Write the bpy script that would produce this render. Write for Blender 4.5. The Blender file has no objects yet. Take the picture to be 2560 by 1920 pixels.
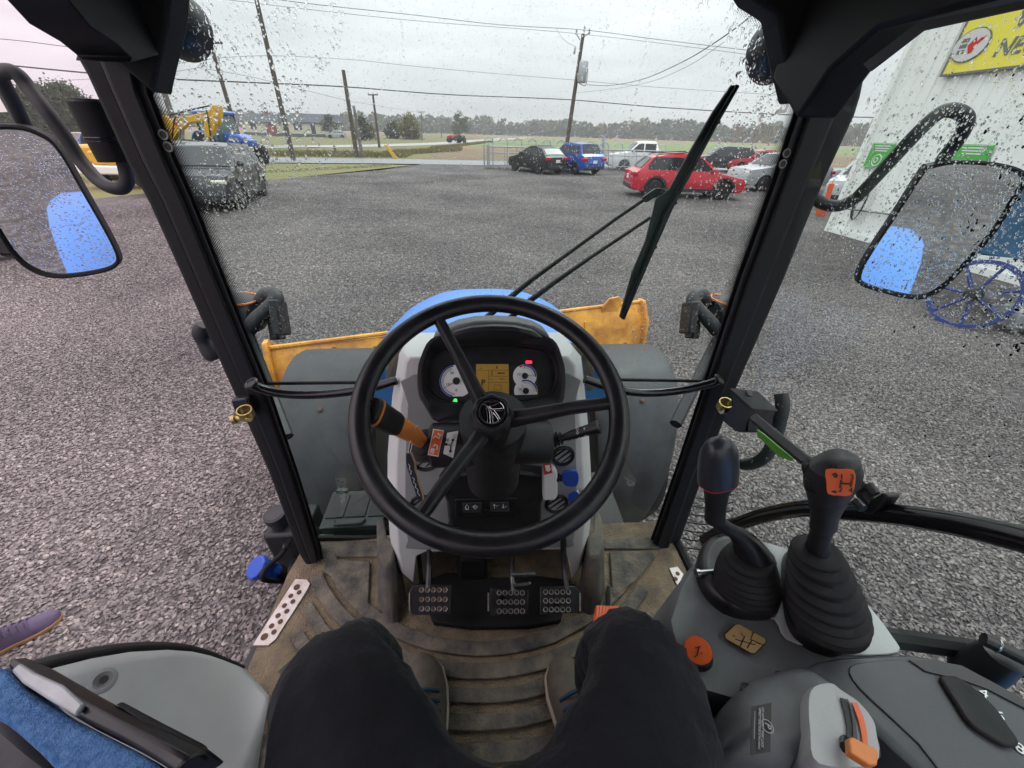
import bpy, bmesh, math, random
from mathutils import Vector, Matrix, noise
random.seed(7)
rad = math.radians
scene = bpy.context.scene
COL = scene.collection

# ---------------------------------------------------------------- camera
CAM = Vector((-0.02, 0.0, 2.15))
YAW, PITCH, ROLL, FPX = rad(5.4), rad(33.2), rad(1.6), 962.0
_f = Vector((math.sin(YAW)*math.cos(PITCH), math.cos(YAW)*math.cos(PITCH), -math.sin(PITCH)))
_r0 = Vector((math.cos(YAW), -math.sin(YAW), 0)); _u0 = _r0.cross(_f)
CR = _r0*math.cos(ROLL) + _u0*math.sin(ROLL); CU = -_r0*math.sin(ROLL) + _u0*math.cos(ROLL); CF = _f
cd = bpy.data.cameras.new('camera'); cam = bpy.data.objects.new('camera', cd); COL.objects.link(cam)
cd.sensor_width = 36; cd.lens = FPX/2560*36; cd.clip_start = 0.02; cd.clip_end = 4000
cam.matrix_world = Matrix.Translation(CAM) @ Matrix((CR, CU, -CF)).transposed().to_4x4()
scene.camera = cam

# ---------------------------------------------------------------- sky, sun, exposure
SUN_EL, SUN_AZ = rad(48), rad(35)
world = bpy.data.worlds.new('World'); scene.world = world; world.use_nodes = True
wn, wl = world.node_tree.nodes, world.node_tree.links
wn.clear()
wo = wn.new('ShaderNodeOutputWorld'); bg = wn.new('ShaderNodeBackground')
sky = wn.new('ShaderNodeTexSky'); sky.sky_type = 'NISHITA'; sky.sun_disc = False
sky.sun_elevation = SUN_EL; sky.sun_rotation = SUN_AZ
geo = wn.new('ShaderNodeNewGeometry'); sep = wn.new('ShaderNodeSeparateXYZ')
tc = wn.new('ShaderNodeTexCoord')
mp = wn.new('ShaderNodeMapping'); mp.inputs['Scale'].default_value = (1.6, 1.6, 9.0)
n1 = wn.new('ShaderNodeTexNoise'); n1.inputs['Scale'].default_value = 1.3; n1.inputs['Detail'].default_value = 6; n1.inputs['Roughness'].default_value = .55
r1 = wn.new('ShaderNodeValToRGB')
r1.color_ramp.elements[0].position = .36; r1.color_ramp.elements[0].color = (5.1, 4.47, 4.83, 1)
r1.color_ramp.elements[1].position = .66; r1.color_ramp.elements[1].color = (6.7, 5.9, 6.3, 1)
# overcast deck: brighter towards the zenith
ml = wn.new('ShaderNodeMath'); ml.operation = 'MULTIPLY_ADD'; ml.inputs[1].default_value = 3.1; ml.inputs[2].default_value = 1.0; ml.use_clamp = False
mx0 = wn.new('ShaderNodeMath'); mx0.operation = 'MAXIMUM'; mx0.inputs[1].default_value = 0
vm = wn.new('ShaderNodeVectorMath'); vm.operation = 'SCALE'
mix = wn.new('ShaderNodeMixRGB'); mix.inputs[0].default_value = .94
wl.new(tc.outputs['Generated'], mp.inputs[0]); wl.new(mp.outputs[0], n1.inputs[0]); wl.new(n1.outputs[0], r1.inputs[0])
wl.new(tc.outputs['Generated'], sep.inputs[0]); wl.new(sep.outputs[2], mx0.inputs[0]); wl.new(mx0.outputs[0], ml.inputs[0])
wl.new(r1.outputs[0], vm.inputs[0]); wl.new(ml.outputs[0], vm.inputs['Scale'])
wl.new(sky.outputs[0], mix.inputs[1]); wl.new(vm.outputs[0], mix.inputs[2])
wl.new(mix.outputs[0], bg.inputs[0]); bg.inputs[1].default_value = .105
wl.new(bg.outputs[0], wo.inputs[0])
sd = bpy.data.lights.new('sun', 'SUN'); sd.energy = 1.1; sd.angle = rad(25); sd.color = (1, .96, .93)
sun = bpy.data.objects.new('sun', sd); COL.objects.link(sun)
sun.rotation_euler = Vector((-math.sin(SUN_AZ)*math.cos(SUN_EL), -math.cos(SUN_AZ)*math.cos(SUN_EL), -math.sin(SUN_EL))).to_track_quat('-Z', 'Y').to_euler()
scene.view_settings.view_transform = 'Standard'; scene.view_settings.look = 'None'
scene.view_settings.exposure = 0.34; scene.view_settings.gamma = 1
scene.render.engine = 'CYCLES'
scene.cycles.use_denoising = True
scene.cycles.max_bounces = 10; scene.cycles.transparent_max_bounces = 24; scene.cycles.transmission_bounces = 8
scene.cycles.glossy_bounces = 4; scene.cycles.diffuse_bounces = 6
scene.cycles.caustics_refractive = False; scene.cycles.caustics_reflective = False
scene.cycles.sample_clamp_indirect = 6

# ---------------------------------------------------------------- helpers
def ray(px, py): return CF + CR*((px-1280)/FPX) - CU*((py-960)/FPX)
def U(px, py, x=None, y=None, z=None):
    d = ray(px, py)
    t = (x-CAM.x)/d.x if x is not None else (y-CAM.y)/d.y if y is not None else (z-CAM.z)/d.z
    return CAM + d*t
def UP(px, py, p0, n):
    d = ray(px, py); n = Vector(n); return CAM + d*((Vector(p0)-CAM).dot(n)/d.dot(n))
def G(px, py): return U(px, py, z=0)

M = {}
def mat(name, col, rough=.6, metal=0., var=0., vscale=20., bump=0., bscale=60., spec=.5, col2=None, emit=None, es=1., coat=0., detail=4.):
    m = bpy.data.materials.new(name); m.use_nodes = True
    nt = m.node_tree; N, L = nt.nodes, nt.links
    b = N['Principled BSDF']
    c = (*col, 1) if len(col) == 3 else col
    b.inputs['Base Color'].default_value = c; b.inputs['Roughness'].default_value = rough; b.inputs['Metallic'].default_value = metal
    b.inputs['Specular IOR Level'].default_value = spec
    if coat: b.inputs['Coat Weight'].default_value = coat; b.inputs['Coat Roughness'].default_value = .05
    if emit: b.inputs['Emission Color'].default_value = (*emit, 1); b.inputs['Emission Strength'].default_value = es
    t = N.new('ShaderNodeTexCoord')
    if var or col2:
        n = N.new('ShaderNodeTexNoise'); n.inputs['Scale'].default_value = vscale; n.inputs['Detail'].default_value = detail; n.inputs['Roughness'].default_value = .62
        L.new(t.outputs['Object'], n.inputs['Vector'])
        r = N.new('ShaderNodeValToRGB'); r.color_ramp.elements[0].position = .34; r.color_ramp.elements[1].position = .66
        a = col2 if col2 else tuple(v*(1-var) for v in col[:3]); bb = col[:3] if col2 else tuple(min(1, v*(1+var)) for v in col[:3])
        r.color_ramp.elements[0].color = (*a, 1); r.color_ramp.elements[1].color = (*bb, 1)
        L.new(n.outputs['Fac'], r.inputs[0]); L.new(r.outputs[0], b.inputs['Base Color'])
        if not metal and not coat:
            mr = N.new('ShaderNodeMapRange'); mr.inputs[1].default_value = .3; mr.inputs[2].default_value = .7; mr.inputs[3].default_value = max(.05, rough-.13); mr.inputs[4].default_value = min(1, rough+.13)
            L.new(n.outputs['Fac'], mr.inputs[0]); L.new(mr.outputs[0], b.inputs['Roughness'])
    if bump:
        n2 = N.new('ShaderNodeTexNoise'); n2.inputs['Scale'].default_value = bscale; n2.inputs['Detail'].default_value = 3
        L.new(t.outputs['Object'], n2.inputs['Vector'])
        bp = N.new('ShaderNodeBump'); bp.inputs['Strength'].default_value = bump; bp.inputs['Distance'].default_value = .01
        L.new(n2.outputs['Fac'], bp.inputs['Height']); L.new(bp.outputs[0], b.inputs['Normal'])
    M[name] = m
    return m

WORLDROOT = set()
def link(o, parent=None):
    COL.objects.link(o)
    if parent is not None:
        o.parent = parent
        if parent.name in WORLDROOT: o.matrix_parent_inverse = Matrix.Translation(-parent.location)
    return o
def thing(name, label, cat, loc=(0, 0, 0), rotz=0, group=None, world=True):
    o = bpy.data.objects.new(name, None); COL.objects.link(o); o.location = loc; o.rotation_euler = (0, 0, rotz)
    o.empty_display_size = .2
    o['label'] = label; o['category'] = cat
    if group: o['group'] = group
    if world: WORLDROOT.add(o.name)
    return o
def tag(o, label, cat, group=None):
    o['label'] = label; o['category'] = cat
    if group: o['group'] = group
    return o
def obj(name, bm, m, parent=None, smooth=40, bevel=0, seg=2, sub=0, kind=None, norm=True):
    me = bpy.data.meshes.new(name)
    if norm: bmesh.ops.recalc_face_normals(bm, faces=bm.faces[:])
    bm.to_mesh(me); bm.free()
    for mm in (m if isinstance(m, (list, tuple)) else [m]): me.materials.append(M[mm] if isinstance(mm, str) else mm)
    if smooth:
        me.polygons.foreach_set('use_smooth', [True]*len(me.polygons))
        me.set_sharp_from_angle(angle=rad(smooth))
    o = bpy.data.objects.new(name, me); link(o, parent)
    if bevel:
        b = o.modifiers.new('bevel', 'BEVEL'); b.width = bevel; b.segments = seg; b.limit_method = 'ANGLE'; b.angle_limit = rad(35); b.harden_normals = False
    if sub:
        s = o.modifiers.new('sub', 'SUBSURF'); s.levels = sub; s.render_levels = sub
    if kind: o['kind'] = kind
    return o
def new(): return bmesh.new()
def loop(bm, pts): return [bm.verts.new(p) for p in pts]
def bridge(bm, a, b, closed=True):
    n = len(a)
    for i in range(n if closed else n-1):
        j = (i+1) % n
        try: bm.faces.new((a[i], a[j], b[j], b[i]))
        except ValueError: pass
def cap(bm, a):
    try: bm.faces.new(a)
    except ValueError: pass
def box(bm, c, s, rz=0., rx=0., ry=0.):
    c = Vector(c); R = Matrix.Rotation(rz, 3, 'Z') @ Matrix.Rotation(ry, 3, 'Y') @ Matrix.Rotation(rx, 3, 'X')
    v = [bm.verts.new(c + R @ Vector((sx*s[0]/2, sy*s[1]/2, sz*s[2]/2))) for sz in (-1, 1) for sx, sy in ((-1, -1), (1, -1), (1, 1), (-1, 1))]
    for f in ((0, 3, 2, 1), (4, 5, 6, 7), (0, 1, 5, 4), (1, 2, 6, 5), (2, 3, 7, 6), (3, 0, 4, 7)): bm.faces.new([v[i] for i in f])
    return bm
def frame(d):
    d = d.normalized(); a = Vector((0, 0, 1)) if abs(d.z) < .9 else Vector((1, 0, 0))
    s = d.cross(a).normalized(); return s, s.cross(d)
def tube(bm, pts, r, n=10, caps=True, flat=1.):
    pts = [Vector(p) for p in pts]; rs = r if isinstance(r, (list, tuple)) else [r]*len(pts)
    prev = None; s = None
    for i, p in enumerate(pts):
        d = (pts[min(i+1, len(pts)-1)] - pts[max(i-1, 0)])
        if s is None: s, t = frame(d)
        else:
            dn = d.normalized(); s = (s - dn*s.dot(dn)).normalized(); t = s.cross(dn)
        ring = loop(bm, [p + (s*math.cos(2*math.pi*k/n) + t*math.sin(2*math.pi*k/n)*flat)*rs[i] for k in range(n)])
        if prev: bridge(bm, prev, ring)
        elif caps: cap(bm, ring)
        prev = ring
    if caps: cap(bm, prev)
    return bm
def smoothpath(pts, k=5):
    pts = [Vector(p) for p in pts]; out = []
    for i in range(len(pts)-1):
        p0, p1, p2, p3 = pts[max(i-1, 0)], pts[i], pts[i+1], pts[min(i+2, len(pts)-1)]
        for j in range(k):
            t = j/k
            out.append(.5*((2*p1)+(p2-p0)*t+(2*p0-5*p1+4*p2-p3)*t*t+(-p0+3*p1-3*p2+p3)*t**3))
    out.append(pts[-1]); return out
def lathe(bm, prof, c, axis, n=24, lobes=0, amp=0, caps=True):
    c = Vector(c); a = Vector(axis).normalized(); s, t = frame(a); prev = None
    for r, h in prof:
        ring = loop(bm, [c + a*h + (s*math.cos(2*math.pi*k/n) + t*math.sin(2*math.pi*k/n))*(r*(1+(amp*math.cos(lobes*2*math.pi*k/n) if lobes else 0))) for k in range(n)])
        if prev: bridge(bm, prev, ring)
        elif caps: cap(bm, ring)
        prev = ring
    if caps: cap(bm, prev)
    else: bmesh.ops.remove_doubles(bm, verts=bm.verts[:], dist=1e-6)
    return bm
def prism(bm, pts, off, off0=None, grow=0.):
    """outline pts (3D) swept from +off0 to +off; grow scales the far outline about its centre"""
    pts = [Vector(p) for p in pts]; off = Vector(off); o0 = Vector(off0) if off0 is not None else Vector((0, 0, 0))
    c = sum(pts, Vector())/len(pts)
    a = loop(bm, [p+o0 for p in pts]); b = loop(bm, [c+(p-c)*(1+grow)+off for p in pts])
    cap(bm, a[::-1]); cap(bm, b); bridge(bm, a, b); return bm
def resample(pts, n):
    """closed outline -> n points equally spaced along its length"""
    pts = [Vector(p) for p in pts]; m = len(pts)
    seg = [(pts[(i+1) % m]-pts[i]).length for i in range(m)]; T = sum(seg); out = []; i = 0; acc = 0
    for k in range(n):
        s = T*k/n
        while acc + seg[i] < s: acc += seg[i]; i += 1
        out.append(pts[i].lerp(pts[(i+1) % m], (s-acc)/seg[i]))
    return out
def closedsmooth(pts, k=4):
    pts = [Vector(p) for p in pts]; m = len(pts); out = []
    for i in range(m):
        p0, p1, p2, p3 = pts[i-1], pts[i], pts[(i+1) % m], pts[(i+2) % m]
        for j in range(k):
            t = j/k; out.append(.5*((2*p1)+(p2-p0)*t+(2*p0-5*p1+4*p2-p3)*t*t+(-p0+3*p1-3*p2+p3)*t**3))
    return out
def loft(bm, rings, capa=True, capb=True, closed=True):
    prev = None
    for i, rg in enumerate(rings):
        l = loop(bm, rg)
        if prev: bridge(bm, prev, l, closed)
        elif capa: cap(bm, l[::-1])
        prev = l
    if capb: cap(bm, prev)
    return bm
def text(body, size, m, name, parent, origin, right, up, align='CENTER', ext=.0004, lift=.0012, shear=0, bold=0):
    cu = bpy.data.curves.new(name, 'FONT'); cu.body = body; cu.size = size; cu.align_x = align; cu.align_y = 'CENTER'; cu.extrude = ext; cu.shear = shear; cu.offset = bold
    tmp = bpy.data.objects.new(name, cu); COL.objects.link(tmp)
    dg = bpy.context.evaluated_depsgraph_get(); me = bpy.data.meshes.new_from_object(tmp.evaluated_get(dg))
    bpy.data.objects.remove(tmp); bpy.data.curves.remove(cu)
    right = Vector(right).normalized(); up = Vector(up); nn = right.cross(up).normalized(); up = nn.cross(right)
    me.transform(Matrix.Translation(Vector(origin)+nn*lift) @ Matrix((right, up, nn)).transposed().to_4x4())
    me.materials.clear(); me.materials.append(M[m] if isinstance(m, str) else m)
    o = bpy.data.objects.new(name, me); link(o, parent); return o
def disc(bm, c, n, r, seg=32, h=.0006):
    return lathe(bm, [(r, 0), (r, h)], c, n, seg)
def torus(bm, c, axis, R, r, n=32, k=8):
    a = Vector(axis).normalized(); s, t = frame(a); c = Vector(c); prev = None; first = None
    for i in range(n):
        th = 2*math.pi*i/n; d = s*math.cos(th)+t*math.sin(th)
        ring = loop(bm, [c + d*(R + r*math.cos(2*math.pi*j/k)) + a*(r*math.sin(2*math.pi*j/k)) for j in range(k)])
        if prev: bridge(bm, prev, ring)
        else: first = ring
        prev = ring
    bridge(bm, prev, first); return bm

# ---------------------------------------------------------------- materials
mat('black_plastic', (.0125, .013, .0145), .48, var=.35, vscale=26, bump=.12, bscale=900, detail=8)
mat('black_satin', (.0105, .0105, .0125), .36, var=.25, vscale=22, detail=7)
mat('black_gloss', (.008, .008, .010), .16)
mat('black_rubber', (.013, .013, .014), .68, var=.25, vscale=30, spec=.3)
mat('frame_black', (.0075, .0075, .0088), .55, bump=.05, bscale=400, spec=.3)
mat('trim_dark', (.026, .027, .029), .6, bump=.06, bscale=600)
mat('liner', (.0125, .0125, .014), .85, bump=.3, bscale=500)
mat('grey_light', (.66, .68, .67), .48, var=.04, vscale=6, bump=.05, bscale=700)
mat('grey_mid', (.44, .455, .455), .52, var=.06, vscale=8, bump=.08, bscale=900)
mat('dash_inner_shaded', (.30, .315, .315), .55, var=.06, vscale=8, bump=.1, bscale=900)
mat('grey_console', (.145, .152, .157), .55, var=.16, vscale=12, bump=.08, bscale=900)
mat('grey_dark', (.05, .053, .06), .55, var=.18, vscale=14, bump=.08, bscale=900)
mat('floor_rubber', (.060, .060, .060), .82, col2=(.20, .168, .125), vscale=19, bump=.5, bscale=130, detail=9)
mat('floor_dirt', (.33, .255, .165), .92, col2=(.15, .122, .088), vscale=17, bump=.9, bscale=220, detail=9)
mat('rubber_dusty', (.07, .07, .07), .8, col2=(.16, .14, .11), vscale=14, bump=.3, bscale=160, detail=8)
mat('cloth_black', (.0115, .0125, .016), .88, bump=.75, bscale=24, var=.25, vscale=60, spec=.2)
M['cloth_black'].node_tree.nodes['Principled BSDF'].inputs['Sheen Weight'].default_value = .10; M['cloth_black'].node_tree.nodes['Principled BSDF'].inputs['Sheen Roughness'].default_value = .4
mat('orange', (.80, .20, .03), .42)
mat('orange_red', (.78, .13, .03), .4)
mat('orange_grip', (.74, .24, .055), .45, var=.06, vscale=30)
mat('white_print', (.72, .72, .70), .5)
mat('black_print', (.01, .01, .01), .5)
mat('red_print', (.55, .02, .02), .45)
mat('silver', (.62, .62, .62), .22, 1.)
mat('steel', (.42, .42, .42), .35, 1., var=.2, vscale=60)
mat('steel_dirty', (.30, .28, .25), .5, .8, var=.35, vscale=50)
mat('brass', (.50, .39, .16), .35, 1., var=.2, vscale=60)
mat('plate_rusty', (.68, .64, .62), .5, .25, col2=(.52, .44, .38), vscale=40, bump=.2)
mat('rust_dark', (.10, .05, .035), .8)
mat('blue_paint', (.095, .265, .70), .42, coat=.15, var=.05, vscale=3, spec=.35)
mat('blue_plastic', (.02, .075, .42), .4)
mat('blade_orange', (.84, .42, .055), .5, col2=(.42, .16, .03), vscale=7, bump=.15, bscale=40, detail=8)
mat('blade_rust', (.20, .085, .035), .8, col2=(.45, .20, .04), vscale=9, detail=8)
mat('knob_slate', (.028, .032, .042), .3)
mat('fender_grey', (.045, .047, .049), .5, spec=.3, var=.25, vscale=9, bump=.05, bscale=300)
mat('green_decal', (.10, .30, .03), .5)
mat('lcd', (.35, .215, .045), .5, emit=(.45, .25, .04), es=.10)
mat('gauge_white', (.74, .75, .75), .45, emit=(.8, .8, .8), es=.05)
mat('gauge_blue', (.02, .075, .35), .5)
mat('led_red', (.8, .01, .03), .4, emit=(1, .015, .06), es=2.2)
mat('led_green', (.02, .6, .1), .4, emit=(.05, .9, .15), es=1.1)
mat('shoe_brown', (.10, .085, .065), .7, var=.25, vscale=40, bump=.15, bscale=300)
mat('shoe_sole', (.42, .38, .29), .6)
mat('lace_blue', (.02, .055, .11), .8)
mat('shoe_purple', (.105, .085, .145), .85, bump=.3, bscale=700, var=.15, vscale=30)
mat('sole_gum', (.36, .20, .085), .6)
mat('denim', (.03, .035, .06), .9, bump=.2, bscale=600)
mat('skin', (.55, .33, .24), .55)
mat('hair', (.03, .02, .015), .7)
mat('jacket', (.05, .06, .08), .85)
mat('seat_cloth', (.035, .115, .30), .95, col2=(.10, .24, .48), vscale=160, bump=.5, bscale=500)
mat('wood', (.115, .095, .078), .9, col2=(.06, .048, .04), vscale=6, bump=.3, bscale=30)
mat('wood_grey', (.17, .16, .15), .9, var=.2, vscale=6)
mat('galv', (.36, .38, .40), .45, .6, var=.1, vscale=10)
mat('toolbox_green', (.022, .032, .031), .45, var=.1)
def mirror_mat():
    m = mat('mirror_glass', (.82, .86, .86), .02, 1.)
    return m
mirror_mat()
def glass_mat(name, tint, refl=1.):
    m = bpy.data.materials.new(name); m.use_nodes = True; N, L = m.node_tree.nodes, m.node_tree.links; N.clear()
    o = N.new('ShaderNodeOutputMaterial'); t = N.new('ShaderNodeBsdfTransparent'); t.inputs[0].default_value = (*tint, 1)
    g = N.new('ShaderNodeBsdfGlossy'); g.inputs['Roughness'].default_value = .01
    f = N.new('ShaderNodeFresnel'); f.inputs[0].default_value = 1.45
    k = N.new('ShaderNodeMath'); k.operation = 'MULTIPLY'; k.inputs[1].default_value = refl
    x = N.new('ShaderNodeMixShader'); L.new(f.outputs[0], k.inputs[0]); L.new(k.outputs[0], x.inputs[0]); L.new(t.outputs[0], x.inputs[1]); L.new(g.outputs[0], x.inputs[2]); L.new(x.outputs[0], o.inputs[0])
    M[name] = m; return m
glass_mat('cab_glass', (.888, .975, .947), .13)
glass_mat('door_tint', (.888, .975, .947), .035)
glass_mat('clear_glass', (.95, .96, .96))
def water_mat():
    m = bpy.data.materials.new('water_drop'); m.use_nodes = True; N, L = m.node_tree.nodes, m.node_tree.links; N.clear()
    o = N.new('ShaderNodeOutputMaterial'); g = N.new('ShaderNodeBsdfGlass'); g.inputs['IOR'].default_value = 1.33; g.inputs['Roughness'].default_value = 0
    g.inputs[0].default_value = (1, 1, 1, 1)
    L.new(g.outputs[0], o.inputs[0]); M['water_drop'] = m
water_mat()
def car_glass():
    mat('car_glass', (.012, .016, .018), .08, spec=.45)
car_glass()
mat('tyre', (.012, .012, .012), .8); mat('rim_silver', (.42, .43, .44), .3, .9); mat('rim_dark', (.03, .03, .032), .35, .5)
mat('lamp_red', (.45, .012, .015), .2, coat=.5); mat('lamp_clear', (.72, .70, .60), .15, coat=.5); mat('plate_white', (.7, .7, .68), .5)
mat('cladding', (.022, .023, .025), .6); mat('amber', (.75, .20, .03), .3)
# ================================================================ setting
def gravel_mat(name, far=False):
    m = bpy.data.materials.new(name); m.use_nodes = True; N, L = m.node_tree.nodes, m.node_tree.links; b = N['Principled BSDF']
    t = N.new('ShaderNodeTexCoord')
    v = N.new('ShaderNodeTexVoronoi'); v.inputs['Scale'].default_value = 30; v.inputs['Randomness'].default_value = 1
    v2 = N.new('ShaderNodeTexVoronoi'); v2.inputs['Scale'].default_value = 11
    n = N.new('ShaderNodeTexNoise'); n.inputs['Scale'].default_value = .35; n.inputs['Detail'].default_value = 5
    for q in (v, v2, n): L.new(t.outputs['Object'], q.inputs['Vector'])
    sp = N.new('ShaderNodeSeparateColor'); L.new(v.outputs['Color'], sp.inputs[0])
    sp2 = N.new('ShaderNodeSeparateColor'); L.new(v2.outputs['Color'], sp2.inputs[0])
    ad = N.new('ShaderNodeMath'); ad.operation = 'MULTIPLY_ADD'; ad.inputs[1].default_value = .35; L.new(sp2.outputs[0], ad.inputs[0])
    ad2 = N.new('ShaderNodeMath'); ad2.operation = 'MULTIPLY'; ad2.inputs[1].default_value = .65; L.new(sp.outputs[0], ad2.inputs[0]); L.new(ad2.outputs[0], ad.inputs[2])
    r = N.new('ShaderNodeValToRGB'); e = r.color_ramp.elements
    e[0].position = .1; e[0].color = (.064, .059, .059, 1); e[1].position = .62; e[1].color = (.125, .115, .114, 1)
    x = e.new(.95); x.color = (.24, .225, .215, 1)
    L.new(ad.outputs[0], r.inputs[0])
    r2 = N.new('ShaderNodeValToRGB'); r2.color_ramp.elements[0].position = .35; r2.color_ramp.elements[0].color = (.66, .65, .66, 1); r2.color_ramp.elements[1].position = .65; r2.color_ramp.elements[1].color = (1.22, 1.2, 1.18, 1)
    L.new(n.outputs['Fac'], r2.inputs[0])
    mu = N.new('ShaderNodeMixRGB'); mu.blend_type = 'MULTIPLY'; mu.inputs[0].default_value = 1; L.new(r.outputs[0], mu.inputs[1]); L.new(r2.outputs[0], mu.inputs[2])
    L.new(mu.outputs[0], b.inputs['Base Color']); b.inputs['Roughness'].default_value = .9; b.inputs['Specular IOR Level'].default_value = .2
    bp = N.new('ShaderNodeBump'); bp.inputs['Strength'].default_value = .9; bp.inputs['Distance'].default_value = .03
    ivt = N.new('ShaderNodeMath'); ivt.operation = 'SUBTRACT'; ivt.inputs[0].default_value = 1; L.new(v.outputs['Distance'], ivt.inputs[1])
    L.new(ivt.outputs[0], bp.inputs['Height']); L.new(bp.outputs[0], b.inputs['Normal'])
    M[name] = m
gravel_mat('gravel')
def stone_mat():
    m = bpy.data.materials.new('stone'); m.use_nodes = True; N, L = m.node_tree.nodes, m.node_tree.links; b = N['Principled BSDF']
    oi = N.new('ShaderNodeObjectInfo'); r = N.new('ShaderNodeValToRGB'); e = r.color_ramp.elements
    e[0].position = 0; e[0].color = (.088, .080, .080, 1); e[1].position = .6; e[1].color = (.155, .142, .140, 1); x = e.new(.88); x.color = (.21, .192, .183, 1); x = e.new(1); x.color = (.33, .30, .27, 1)
    L.new(oi.outputs['Random'], r.inputs[0])
    n = N.new('ShaderNodeTexNoise'); n.inputs['Scale'].default_value = 60; t = N.new('ShaderNodeTexCoord'); L.new(t.outputs['Object'], n.inputs['Vector'])
    ge = N.new('ShaderNodeNewGeometry'); n.inputs['Scale'].default_value = .35; n.inputs['Detail'].default_value = 5; L.new(ge.outputs['Position'], n.inputs['Vector'])
    r2 = N.new('ShaderNodeValToRGB'); r2.color_ramp.elements[0].position = .35; r2.color_ramp.elements[0].color = (.66, .65, .66, 1); r2.color_ramp.elements[1].position = .65; r2.color_ramp.elements[1].color = (1.22, 1.2, 1.18, 1); L.new(n.outputs['Fac'], r2.inputs[0])
    mu = N.new('ShaderNodeMixRGB'); mu.blend_type = 'MULTIPLY'; mu.inputs[0].default_value = 1; L.new(r.outputs[0], mu.inputs[1]); L.new(r2.outputs[0], mu.inputs[2])
    L.new(mu.outputs[0], b.inputs['Base Color']); b.inputs['Roughness'].default_value = .42; b.inputs['Specular IOR Level'].default_value = .5
    M['stone'] = m
stone_mat()
mat('grass', (.11, .125, .035), .95, col2=(.15, .12, .05), vscale=.8, detail=9)
mat('grass_bright', (.125, .145, .035), .95, col2=(.16, .125, .05), vscale=.5, detail=9)
mat('field_green', (.105, .165, .04), .95, col2=(.145, .175, .06), vscale=.12, detail=7)
mat('field_tan', (.24, .15, .062), .95, col2=(.15, .10, .05), vscale=.5, detail=9)
mat('field_brown', (.125, .078, .052), .95, col2=(.17, .125, .05), vscale=.5, detail=9)
mat('asphalt_wet', (.19, .195, .21), .6, var=.12, vscale=.8)
mat('road_pale', (.30, .29, .285), .5, var=.08, vscale=.5)
def sheet(name, pts, z, m, kind='structure'):
    bm = new(); cap(bm, loop(bm, [(p[0], p[1], z) for p in pts])); bmesh.ops.triangulate(bm, faces=bm.faces[:], ngon_method='EAR_CLIP'); o = obj(name, bm, m, smooth=0); o['kind'] = kind; return o
sheet('ground', [(-1500, -1500), (1500, -1500), (1500, 2500), (-1500, 2500)], -.06, 'grass')
# gravel yard
LOT = [(-12.5, -30), (30, -30), (34, 35.5), (20, 35), (.2, 34.4), (-4, 33.4), (-6, 27.5), (-9, 22.5), (-12.5, 15), (-15, 9.2)]
sheet('gravel_lot', LOT, 0, 'gravel')
def ribbon(name, pts, w, z, m):
    P_ = smoothpath([Vector((x, y, z)) for x, y in pts], 6); bm = new(); a, b = [], []
    for i, p in enumerate(P_):
        d = (P_[min(i+1, len(P_)-1)]-P_[max(i-1, 0)]).normalized(); n = Vector((-d.y, d.x, 0))*w/2; a.append(p+n); b.append(p-n)
    bridge(bm, loop(bm, a), loop(bm, b), False); o = obj(name, bm, m, smooth=0); o['kind'] = 'structure'
ribbon('asphalt_road', [(-80, 27.5), (-40, 31.6), (-14, 34.6), (-5, 36), (15, 36.8), (40, 37.2), (120, 38.9)], 5.4, .006, 'asphalt_wet')
ribbon('highway', [(-400, -20), (-120, 20), (-58, 38), (-24, 58), (-9, 84), (-2, 110), (14, 190)], 6.5, -.02, 'road_pale')
sheet('farm_lane', [(-6, 118), (6, 150), (26, 240), (30, 240), (10, 150), (-2, 118)], -.024, 'road_pale')
sheet('brown_field', [(-5, 41), (200, 44), (200, 72), (-3, 66)], -.052, 'field_brown')
sheet('stubble_field', [(-6, 66), (200, 72), (200, 86), (-4, 78)], -.048, 'field_tan')
sheet('green_field', [(-3, 78), (240, 86), (330, 190), (4, 185)], -.044, 'field_green')
sheet('corn_field', [(4, 185), (330, 190), (700, 420), (-60, 420)], -.040, 'field_tan')
sheet('plain_field', [(-200, 120), (-40, 130), (-30, 420), (-500, 420)], -.036, 'field_tan')
sheet('ploughed_field', [(-400, 42), (-64, 46), (-60, 90), (-300, 140), (-500, 140)], -.032, 'field_tan')
sheet('grass_verge', [(-12.5, -30), (-60, -30), (-60, 24), (-14, 31.2), (-6.3, 32.6), (-3.2, 31.2), (-6, 27.5), (-9, 22.5), (-12.5, 15), (-15, 9.2)], -.008, 'grass_bright')

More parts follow.
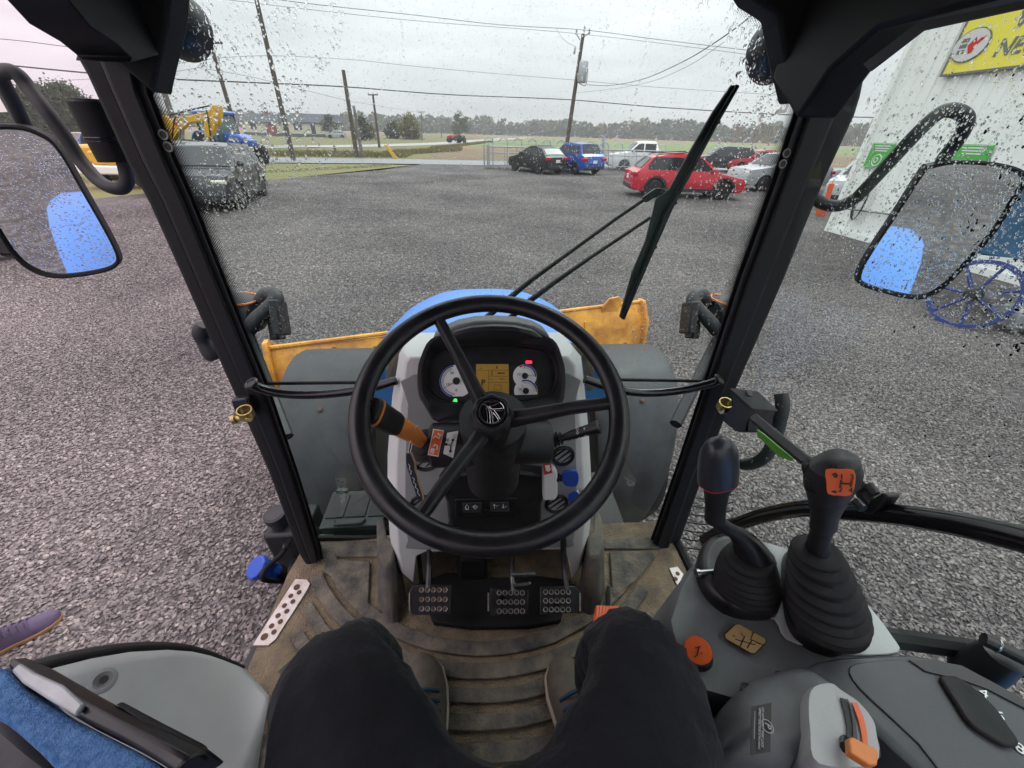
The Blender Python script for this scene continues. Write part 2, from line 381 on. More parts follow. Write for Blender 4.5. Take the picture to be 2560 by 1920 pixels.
# near stones: one scatter, nobody could count them
def scatter(name, polys, dens, smin, smax, z=0.004):
    bm = new()
    for p in polys: cap(bm, loop(bm, [(q[0], q[1], z) for q in p]))
    o = obj(name, bm, 'stone', smooth=0); o['kind'] = 'stuff'
    ng = bpy.data.node_groups.new(name, 'GeometryNodeTree')
    ng.interface.new_socket('Geometry', in_out='INPUT', socket_type='NodeSocketGeometry'); ng.interface.new_socket('Geometry', in_out='OUTPUT', socket_type='NodeSocketGeometry')
    N, L = ng.nodes, ng.links
    gi, go = N.new('NodeGroupInput'), N.new('NodeGroupOutput')
    d = N.new('GeometryNodeDistributePointsOnFaces'); d.inputs['Density'].default_value = dens; d.inputs['Seed'].default_value = 3
    ico = N.new('GeometryNodeMeshIcoSphere'); ico.inputs['Radius'].default_value = 1; ico.inputs['Subdivisions'].default_value = 2
    sp = N.new('GeometryNodeSetPosition'); nz = N.new('ShaderNodeTexVoronoi'); nz.inputs['Scale'].default_value = 1.1
    vs = N.new('ShaderNodeVectorMath'); vs.operation = 'SUBTRACT'; vs.inputs[1].default_value = (.5, .5, .5)
    vs2 = N.new('ShaderNodeVectorMath'); vs2.operation = 'SCALE'; vs2.inputs['Scale'].default_value = .55
    L.new(nz.outputs['Color'], vs.inputs[0]); L.new(vs.outputs[0], vs2.inputs[0]); L.new(ico.outputs['Mesh'], sp.inputs['Geometry']); L.new(vs2.outputs[0], sp.inputs['Offset'])
    sm = N.new('GeometryNodeSetMaterial'); sm.inputs['Material'].default_value = M['stone']; L.new(sp.outputs[0], sm.inputs['Geometry'])
    ins = N.new('GeometryNodeInstanceOnPoints')
    rs = N.new('FunctionNodeRandomValue'); rs.data_type = 'FLOAT_VECTOR'; rs.inputs['Min'].default_value = (smin, smin*.7, smin*.45); rs.inputs['Max'].default_value = (smax, smax*.85, smax*.6)
    rr = N.new('FunctionNodeRandomValue'); rr.data_type = 'FLOAT_VECTOR'; rr.inputs['Min'].default_value = (-.5, -.5, 0); rr.inputs['Max'].default_value = (.5, .5, 6.28)
    L.new(gi.outputs[0], d.inputs['Mesh']); L.new(d.outputs['Points'], ins.inputs['Points']); L.new(sm.outputs[0], ins.inputs['Instance'])
    L.new(rs.outputs[0], ins.inputs['Scale']); L.new(rr.outputs[0], ins.inputs['Rotation'])
    jn = N.new('GeometryNodeJoinGeometry'); L.new(ins.outputs[0], jn.inputs[0]); L.new(jn.outputs[0], go.inputs[0])
    md = o.modifiers.new('scatter', 'NODES'); md.node_group = ng
    return o
scatter('gravel_stones', [[(-5.2, -1.2), (-.7, -1.2), (-.7, 3.0), (-5.2, 3.0)], [(-7.5, 3.0), (-1.2, 3.0), (-1.2, 6.2), (-7.5, 6.2)],
                          [(.7, -.8), (5.2, -.8), (5.2, 3.0), (.7, 3.0)], [(1.2, 3.0), (7.5, 3.0), (7.5, 6.2), (1.2, 6.2)]], 3600, .005, .0148)
scatter('gravel_chips', [[(-8.5, 6.2), (8.6, 6.2), (8.6, 9.3), (-8.5, 10)], [(-1.2, 3.4), (1.2, 3.4), (1.2, 6.2), (-1.2, 6.2)]], 1100, .008, .019)
scatter('gravel_chips', [[(-9.5, 10), (8.6, 9.3), (9.2, 13.2), (-11, 14)]], 420, .010, .022)
scatter('gravel_chips', [[(-10.5, 18.5), (12, 19), (13, 26.5), (-7, 25.5)]], 70, .012, .026)
scatter('gravel_chips', [[(-11, 14), (9.2, 13.2), (12, 19), (-10.5, 18.5)]], 170, .011, .024)

# ---------------------------------------------------------------- far wood, single trees
for i, (a, b) in enumerate((((.04, .075, .03), (.07, .11, .04)), ((.09, .10, .04), (.15, .10, .045)), ((.03, .058, .03), (.05, .085, .035)))):
    mat('leaf_far_%d' % i, b, .95, col2=a, vscale=.35)
def leafquad(bm, c, s, rng, mi=0):
    a = Vector((rng.uniform(-1, 1), rng.uniform(-1, 1), rng.uniform(-1, 1))).normalized(); u, v = frame(a)
    f = bm.faces.new([bm.verts.new(c+u*s*rng.uniform(.6, 1.1)), bm.verts.new(c+v*s*rng.uniform(.6, 1.1)), bm.verts.new(c-u*s*rng.uniform(.6, 1.1)), bm.verts.new(c-v*s*rng.uniform(.6, 1.1))])
    f.material_index = mi
def wood(name, line, hmin, hmax, step, seed, leaf=1.0, dens=90, depth=14):
    rng = random.Random(seed); bm = new()
    for i in range(len(line)-1):
        a, b = Vector((*line[i], 0)), Vector((*line[i+1], 0)); n = max(1, int((b-a).length/step))
        for k in range(n):
            p = a.lerp(b, (k+rng.random())/n) + Vector((rng.uniform(-3, 3), rng.uniform(0, depth), 0))
            h = rng.uniform(hmin, hmax)*(0.8+.35*noise.noise(Vector((p.x*.02, p.y*.02, seed)))); w = h*rng.uniform(.32, .5); mi = rng.choice((0, 0, 1, 2))
            for q in range(dens):
                z = rng.random()**.8; rr = w*(math.sin(math.pi*min(1, .16+z*.80))**.5)*math.sqrt(rng.random()); th = rng.uniform(0, 6.283)
                leafquad(bm, p+Vector((rr*math.cos(th), rr*math.sin(th), h*(.04+.96*z))), leaf*rng.uniform(.6, 1.3), rng, mi)
            tube(bm, [p, p+Vector((0, 0, h*.7))], [h*.022, h*.01], 4)
    o = obj(name, bm, ['leaf_far_0', 'leaf_far_1', 'leaf_far_2'], smooth=0, norm=False); o['kind'] = 'stuff'; return o
wood('far_wood', [(-95, 330), (-40, 335), (20, 345), (70, 335), (110, 300), (150, 275), (200, 245), (240, 225)], 8, 14, .95, 5, 1.25, 46, 26)
wood('far_wood', [(-420, 260), (-250, 310), (-95, 345)], 8, 12.5, 1.3, 6, 1.4, 42, 24)
mat('bark', (.05, .04, .033), .95, bump=.4, bscale=20)
mat('leaf_ever', (.022, .05, .018), .9, col2=(.05, .085, .03), vscale=.6)
mat('leaf_green', (.06, .085, .032), .9, col2=(.09, .115, .042), vscale=.8)
mat('leaf_yellow', (.20, .17, .04), .9, col2=(.12, .12, .035), vscale=.8)
mat('leaf_dark', (.04, .055, .035), .9, col2=(.07, .08, .045), vscale=.7)
def tree(name, label, loc, h, w, m, seed, shape='round', n=900, leaf=.28, group=None):
    rng = random.Random(seed); t = thing(name, label, 'tree' if h > 3 else 'bush', loc, group=group, world=False)
    bm = new(); pts = [(0, 0, 0), (rng.uniform(-.1, .1)*h*.3, 0, h*.4), (0, rng.uniform(-.05, .05)*h, h*.85)]
    tube(bm, smoothpath(pts, 4), [h*.028*(1-.8*i/8) for i in range(9)], 7)
    for k in range(7):
        z = h*rng.uniform(.2, .7); th = rng.uniform(0, 6.28); tube(bm, [(0, 0, z), (math.cos(th)*w*.6, math.sin(th)*w*.6, z+h*.18)], [h*.01, h*.003], 5)
    obj('trunk', bm, 'bark', t)
    bm = new()
    cl = []
    for k in range(26):
        z = rng.random()
        prof = (1-z)**.75*1.05 if shape == 'cone' else math.sin(math.pi*min(1, .16+.86*z))**.6
        th = rng.uniform(0, 6.28); r = w*prof*rng.uniform(.35, .95); cl.append((Vector((r*math.cos(th), r*math.sin(th), h*(.1+.88*z))), w*rng.uniform(.2, .42)))
    for q in range(int(n*2.2)):
        c, r = rng.choice(cl); d = Vector((rng.gauss(0, 1), rng.gauss(0, 1), rng.gauss(0, .8)))
        leafquad(bm, c+d*r*.55, leaf*.55*rng.uniform(.6, 1.4), rng)
    obj('crown', bm, m, t, smooth=0, norm=False); return t
EV = 'evergreens beyond the road'
tree('evergreen_tree', 'dark bushy evergreen behind the curled mirror arm', (U(90, 322, y=64).x, 64, 0), 4.9, 3.4, 'leaf_ever', 1, 'cone', 4200, .24, EV)
tree('evergreen_tree', 'dark evergreen with a pointed top between mirror arm and black hinge sleeve', (U(150, 322, y=66).x, 66, 0), 5.2, 3.2, 'leaf_ever', 2, 'cone', 4200, .24, EV)
tree('evergreen_tree', 'dark evergreen half hidden by the black hinge sleeve', (U(205, 322, y=66).x, 66, 0), 5.6, 3.2, 'leaf_ever', 3, 'cone', 4200, .24, EV)
tree('evergreen_tree', 'evergreen behind the white roadside sign', (U(20, 322, y=62).x, 62, 0), 3.9, 3.4, 'leaf_ever', 4, 'cone', 4000, .24, EV)
tree('roadside_tree', 'dark round tree standing alone right of the short pole', tuple(G(908+3, 351)*1.0), 3.6, 2.0, 'leaf_dark', 11, n=1500, leaf=.3)
tree('roadside_tree', 'small dark tree beside the tall crossarm pole', tuple(G(985, 346)), 3.4, 2.2, 'leaf_dark', 12, n=1500, leaf=.35)
tree('yellow_bush', 'rounded yellow green willow bush in the field', tuple(G(1028, 348)), 4.6, 3.2, 'leaf_yellow', 13, n=2600, leaf=.4)
tree('yellow_bush', 'small yellow autumn shrub next to the dark round tree', tuple(G(932, 350)), 2.6, 1.4, 'leaf_yellow', 14, n=500, leaf=.25)
tree('hedge_bush', 'dark bush against the end wall of the cream house', (U(828, 337, y=116).x, 116, 0), 4.4, 2.4, 'leaf_dark', 15, n=700, leaf=.25)
tree('roadside_tree', 'pale tall tree behind the row of far poles', (-6, 175, 0), 7.5, 3.6, 'leaf_green', 16, n=700, leaf=.5)

# tall dry grass along the ditch (stuff)
mat('blade_grass', (.15, .15, .045), .95, col2=(.22, .17, .07), vscale=.6)
def grass(name, polys, n, h, seed, m):
    rng = random.Random(seed); bm = new()
    for (x0, y0, x1, y1, wd) in polys:
        for k in range(n):
            t = rng.random(); p = Vector((x0+(x1-x0)*t, y0+(y1-y0)*t+rng.uniform(0, wd), -.12)); hh = h*rng.uniform(.5, 1.2); w = rng.uniform(.03, .07); th = rng.uniform(0, 3.14); d = Vector((math.cos(th), math.sin(th), 0))
            le = Vector((rng.uniform(-.3, .3), rng.uniform(-.3, .3), 0))*hh
            bm.faces.new([bm.verts.new(p-d*w), bm.verts.new(p+d*w), bm.verts.new(p+le+Vector((0, 0, hh)))])
    o = obj(name, bm, m, smooth=0, norm=False); o['kind'] = 'stuff'
grass('tall_grass', [(-24, 38, -6.5, 41.5, 5), (-9, 43, -2, 58, 6), (-6, 58, 4, 110, 5)], 3800, .5, 3, 'blade_grass')
grass('short_grass', [(-22, 10, -12.6, 22, 6), (-13, 22, -6, 30.5, 2.5)], 2500, .16, 4, 'grass_bright')
grass('fence_grass', [(.6, 29.8, 15, 31.4, .7)], 1500, .22, 8, 'grass_bright')
# ================================================================ vehicles
for n, c, ro in (('car_red', (.56, .022, .045), .25), ('car_black', (.012, .013, .015), .4), ('car_blue', (.022, .075, .34), .25), ('car_white', (.86, .87, .87), .3),
                 ('car_grey', (.030, .035, .041), .3), ('car_dark', (.03, .034, .04), .25), ('car_silver', (.36, .38, .40), .28), ('car_far_red', (.42, .03, .05), .3)):
    mat(n, c, ro, coat=0 if n == 'car_black' else .5, metal=.1, spec=.35)
def arch(cx, r, zb, n=9):
    """arch over a wheel, front to rear"""
    a0 = math.asin(min(.9, max(-.9, (zb-.34)/r))); out = []
    for i in range(n):
        a = a0 + (math.pi-2*a0)*i/(n-1); out.append((cx+r*math.cos(a), .34+r*math.sin(a)))
    return out
def car(name, label, cat, pos, heading, paint, L=4.5, W=1.8, Hh=1.6, style='suv', rim='rim_silver', rails=False, clad=False, group='cars parked on the gravel yard'):
    t = thing(name, label, cat, (pos[0], pos[1], 0), heading, group=group, world=False)
    wb = L*.59; xf, xr = wb/2+.02, -wb/2+.02; R = .345; belt = Hh*.62; h = L/2
    bot = .26
    if style == 'pickup':
        top = [(h, .45), (h-.02, .78), (h-.12, 1.02), (h-1.25, 1.16), (h-1.95, Hh-.06), (h-2.4, Hh), (h-3.15, Hh-.02), (h-3.45, 1.2), (h-3.5, 1.12), (-h+.02, 1.12), (-h, 1.0), (-h, .5)]
        belt = 1.13; A, B, Cc, Dd = (h-1.25, 1.16), (h-1.95, Hh-.06), (h-3.15, Hh-.02), (h-3.45, 1.2)
    elif style == 'hatch':
        top = [(h, .42), (h-.03, .62), (h-.2, .80), (h-1.15, .97), (h-1.95, Hh-.11), (h-2.3, Hh-.02), (h-2.75, Hh), (-h+1.3, Hh-.05), (-h+.72, Hh-.15), (-h+.28, 1.03), (-h+.08, .92), (-h, .6), (-h+.04, .38)]
        A, B, Cc, Dd = (h-1.15, .97), (h-1.95, Hh-.11), (-h+.72, Hh-.15), (-h+.28, 1.03); belt = .97
    else:
        top = [(h, .45), (h-.02, .72), (h-.15, .95), (h-1.1, 1.07), (h-1.8, Hh-.08), (h-2.3, Hh), (-h+.7, Hh-.06), (-h+.32, 1.14), (-h+.08, 1.02), (-h, .66), (-h+.03, .42)]
        A, B, Cc, Dd = (h-1.1, 1.07), (h-1.8, Hh-.08), (-h+.7, Hh-.06), (-h+.32, 1.14); belt = 1.07
    def ztop(x):
        for (x0, z0), (x1, z1) in zip(top, top[1:]):
            if x1 <= x <= x0: return z0+(z1-z0)*((x0-x)/(x0-x1) if x0 != x1 else 1)
        return top[-1][1] if x < 0 else top[0][1]
    def zbot(x):
        z = bot+.10*max(0, (abs(x)-h*.86)/(h*.14))
        for cx in (xf, xr):
            q = (R+.055)**2-(x-cx)**2
            if q > 0: z = max(z, .34+math.sqrt(q))
        return z
    KW = [(0, .93), (.26, .955), (.45, .99), (.62, 1.0), (.8, .985), (belt, .955), (Hh, .72), (9, .7)]
    def kz(z):
        for (z0, k0), (z1, k1) in zip(KW, KW[1:]):
            if z0 <= z <= z1: return k0+(k1-k0)*(z-z0)/(z1-z0)
        return .7
    def wz(z, t_): return W/2*kz(z)*t_
    def plan(x):
        e = max(0, abs(x)-h*.70)/(h*.30); return 1-.13*e**2.4
    def P(x, z, t_):
        return (x, wz(z, t_)*plan(x), z-.035*t_*t_)
    xs = set([-h, h]+[p[0] for p in top]+[x*h/22 for x in range(-22, 23)])
    for cx in (xf, xr):
        for k in range(13): xs.add(cx+(R+.055)*math.cos(math.pi*k/12))
    xs = [x for x in sorted(xs) if -h <= x <= h]; xs = [x for i, x in enumerate(xs) if i == 0 or x-xs[i-1] > .004]
    bm = new(); rings = []
    for x in xs:
        zb, zt = zbot(x), ztop(x); zt = max(zt, zb+.03); pl = plan(x); side = []
        for k in range(9):
            f = k/8; z = zb+(zt-.03-zb)*f; side.append((wz(z, 1)*pl, z))
        w_t = wz(zt, 1)*pl
        rg = [Vector((x, -y, z)) for y, z in side]+[Vector((x, w_t*t_, zt-.03*abs(t_)**3)) for t_ in (-.93, -.75, -.4, 0, .4, .75, .93)]+[Vector((x, y, z)) for y, z in side[::-1]]
        rings.append(rg)
    loft(bm, rings, True, True, closed=False); body = obj('body', bm, paint, t, smooth=38)
    bm = new(); box(bm, (0, 0, .42), (L*.93, W*.80, .32)); obj('underbody', bm, 'cladding', t)
    # glass
    def lerp(a, b, k): return (a[0]+(b[0]-a[0])*k, a[1]+(b[1]-a[1])*k)
    for nm, (p, q), s in (('windscreen', (A, B), 1), ('rear_window', (Dd, Cc), -1)):
        bm = new(); rows = []
        for k in (.08, .5, .93):
            x, z = lerp(p, q, k); rows.append([Vector((x+s*.014, wz(z, t_*.86)*plan(x), z+.016-.03*abs(t_*.86)**3)) for t_ in (-1, -.6, 0, .6, 1)])
        for i in range(2):
            a, b_ = loop(bm, rows[i]), loop(bm, rows[i+1]); bridge(bm, a, b_, False)
        obj(nm, bm, 'car_glass', t)
    xs = [A[0]-.28, None, Dd[0]+.25]; 
    def sidepoly(x0, x1, sgn, nm='side_window'):
        def topz(x):
            if x > B[0]: k = (A[0]-x)/(A[0]-B[0]); return A[1]+(B[1]-A[1])*k-.09
            if x < Cc[0]: k = (x-Dd[0])/(Cc[0]-Dd[0]); return Dd[1]+(Cc[1]-Dd[1])*k-.1
            return Hh-.13
        n = 6; bm = new(); lo, hi = [], []
        for i in range(n+1):
            x = x0+(x1-x0)*i/n; z0 = belt+.05; z1 = max(z0+.02, topz(x))
            lo.append((x, sgn*(wz(z0, 1)*plan(x)+.008), z0)); hi.append((x, sgn*(wz(z1-.03, 1)*plan(x)+.010), z1-.03))
        a, b_ = loop(bm, lo), loop(bm, hi); bridge(bm, a, b_, False); obj(nm, bm, 'car_glass', t)
    mid = (A[0]+Dd[0])/2+.1 if style != 'pickup' else (A[0]+Dd[0])/2
    for sg in (-1, 1):
        sidepoly(A[0]-.22, mid+.04, sg); sidepoly(mid-.04, Dd[0]+(.75 if style == 'suv' else .3), sg)
        if style == 'suv': sidepoly(Dd[0]+.68, Dd[0]+.22, sg)
        bm = new(); lathe(bm, [(.0, 0), (.09, .02), (.10, .07), (.07, .12), (0, .14)], (A[0]-.3, sg*(W/2+.04), belt+.08), (-1, 0, 0), 10); obj('side_mirror', bm, paint, t)
        # lamps
        bm = new(); zt = .86 if style != 'pickup' else .9
        box(bm, (-h+.10, sg*W*.40, zt), (.22, W*.20, .16)); obj('tail_lamp', bm, 'lamp_red', t, bevel=.03)
        bm = new(); box(bm, (h-.19, sg*W*.355, .86 if style == 'pickup' else .66 if style == 'hatch' else .78), (.27, W*.2, .12)); obj('headlight', bm, 'lamp_clear', t, bevel=.03)
        if clad:
            for cx in (xf, xr):
                bm = new(); arc = arch(cx, R+.05, bot, 12); arc2 = arch(cx, R+.13, bot, 12)
                a = loop(bm, [(x, sg*(W/2+.012), z) for x, z in arc]); b_ = loop(bm, [(x, sg*(W/2+.012), z) for x, z in arc2]); bridge(bm, a, b_, False); obj('wheel_arch', bm, 'cladding', t)
            bm = new(); box(bm, ((xf+xr)/2, sg*(W/2-.01), .33), (wb-.85, .06, .14)); obj('sill', bm, 'cladding', t, bevel=.02)
        for cx in (xf, xr):
            y = sg*(W/2-.12); bm = new(); lathe(bm, [(.22, -.105), (R-.02, -.105), (R, -.08), (R, .08), (R-.02, .105), (.22, .105)], (cx, y, R), (0, sg, 0), 24); ty = obj('tyre', bm, 'tyre', t)
            bm = new(); lathe(bm, [(.235, .04), (.235, .09), (.21, .1), (.20, .05), (.06, .055), (.06, .085), (0, .09)], (cx, y, R), (0, sg, 0), 20)
            for k in range(5):
                a = k*2*math.pi/5; box(bm, (cx+math.cos(a)*.13, y+sg*.085, R+math.sin(a)*.13), (.19, .03, .05), ry=-a)
            obj('rim', bm, rim, ty)
    for sg in (-1, 1):
        for x in (A[0]-.12, mid, Dd[0]+(.95 if style == 'suv' else .55)):
            bm = new(); tube(bm, [(x+(.06 if x > mid else 0), sg*(wz(z, 1)*plan(x)+.001), z) for z in (.42, .6, .8, belt)], .009, 4); obj('door_seam', bm, 'black_print', t)
        for x in (mid+.22, mid-.85):
            bm = new(); box(bm, (x, sg*(wz(.86, 1)*plan(x)+.012), .88 if style != 'pickup' else 1.0), (.2, .03, .035)); obj('door_handle', bm, paint, t, bevel=.01)
    if rails:
        for sg in (-1, 1):
            bm = new(); tube(bm, [(-h+.85, sg*W*.33, ztop(-h+.85)-.04), (-h+.95, sg*W*.33, ztop(-h+.95)+.04), (h-2.3, sg*W*.33, ztop(h-2.3)+.045), (h-2.15, sg*W*.33, ztop(h-2.15)-.04)], .022, 6); obj('roof_rail', bm, 'cladding', t)
    bm = new(); box(bm, (-h-.005, 0, .72), (.02, .32, .16)); obj('number_plate', bm, 'plate_white', t)
    bm = new(); box(bm, (-h+.06, 0, .40), (.16, W*.82, .2)); obj('rear_bumper', bm, 'cladding', t, bevel=.05)
    bm = new(); box(bm, (h-.06, 0, .40), (.16, W*.72, .22)); obj('front_grille', bm, 'cladding', t, bevel=.05)
    return t
def ang(v): return math.atan2(v[1], v[0])
a, b = G(1622, 494), G(1803, 500)
d = (b-a).normalized(); c = (a+b)/2 + Vector((-d.y, d.x, 0))*.80
car('red_crossover', 'red crossover with black wheel arches and roof rails, behind the wiper blade', 'car', c, ang(d), 'car_red', 4.65, 1.85, 1.62, 'hatch', 'rim_dark', True, True)
car('black_hatchback', 'black hatchback seen from behind by the gate, silver wheels', 'car', G(1340, 430), rad(122), 'car_black', 4.1, 1.8, 1.52, 'hatch')
car('blue_crossover', 'blue crossover parked between black hatchback and white pickup', 'car', G(1432, 431), rad(116), 'car_blue', 4.2, 1.85, 1.72, 'suv')
car('white_pickup', 'white double cab pickup truck parked sideways by the fence', 'pickup', G(1607, 426), rad(172), 'car_white', 5.4, 1.95, 1.85, 'pickup', 'rim_dark')
car('dark_crossover', 'dark grey crossover parked behind the red crossover', 'car', G(1800, 428), rad(165), 'car_dark', 4.6, 1.85, 1.68, 'suv')
car('red_hatchback', 'red car partly hidden behind the dark grey crossover', 'car', G(1882, 432), rad(170), 'car_far_red', 4.4, 1.8, 1.55, 'hatch')
car('silver_crossover', 'silver crossover nosing out beside the right cab pillar', 'car', G(1893, 478)+Vector((1.35, .75, 0)), rad(184), 'car_silver', 4.6, 1.85, 1.66, 'suv')
car('white_van', 'silver white car parked at the corner of the white building', 'car', (15.2, 17.0-1.4), rad(215), 'car_silver', 4.6, 1.85, 1.7, 'suv')
car('dark_estate', 'dark car standing behind the silver white car at the building corner', 'car', (19.5, 19.6), rad(215), 'car_grey', 4.6, 1.85, 1.75, 'suv')
hd = rad(-78); hv = Vector((math.cos(hd), math.sin(hd), 0)); lf = Vector((-hv.y, hv.x, 0))
fw = G(608, 520); c = fw - hv*1.36 - lf*.82
car('grey_crossover', 'dark grey crossover facing the tractor with pale headlights', 'car', c, hd, 'car_grey', 4.6, 1.88, 1.68, 'suv', 'rim_dark', True, True)
hv2 = Vector((math.cos(hd), math.sin(hd), 0))
car('dark_hatchback', 'dark car mostly hidden behind the grey crossover', 'car', c+Vector((-2.6, 3.4, 0)), hd-.05, 'car_dark', 4.4, 1.8, 1.6, 'suv')
car('parked_estate', 'small pale car at the end of the cream house', 'car', (U(840, 340, y=108).x, 108, 0), rad(200), 'car_silver', 4.4, 1.8, 1.5, 'suv', group='cars at the houses')

# ---------------------------------------------------------------- mini excavator with yellow boom
mat('yellow', (.72, .42, .02), .4, col2=(.60, .34, .02), vscale=2); mat('machine_black', (.02, .02, .022), .6); mat('red_mark', (.55, .02, .02), .5)
EY = 20.5
ex = thing('mini_excavator', 'yellow excavator arm and cab standing behind the grey crossover', 'excavator', (-14.2, EY, 0))
def epoly(nm, px, m, w, parent=ex, y=EY, bev=.03):
    bm = new(); prism(bm, [U(x, y_, y=y) for x, y_ in px], (0, w, 0)); return obj(nm, bm, m, parent, bevel=bev)
boom = epoly('boom', [(395, 285), (424, 296), (470, 290), (520, 277), (532, 262), (545, 262), (549, 285), (545, 312), (532, 320), (515, 300), (472, 308), (445, 330), (430, 360), (405, 372), (395, 330)], 'yellow', .32)
epoly('stick', [(512, 290), (540, 288), (538, 320), (522, 345), (523, 378), (510, 380), (511, 340), (508, 318)], 'yellow', .28, y=EY-.12)
for pts in ([(425, 288), (470, 276), (530, 263)], [(430, 350), (436, 300), (450, 285)], [(516, 275), (525, 330), (528, 372)]):
    bm = new(); tube(bm, smoothpath([U(x, y_, y=EY-.16) for x, y_ in pts], 4), .028, 6); obj('hose', bm, 'machine_black', ex)
for x in (449, 457):
    bm = new(); tube(bm, [U(x, 320, y=EY+.1), U(x, 400, y=EY+.1)], .06, 8); obj('hydraulic_cylinder', bm, 'steel', ex)
for k, s in ((0, 1), (1, 1)):   # two red chevrons on the boom
    bm = new(); x0, y0 = 432+k*6, 304-k*1.5
    prism(bm, [U(x, y_, y=EY-.01) for x, y_ in ((x0, y0), (x0+5, y0+5), (x0+8, y0-1.5), (x0+9, y0+8), (x0+5, y0+10), (x0+1, y0+5))], (0, .02, 0)); obj('boom_mark', bm, 'red_mark', boom)
bm = new(); box(bm, (-15.8, EY+.3, .95), (1.9, 1.7, .7)); obj('house', bm, 'yellow', ex, bevel=.12)
bm = new(); box(bm, (-15.5, EY+.5, 1.9), (1.2, 1.1, 1.5)); obj('cab', bm, 'car_glass', ex, bevel=.1)
for s in (-1, 1):
    bm = new(); box(bm, (-15.6, EY+.3+s*.65, .32), (2.1, .35, .6)); obj('track', bm, 'machine_black', ex, bevel=.2, seg=3)
# ---------------------------------------------------------------- parked blue tractors
mat('cab_green_glass', (.10, .15, .135), .1); mat('tractor_blue', (.02, .085, .42), .3, coat=.5)
def farm_tractor(label, name, ppm, loc, rz, paint, sc=1., cab=True, group=None, cat='tractor'):
    t = thing(name, label, cat, loc, rz, group=group, world=False); S = sc
    bm = new(); prism(bm, [(.3*S, -.38*S, .95*S), (2.1*S, -.34*S, .95*S), (2.15*S, -.3*S, 1.3*S), (1.6*S, -.34*S, 1.55*S), (.3*S, -.38*S, 1.62*S)], (0, .72*S, 0)); obj('bonnet', bm, paint, t, bevel=.08*S)
    bm = new(); box(bm, (-.3*S, 0, .8*S), (2.6*S, .5*S, .5*S)); obj('chassis', bm, 'machine_black', t)
    if cab:
        bm = new(); prism(bm, [(.25*S, -.7*S, 1.1*S), (.42*S, -.7*S, 1.7*S), (.3*S, -.66*S, 2.5*S), (-1.1*S, -.66*S, 2.5*S), (-1.15*S, -.7*S, 1.1*S)], (0, 1.4*S, 0)); obj('cab_glass', bm, 'cab_green_glass', t, bevel=.05)
        bm = new(); box(bm, (-.4*S, 0, 2.58*S), (1.75*S, 1.5*S, .2*S)); obj('roof', bm, paint, t, bevel=.07*S)
        for x in (.36, -1.1):
            for s in (-1, 1): bm = new(); tube(bm, [(x*S, s*.7*S, 1.2*S), (x*S-.05*S, s*.68*S, 2.5*S)], .05*S, 6); obj('pillar', bm, 'machine_black', t)
    for s in (-1, 1):
        bm = new(); pts = []
        arc = [(-.75*S+.95*S*math.cos(a), .8*S+.9*S*math.sin(a)) for a in [rad(k) for k in range(20, 171, 15)]]; a = loop(bm, [(x, s*.62*S, z) for x, z in arc]); b_ = loop(bm, [(x, s*1.08*S, z) for x, z in arc]); bridge(bm, a, b_, False)
        o = obj('rear_fender', bm, paint, t); so = o.modifiers.new('s', 'SOLIDIFY'); so.thickness = .05*S
        for x, R_, w_ in ((-.75, .78, .42), (1.55, .52, .3)):
            bm = new(); lathe(bm, [(R_*.55*S, -w_/2*S), (R_*.95*S, -w_/2*S), (R_*S, -w_*.35*S), (R_*S, w_*.35*S), (R_*.95*S, w_/2*S), (R_*.55*S, w_/2*S)], (x*S, s*.85*S, R_*S), (0, s, 0), 28)
            for k in range(22):
                a_ = k*2*math.pi/22; box(bm, (x*S+math.cos(a_)*R_*S, s*.85*S, R_*S+math.sin(a_)*R_*S), (.06*S, w_*S*.9, .05*S), ry=-a_)
            ty = obj('tyre', bm, 'tyre', t)
            bm = new(); lathe(bm, [(R_*.56*S, -.05*S), (R_*.56*S, .1*S), (R_*.2*S, .06*S), (R_*.15*S, .12*S), (0, .12*S)], (x*S, s*.85*S, R_*S), (0, s, 0), 20); obj('rim', bm, 'rim_silver', ty)
    return t
farm_tractor('blue cab tractor parked behind the yellow excavator arm', 'blue_tractor', 0, (U(578, 385, y=30.5).x, 30.5, 0), rad(-28), 'tractor_blue', 1.05, group=None)
farm_tractor('low blue tractor bonnet showing under the yellow boom', 'blue_tractor', 0, (-20.6, 27.0, 0), rad(150), 'tractor_blue', .95, cab=False)
farm_tractor('tiny red tractor working far out in the field', 'red_tractor', 0, tuple(G(1139, 356.5)), rad(195), 'car_red', .85, cab=False)
farm_tractor('dark rusty implement tractor beside the tiny red tractor', 'old_tractor', 0, tuple(G(1153, 357)), rad(80), 'machine_black', .8, cab=False)
bm = new(); x0 = G(278, 470); o = thing('yellow_skid_loader', 'yellow and white machine showing below the black hinge sleeve', 'loader', tuple(x0))
box(bm, x0+Vector((.6, .4, 1.0)), (1.4, 1.2, .45)); obj('body', bm, 'yellow', o, bevel=.06)
bm = new(); box(bm, x0+Vector((.3, .4, .62)), (2.0, 1.3, .3)); obj('bumper', bm, 'car_white', o, bevel=.05)
for s in (-.3, 1.2):
    bm = new(); lathe(bm, [(.1, -.1), (.32, -.1), (.34, 0), (.32, .1), (.1, .1)], x0+Vector((s, .1, .34)), (0, 1, 0), 18); obj('tyre', bm, 'tyre', o)

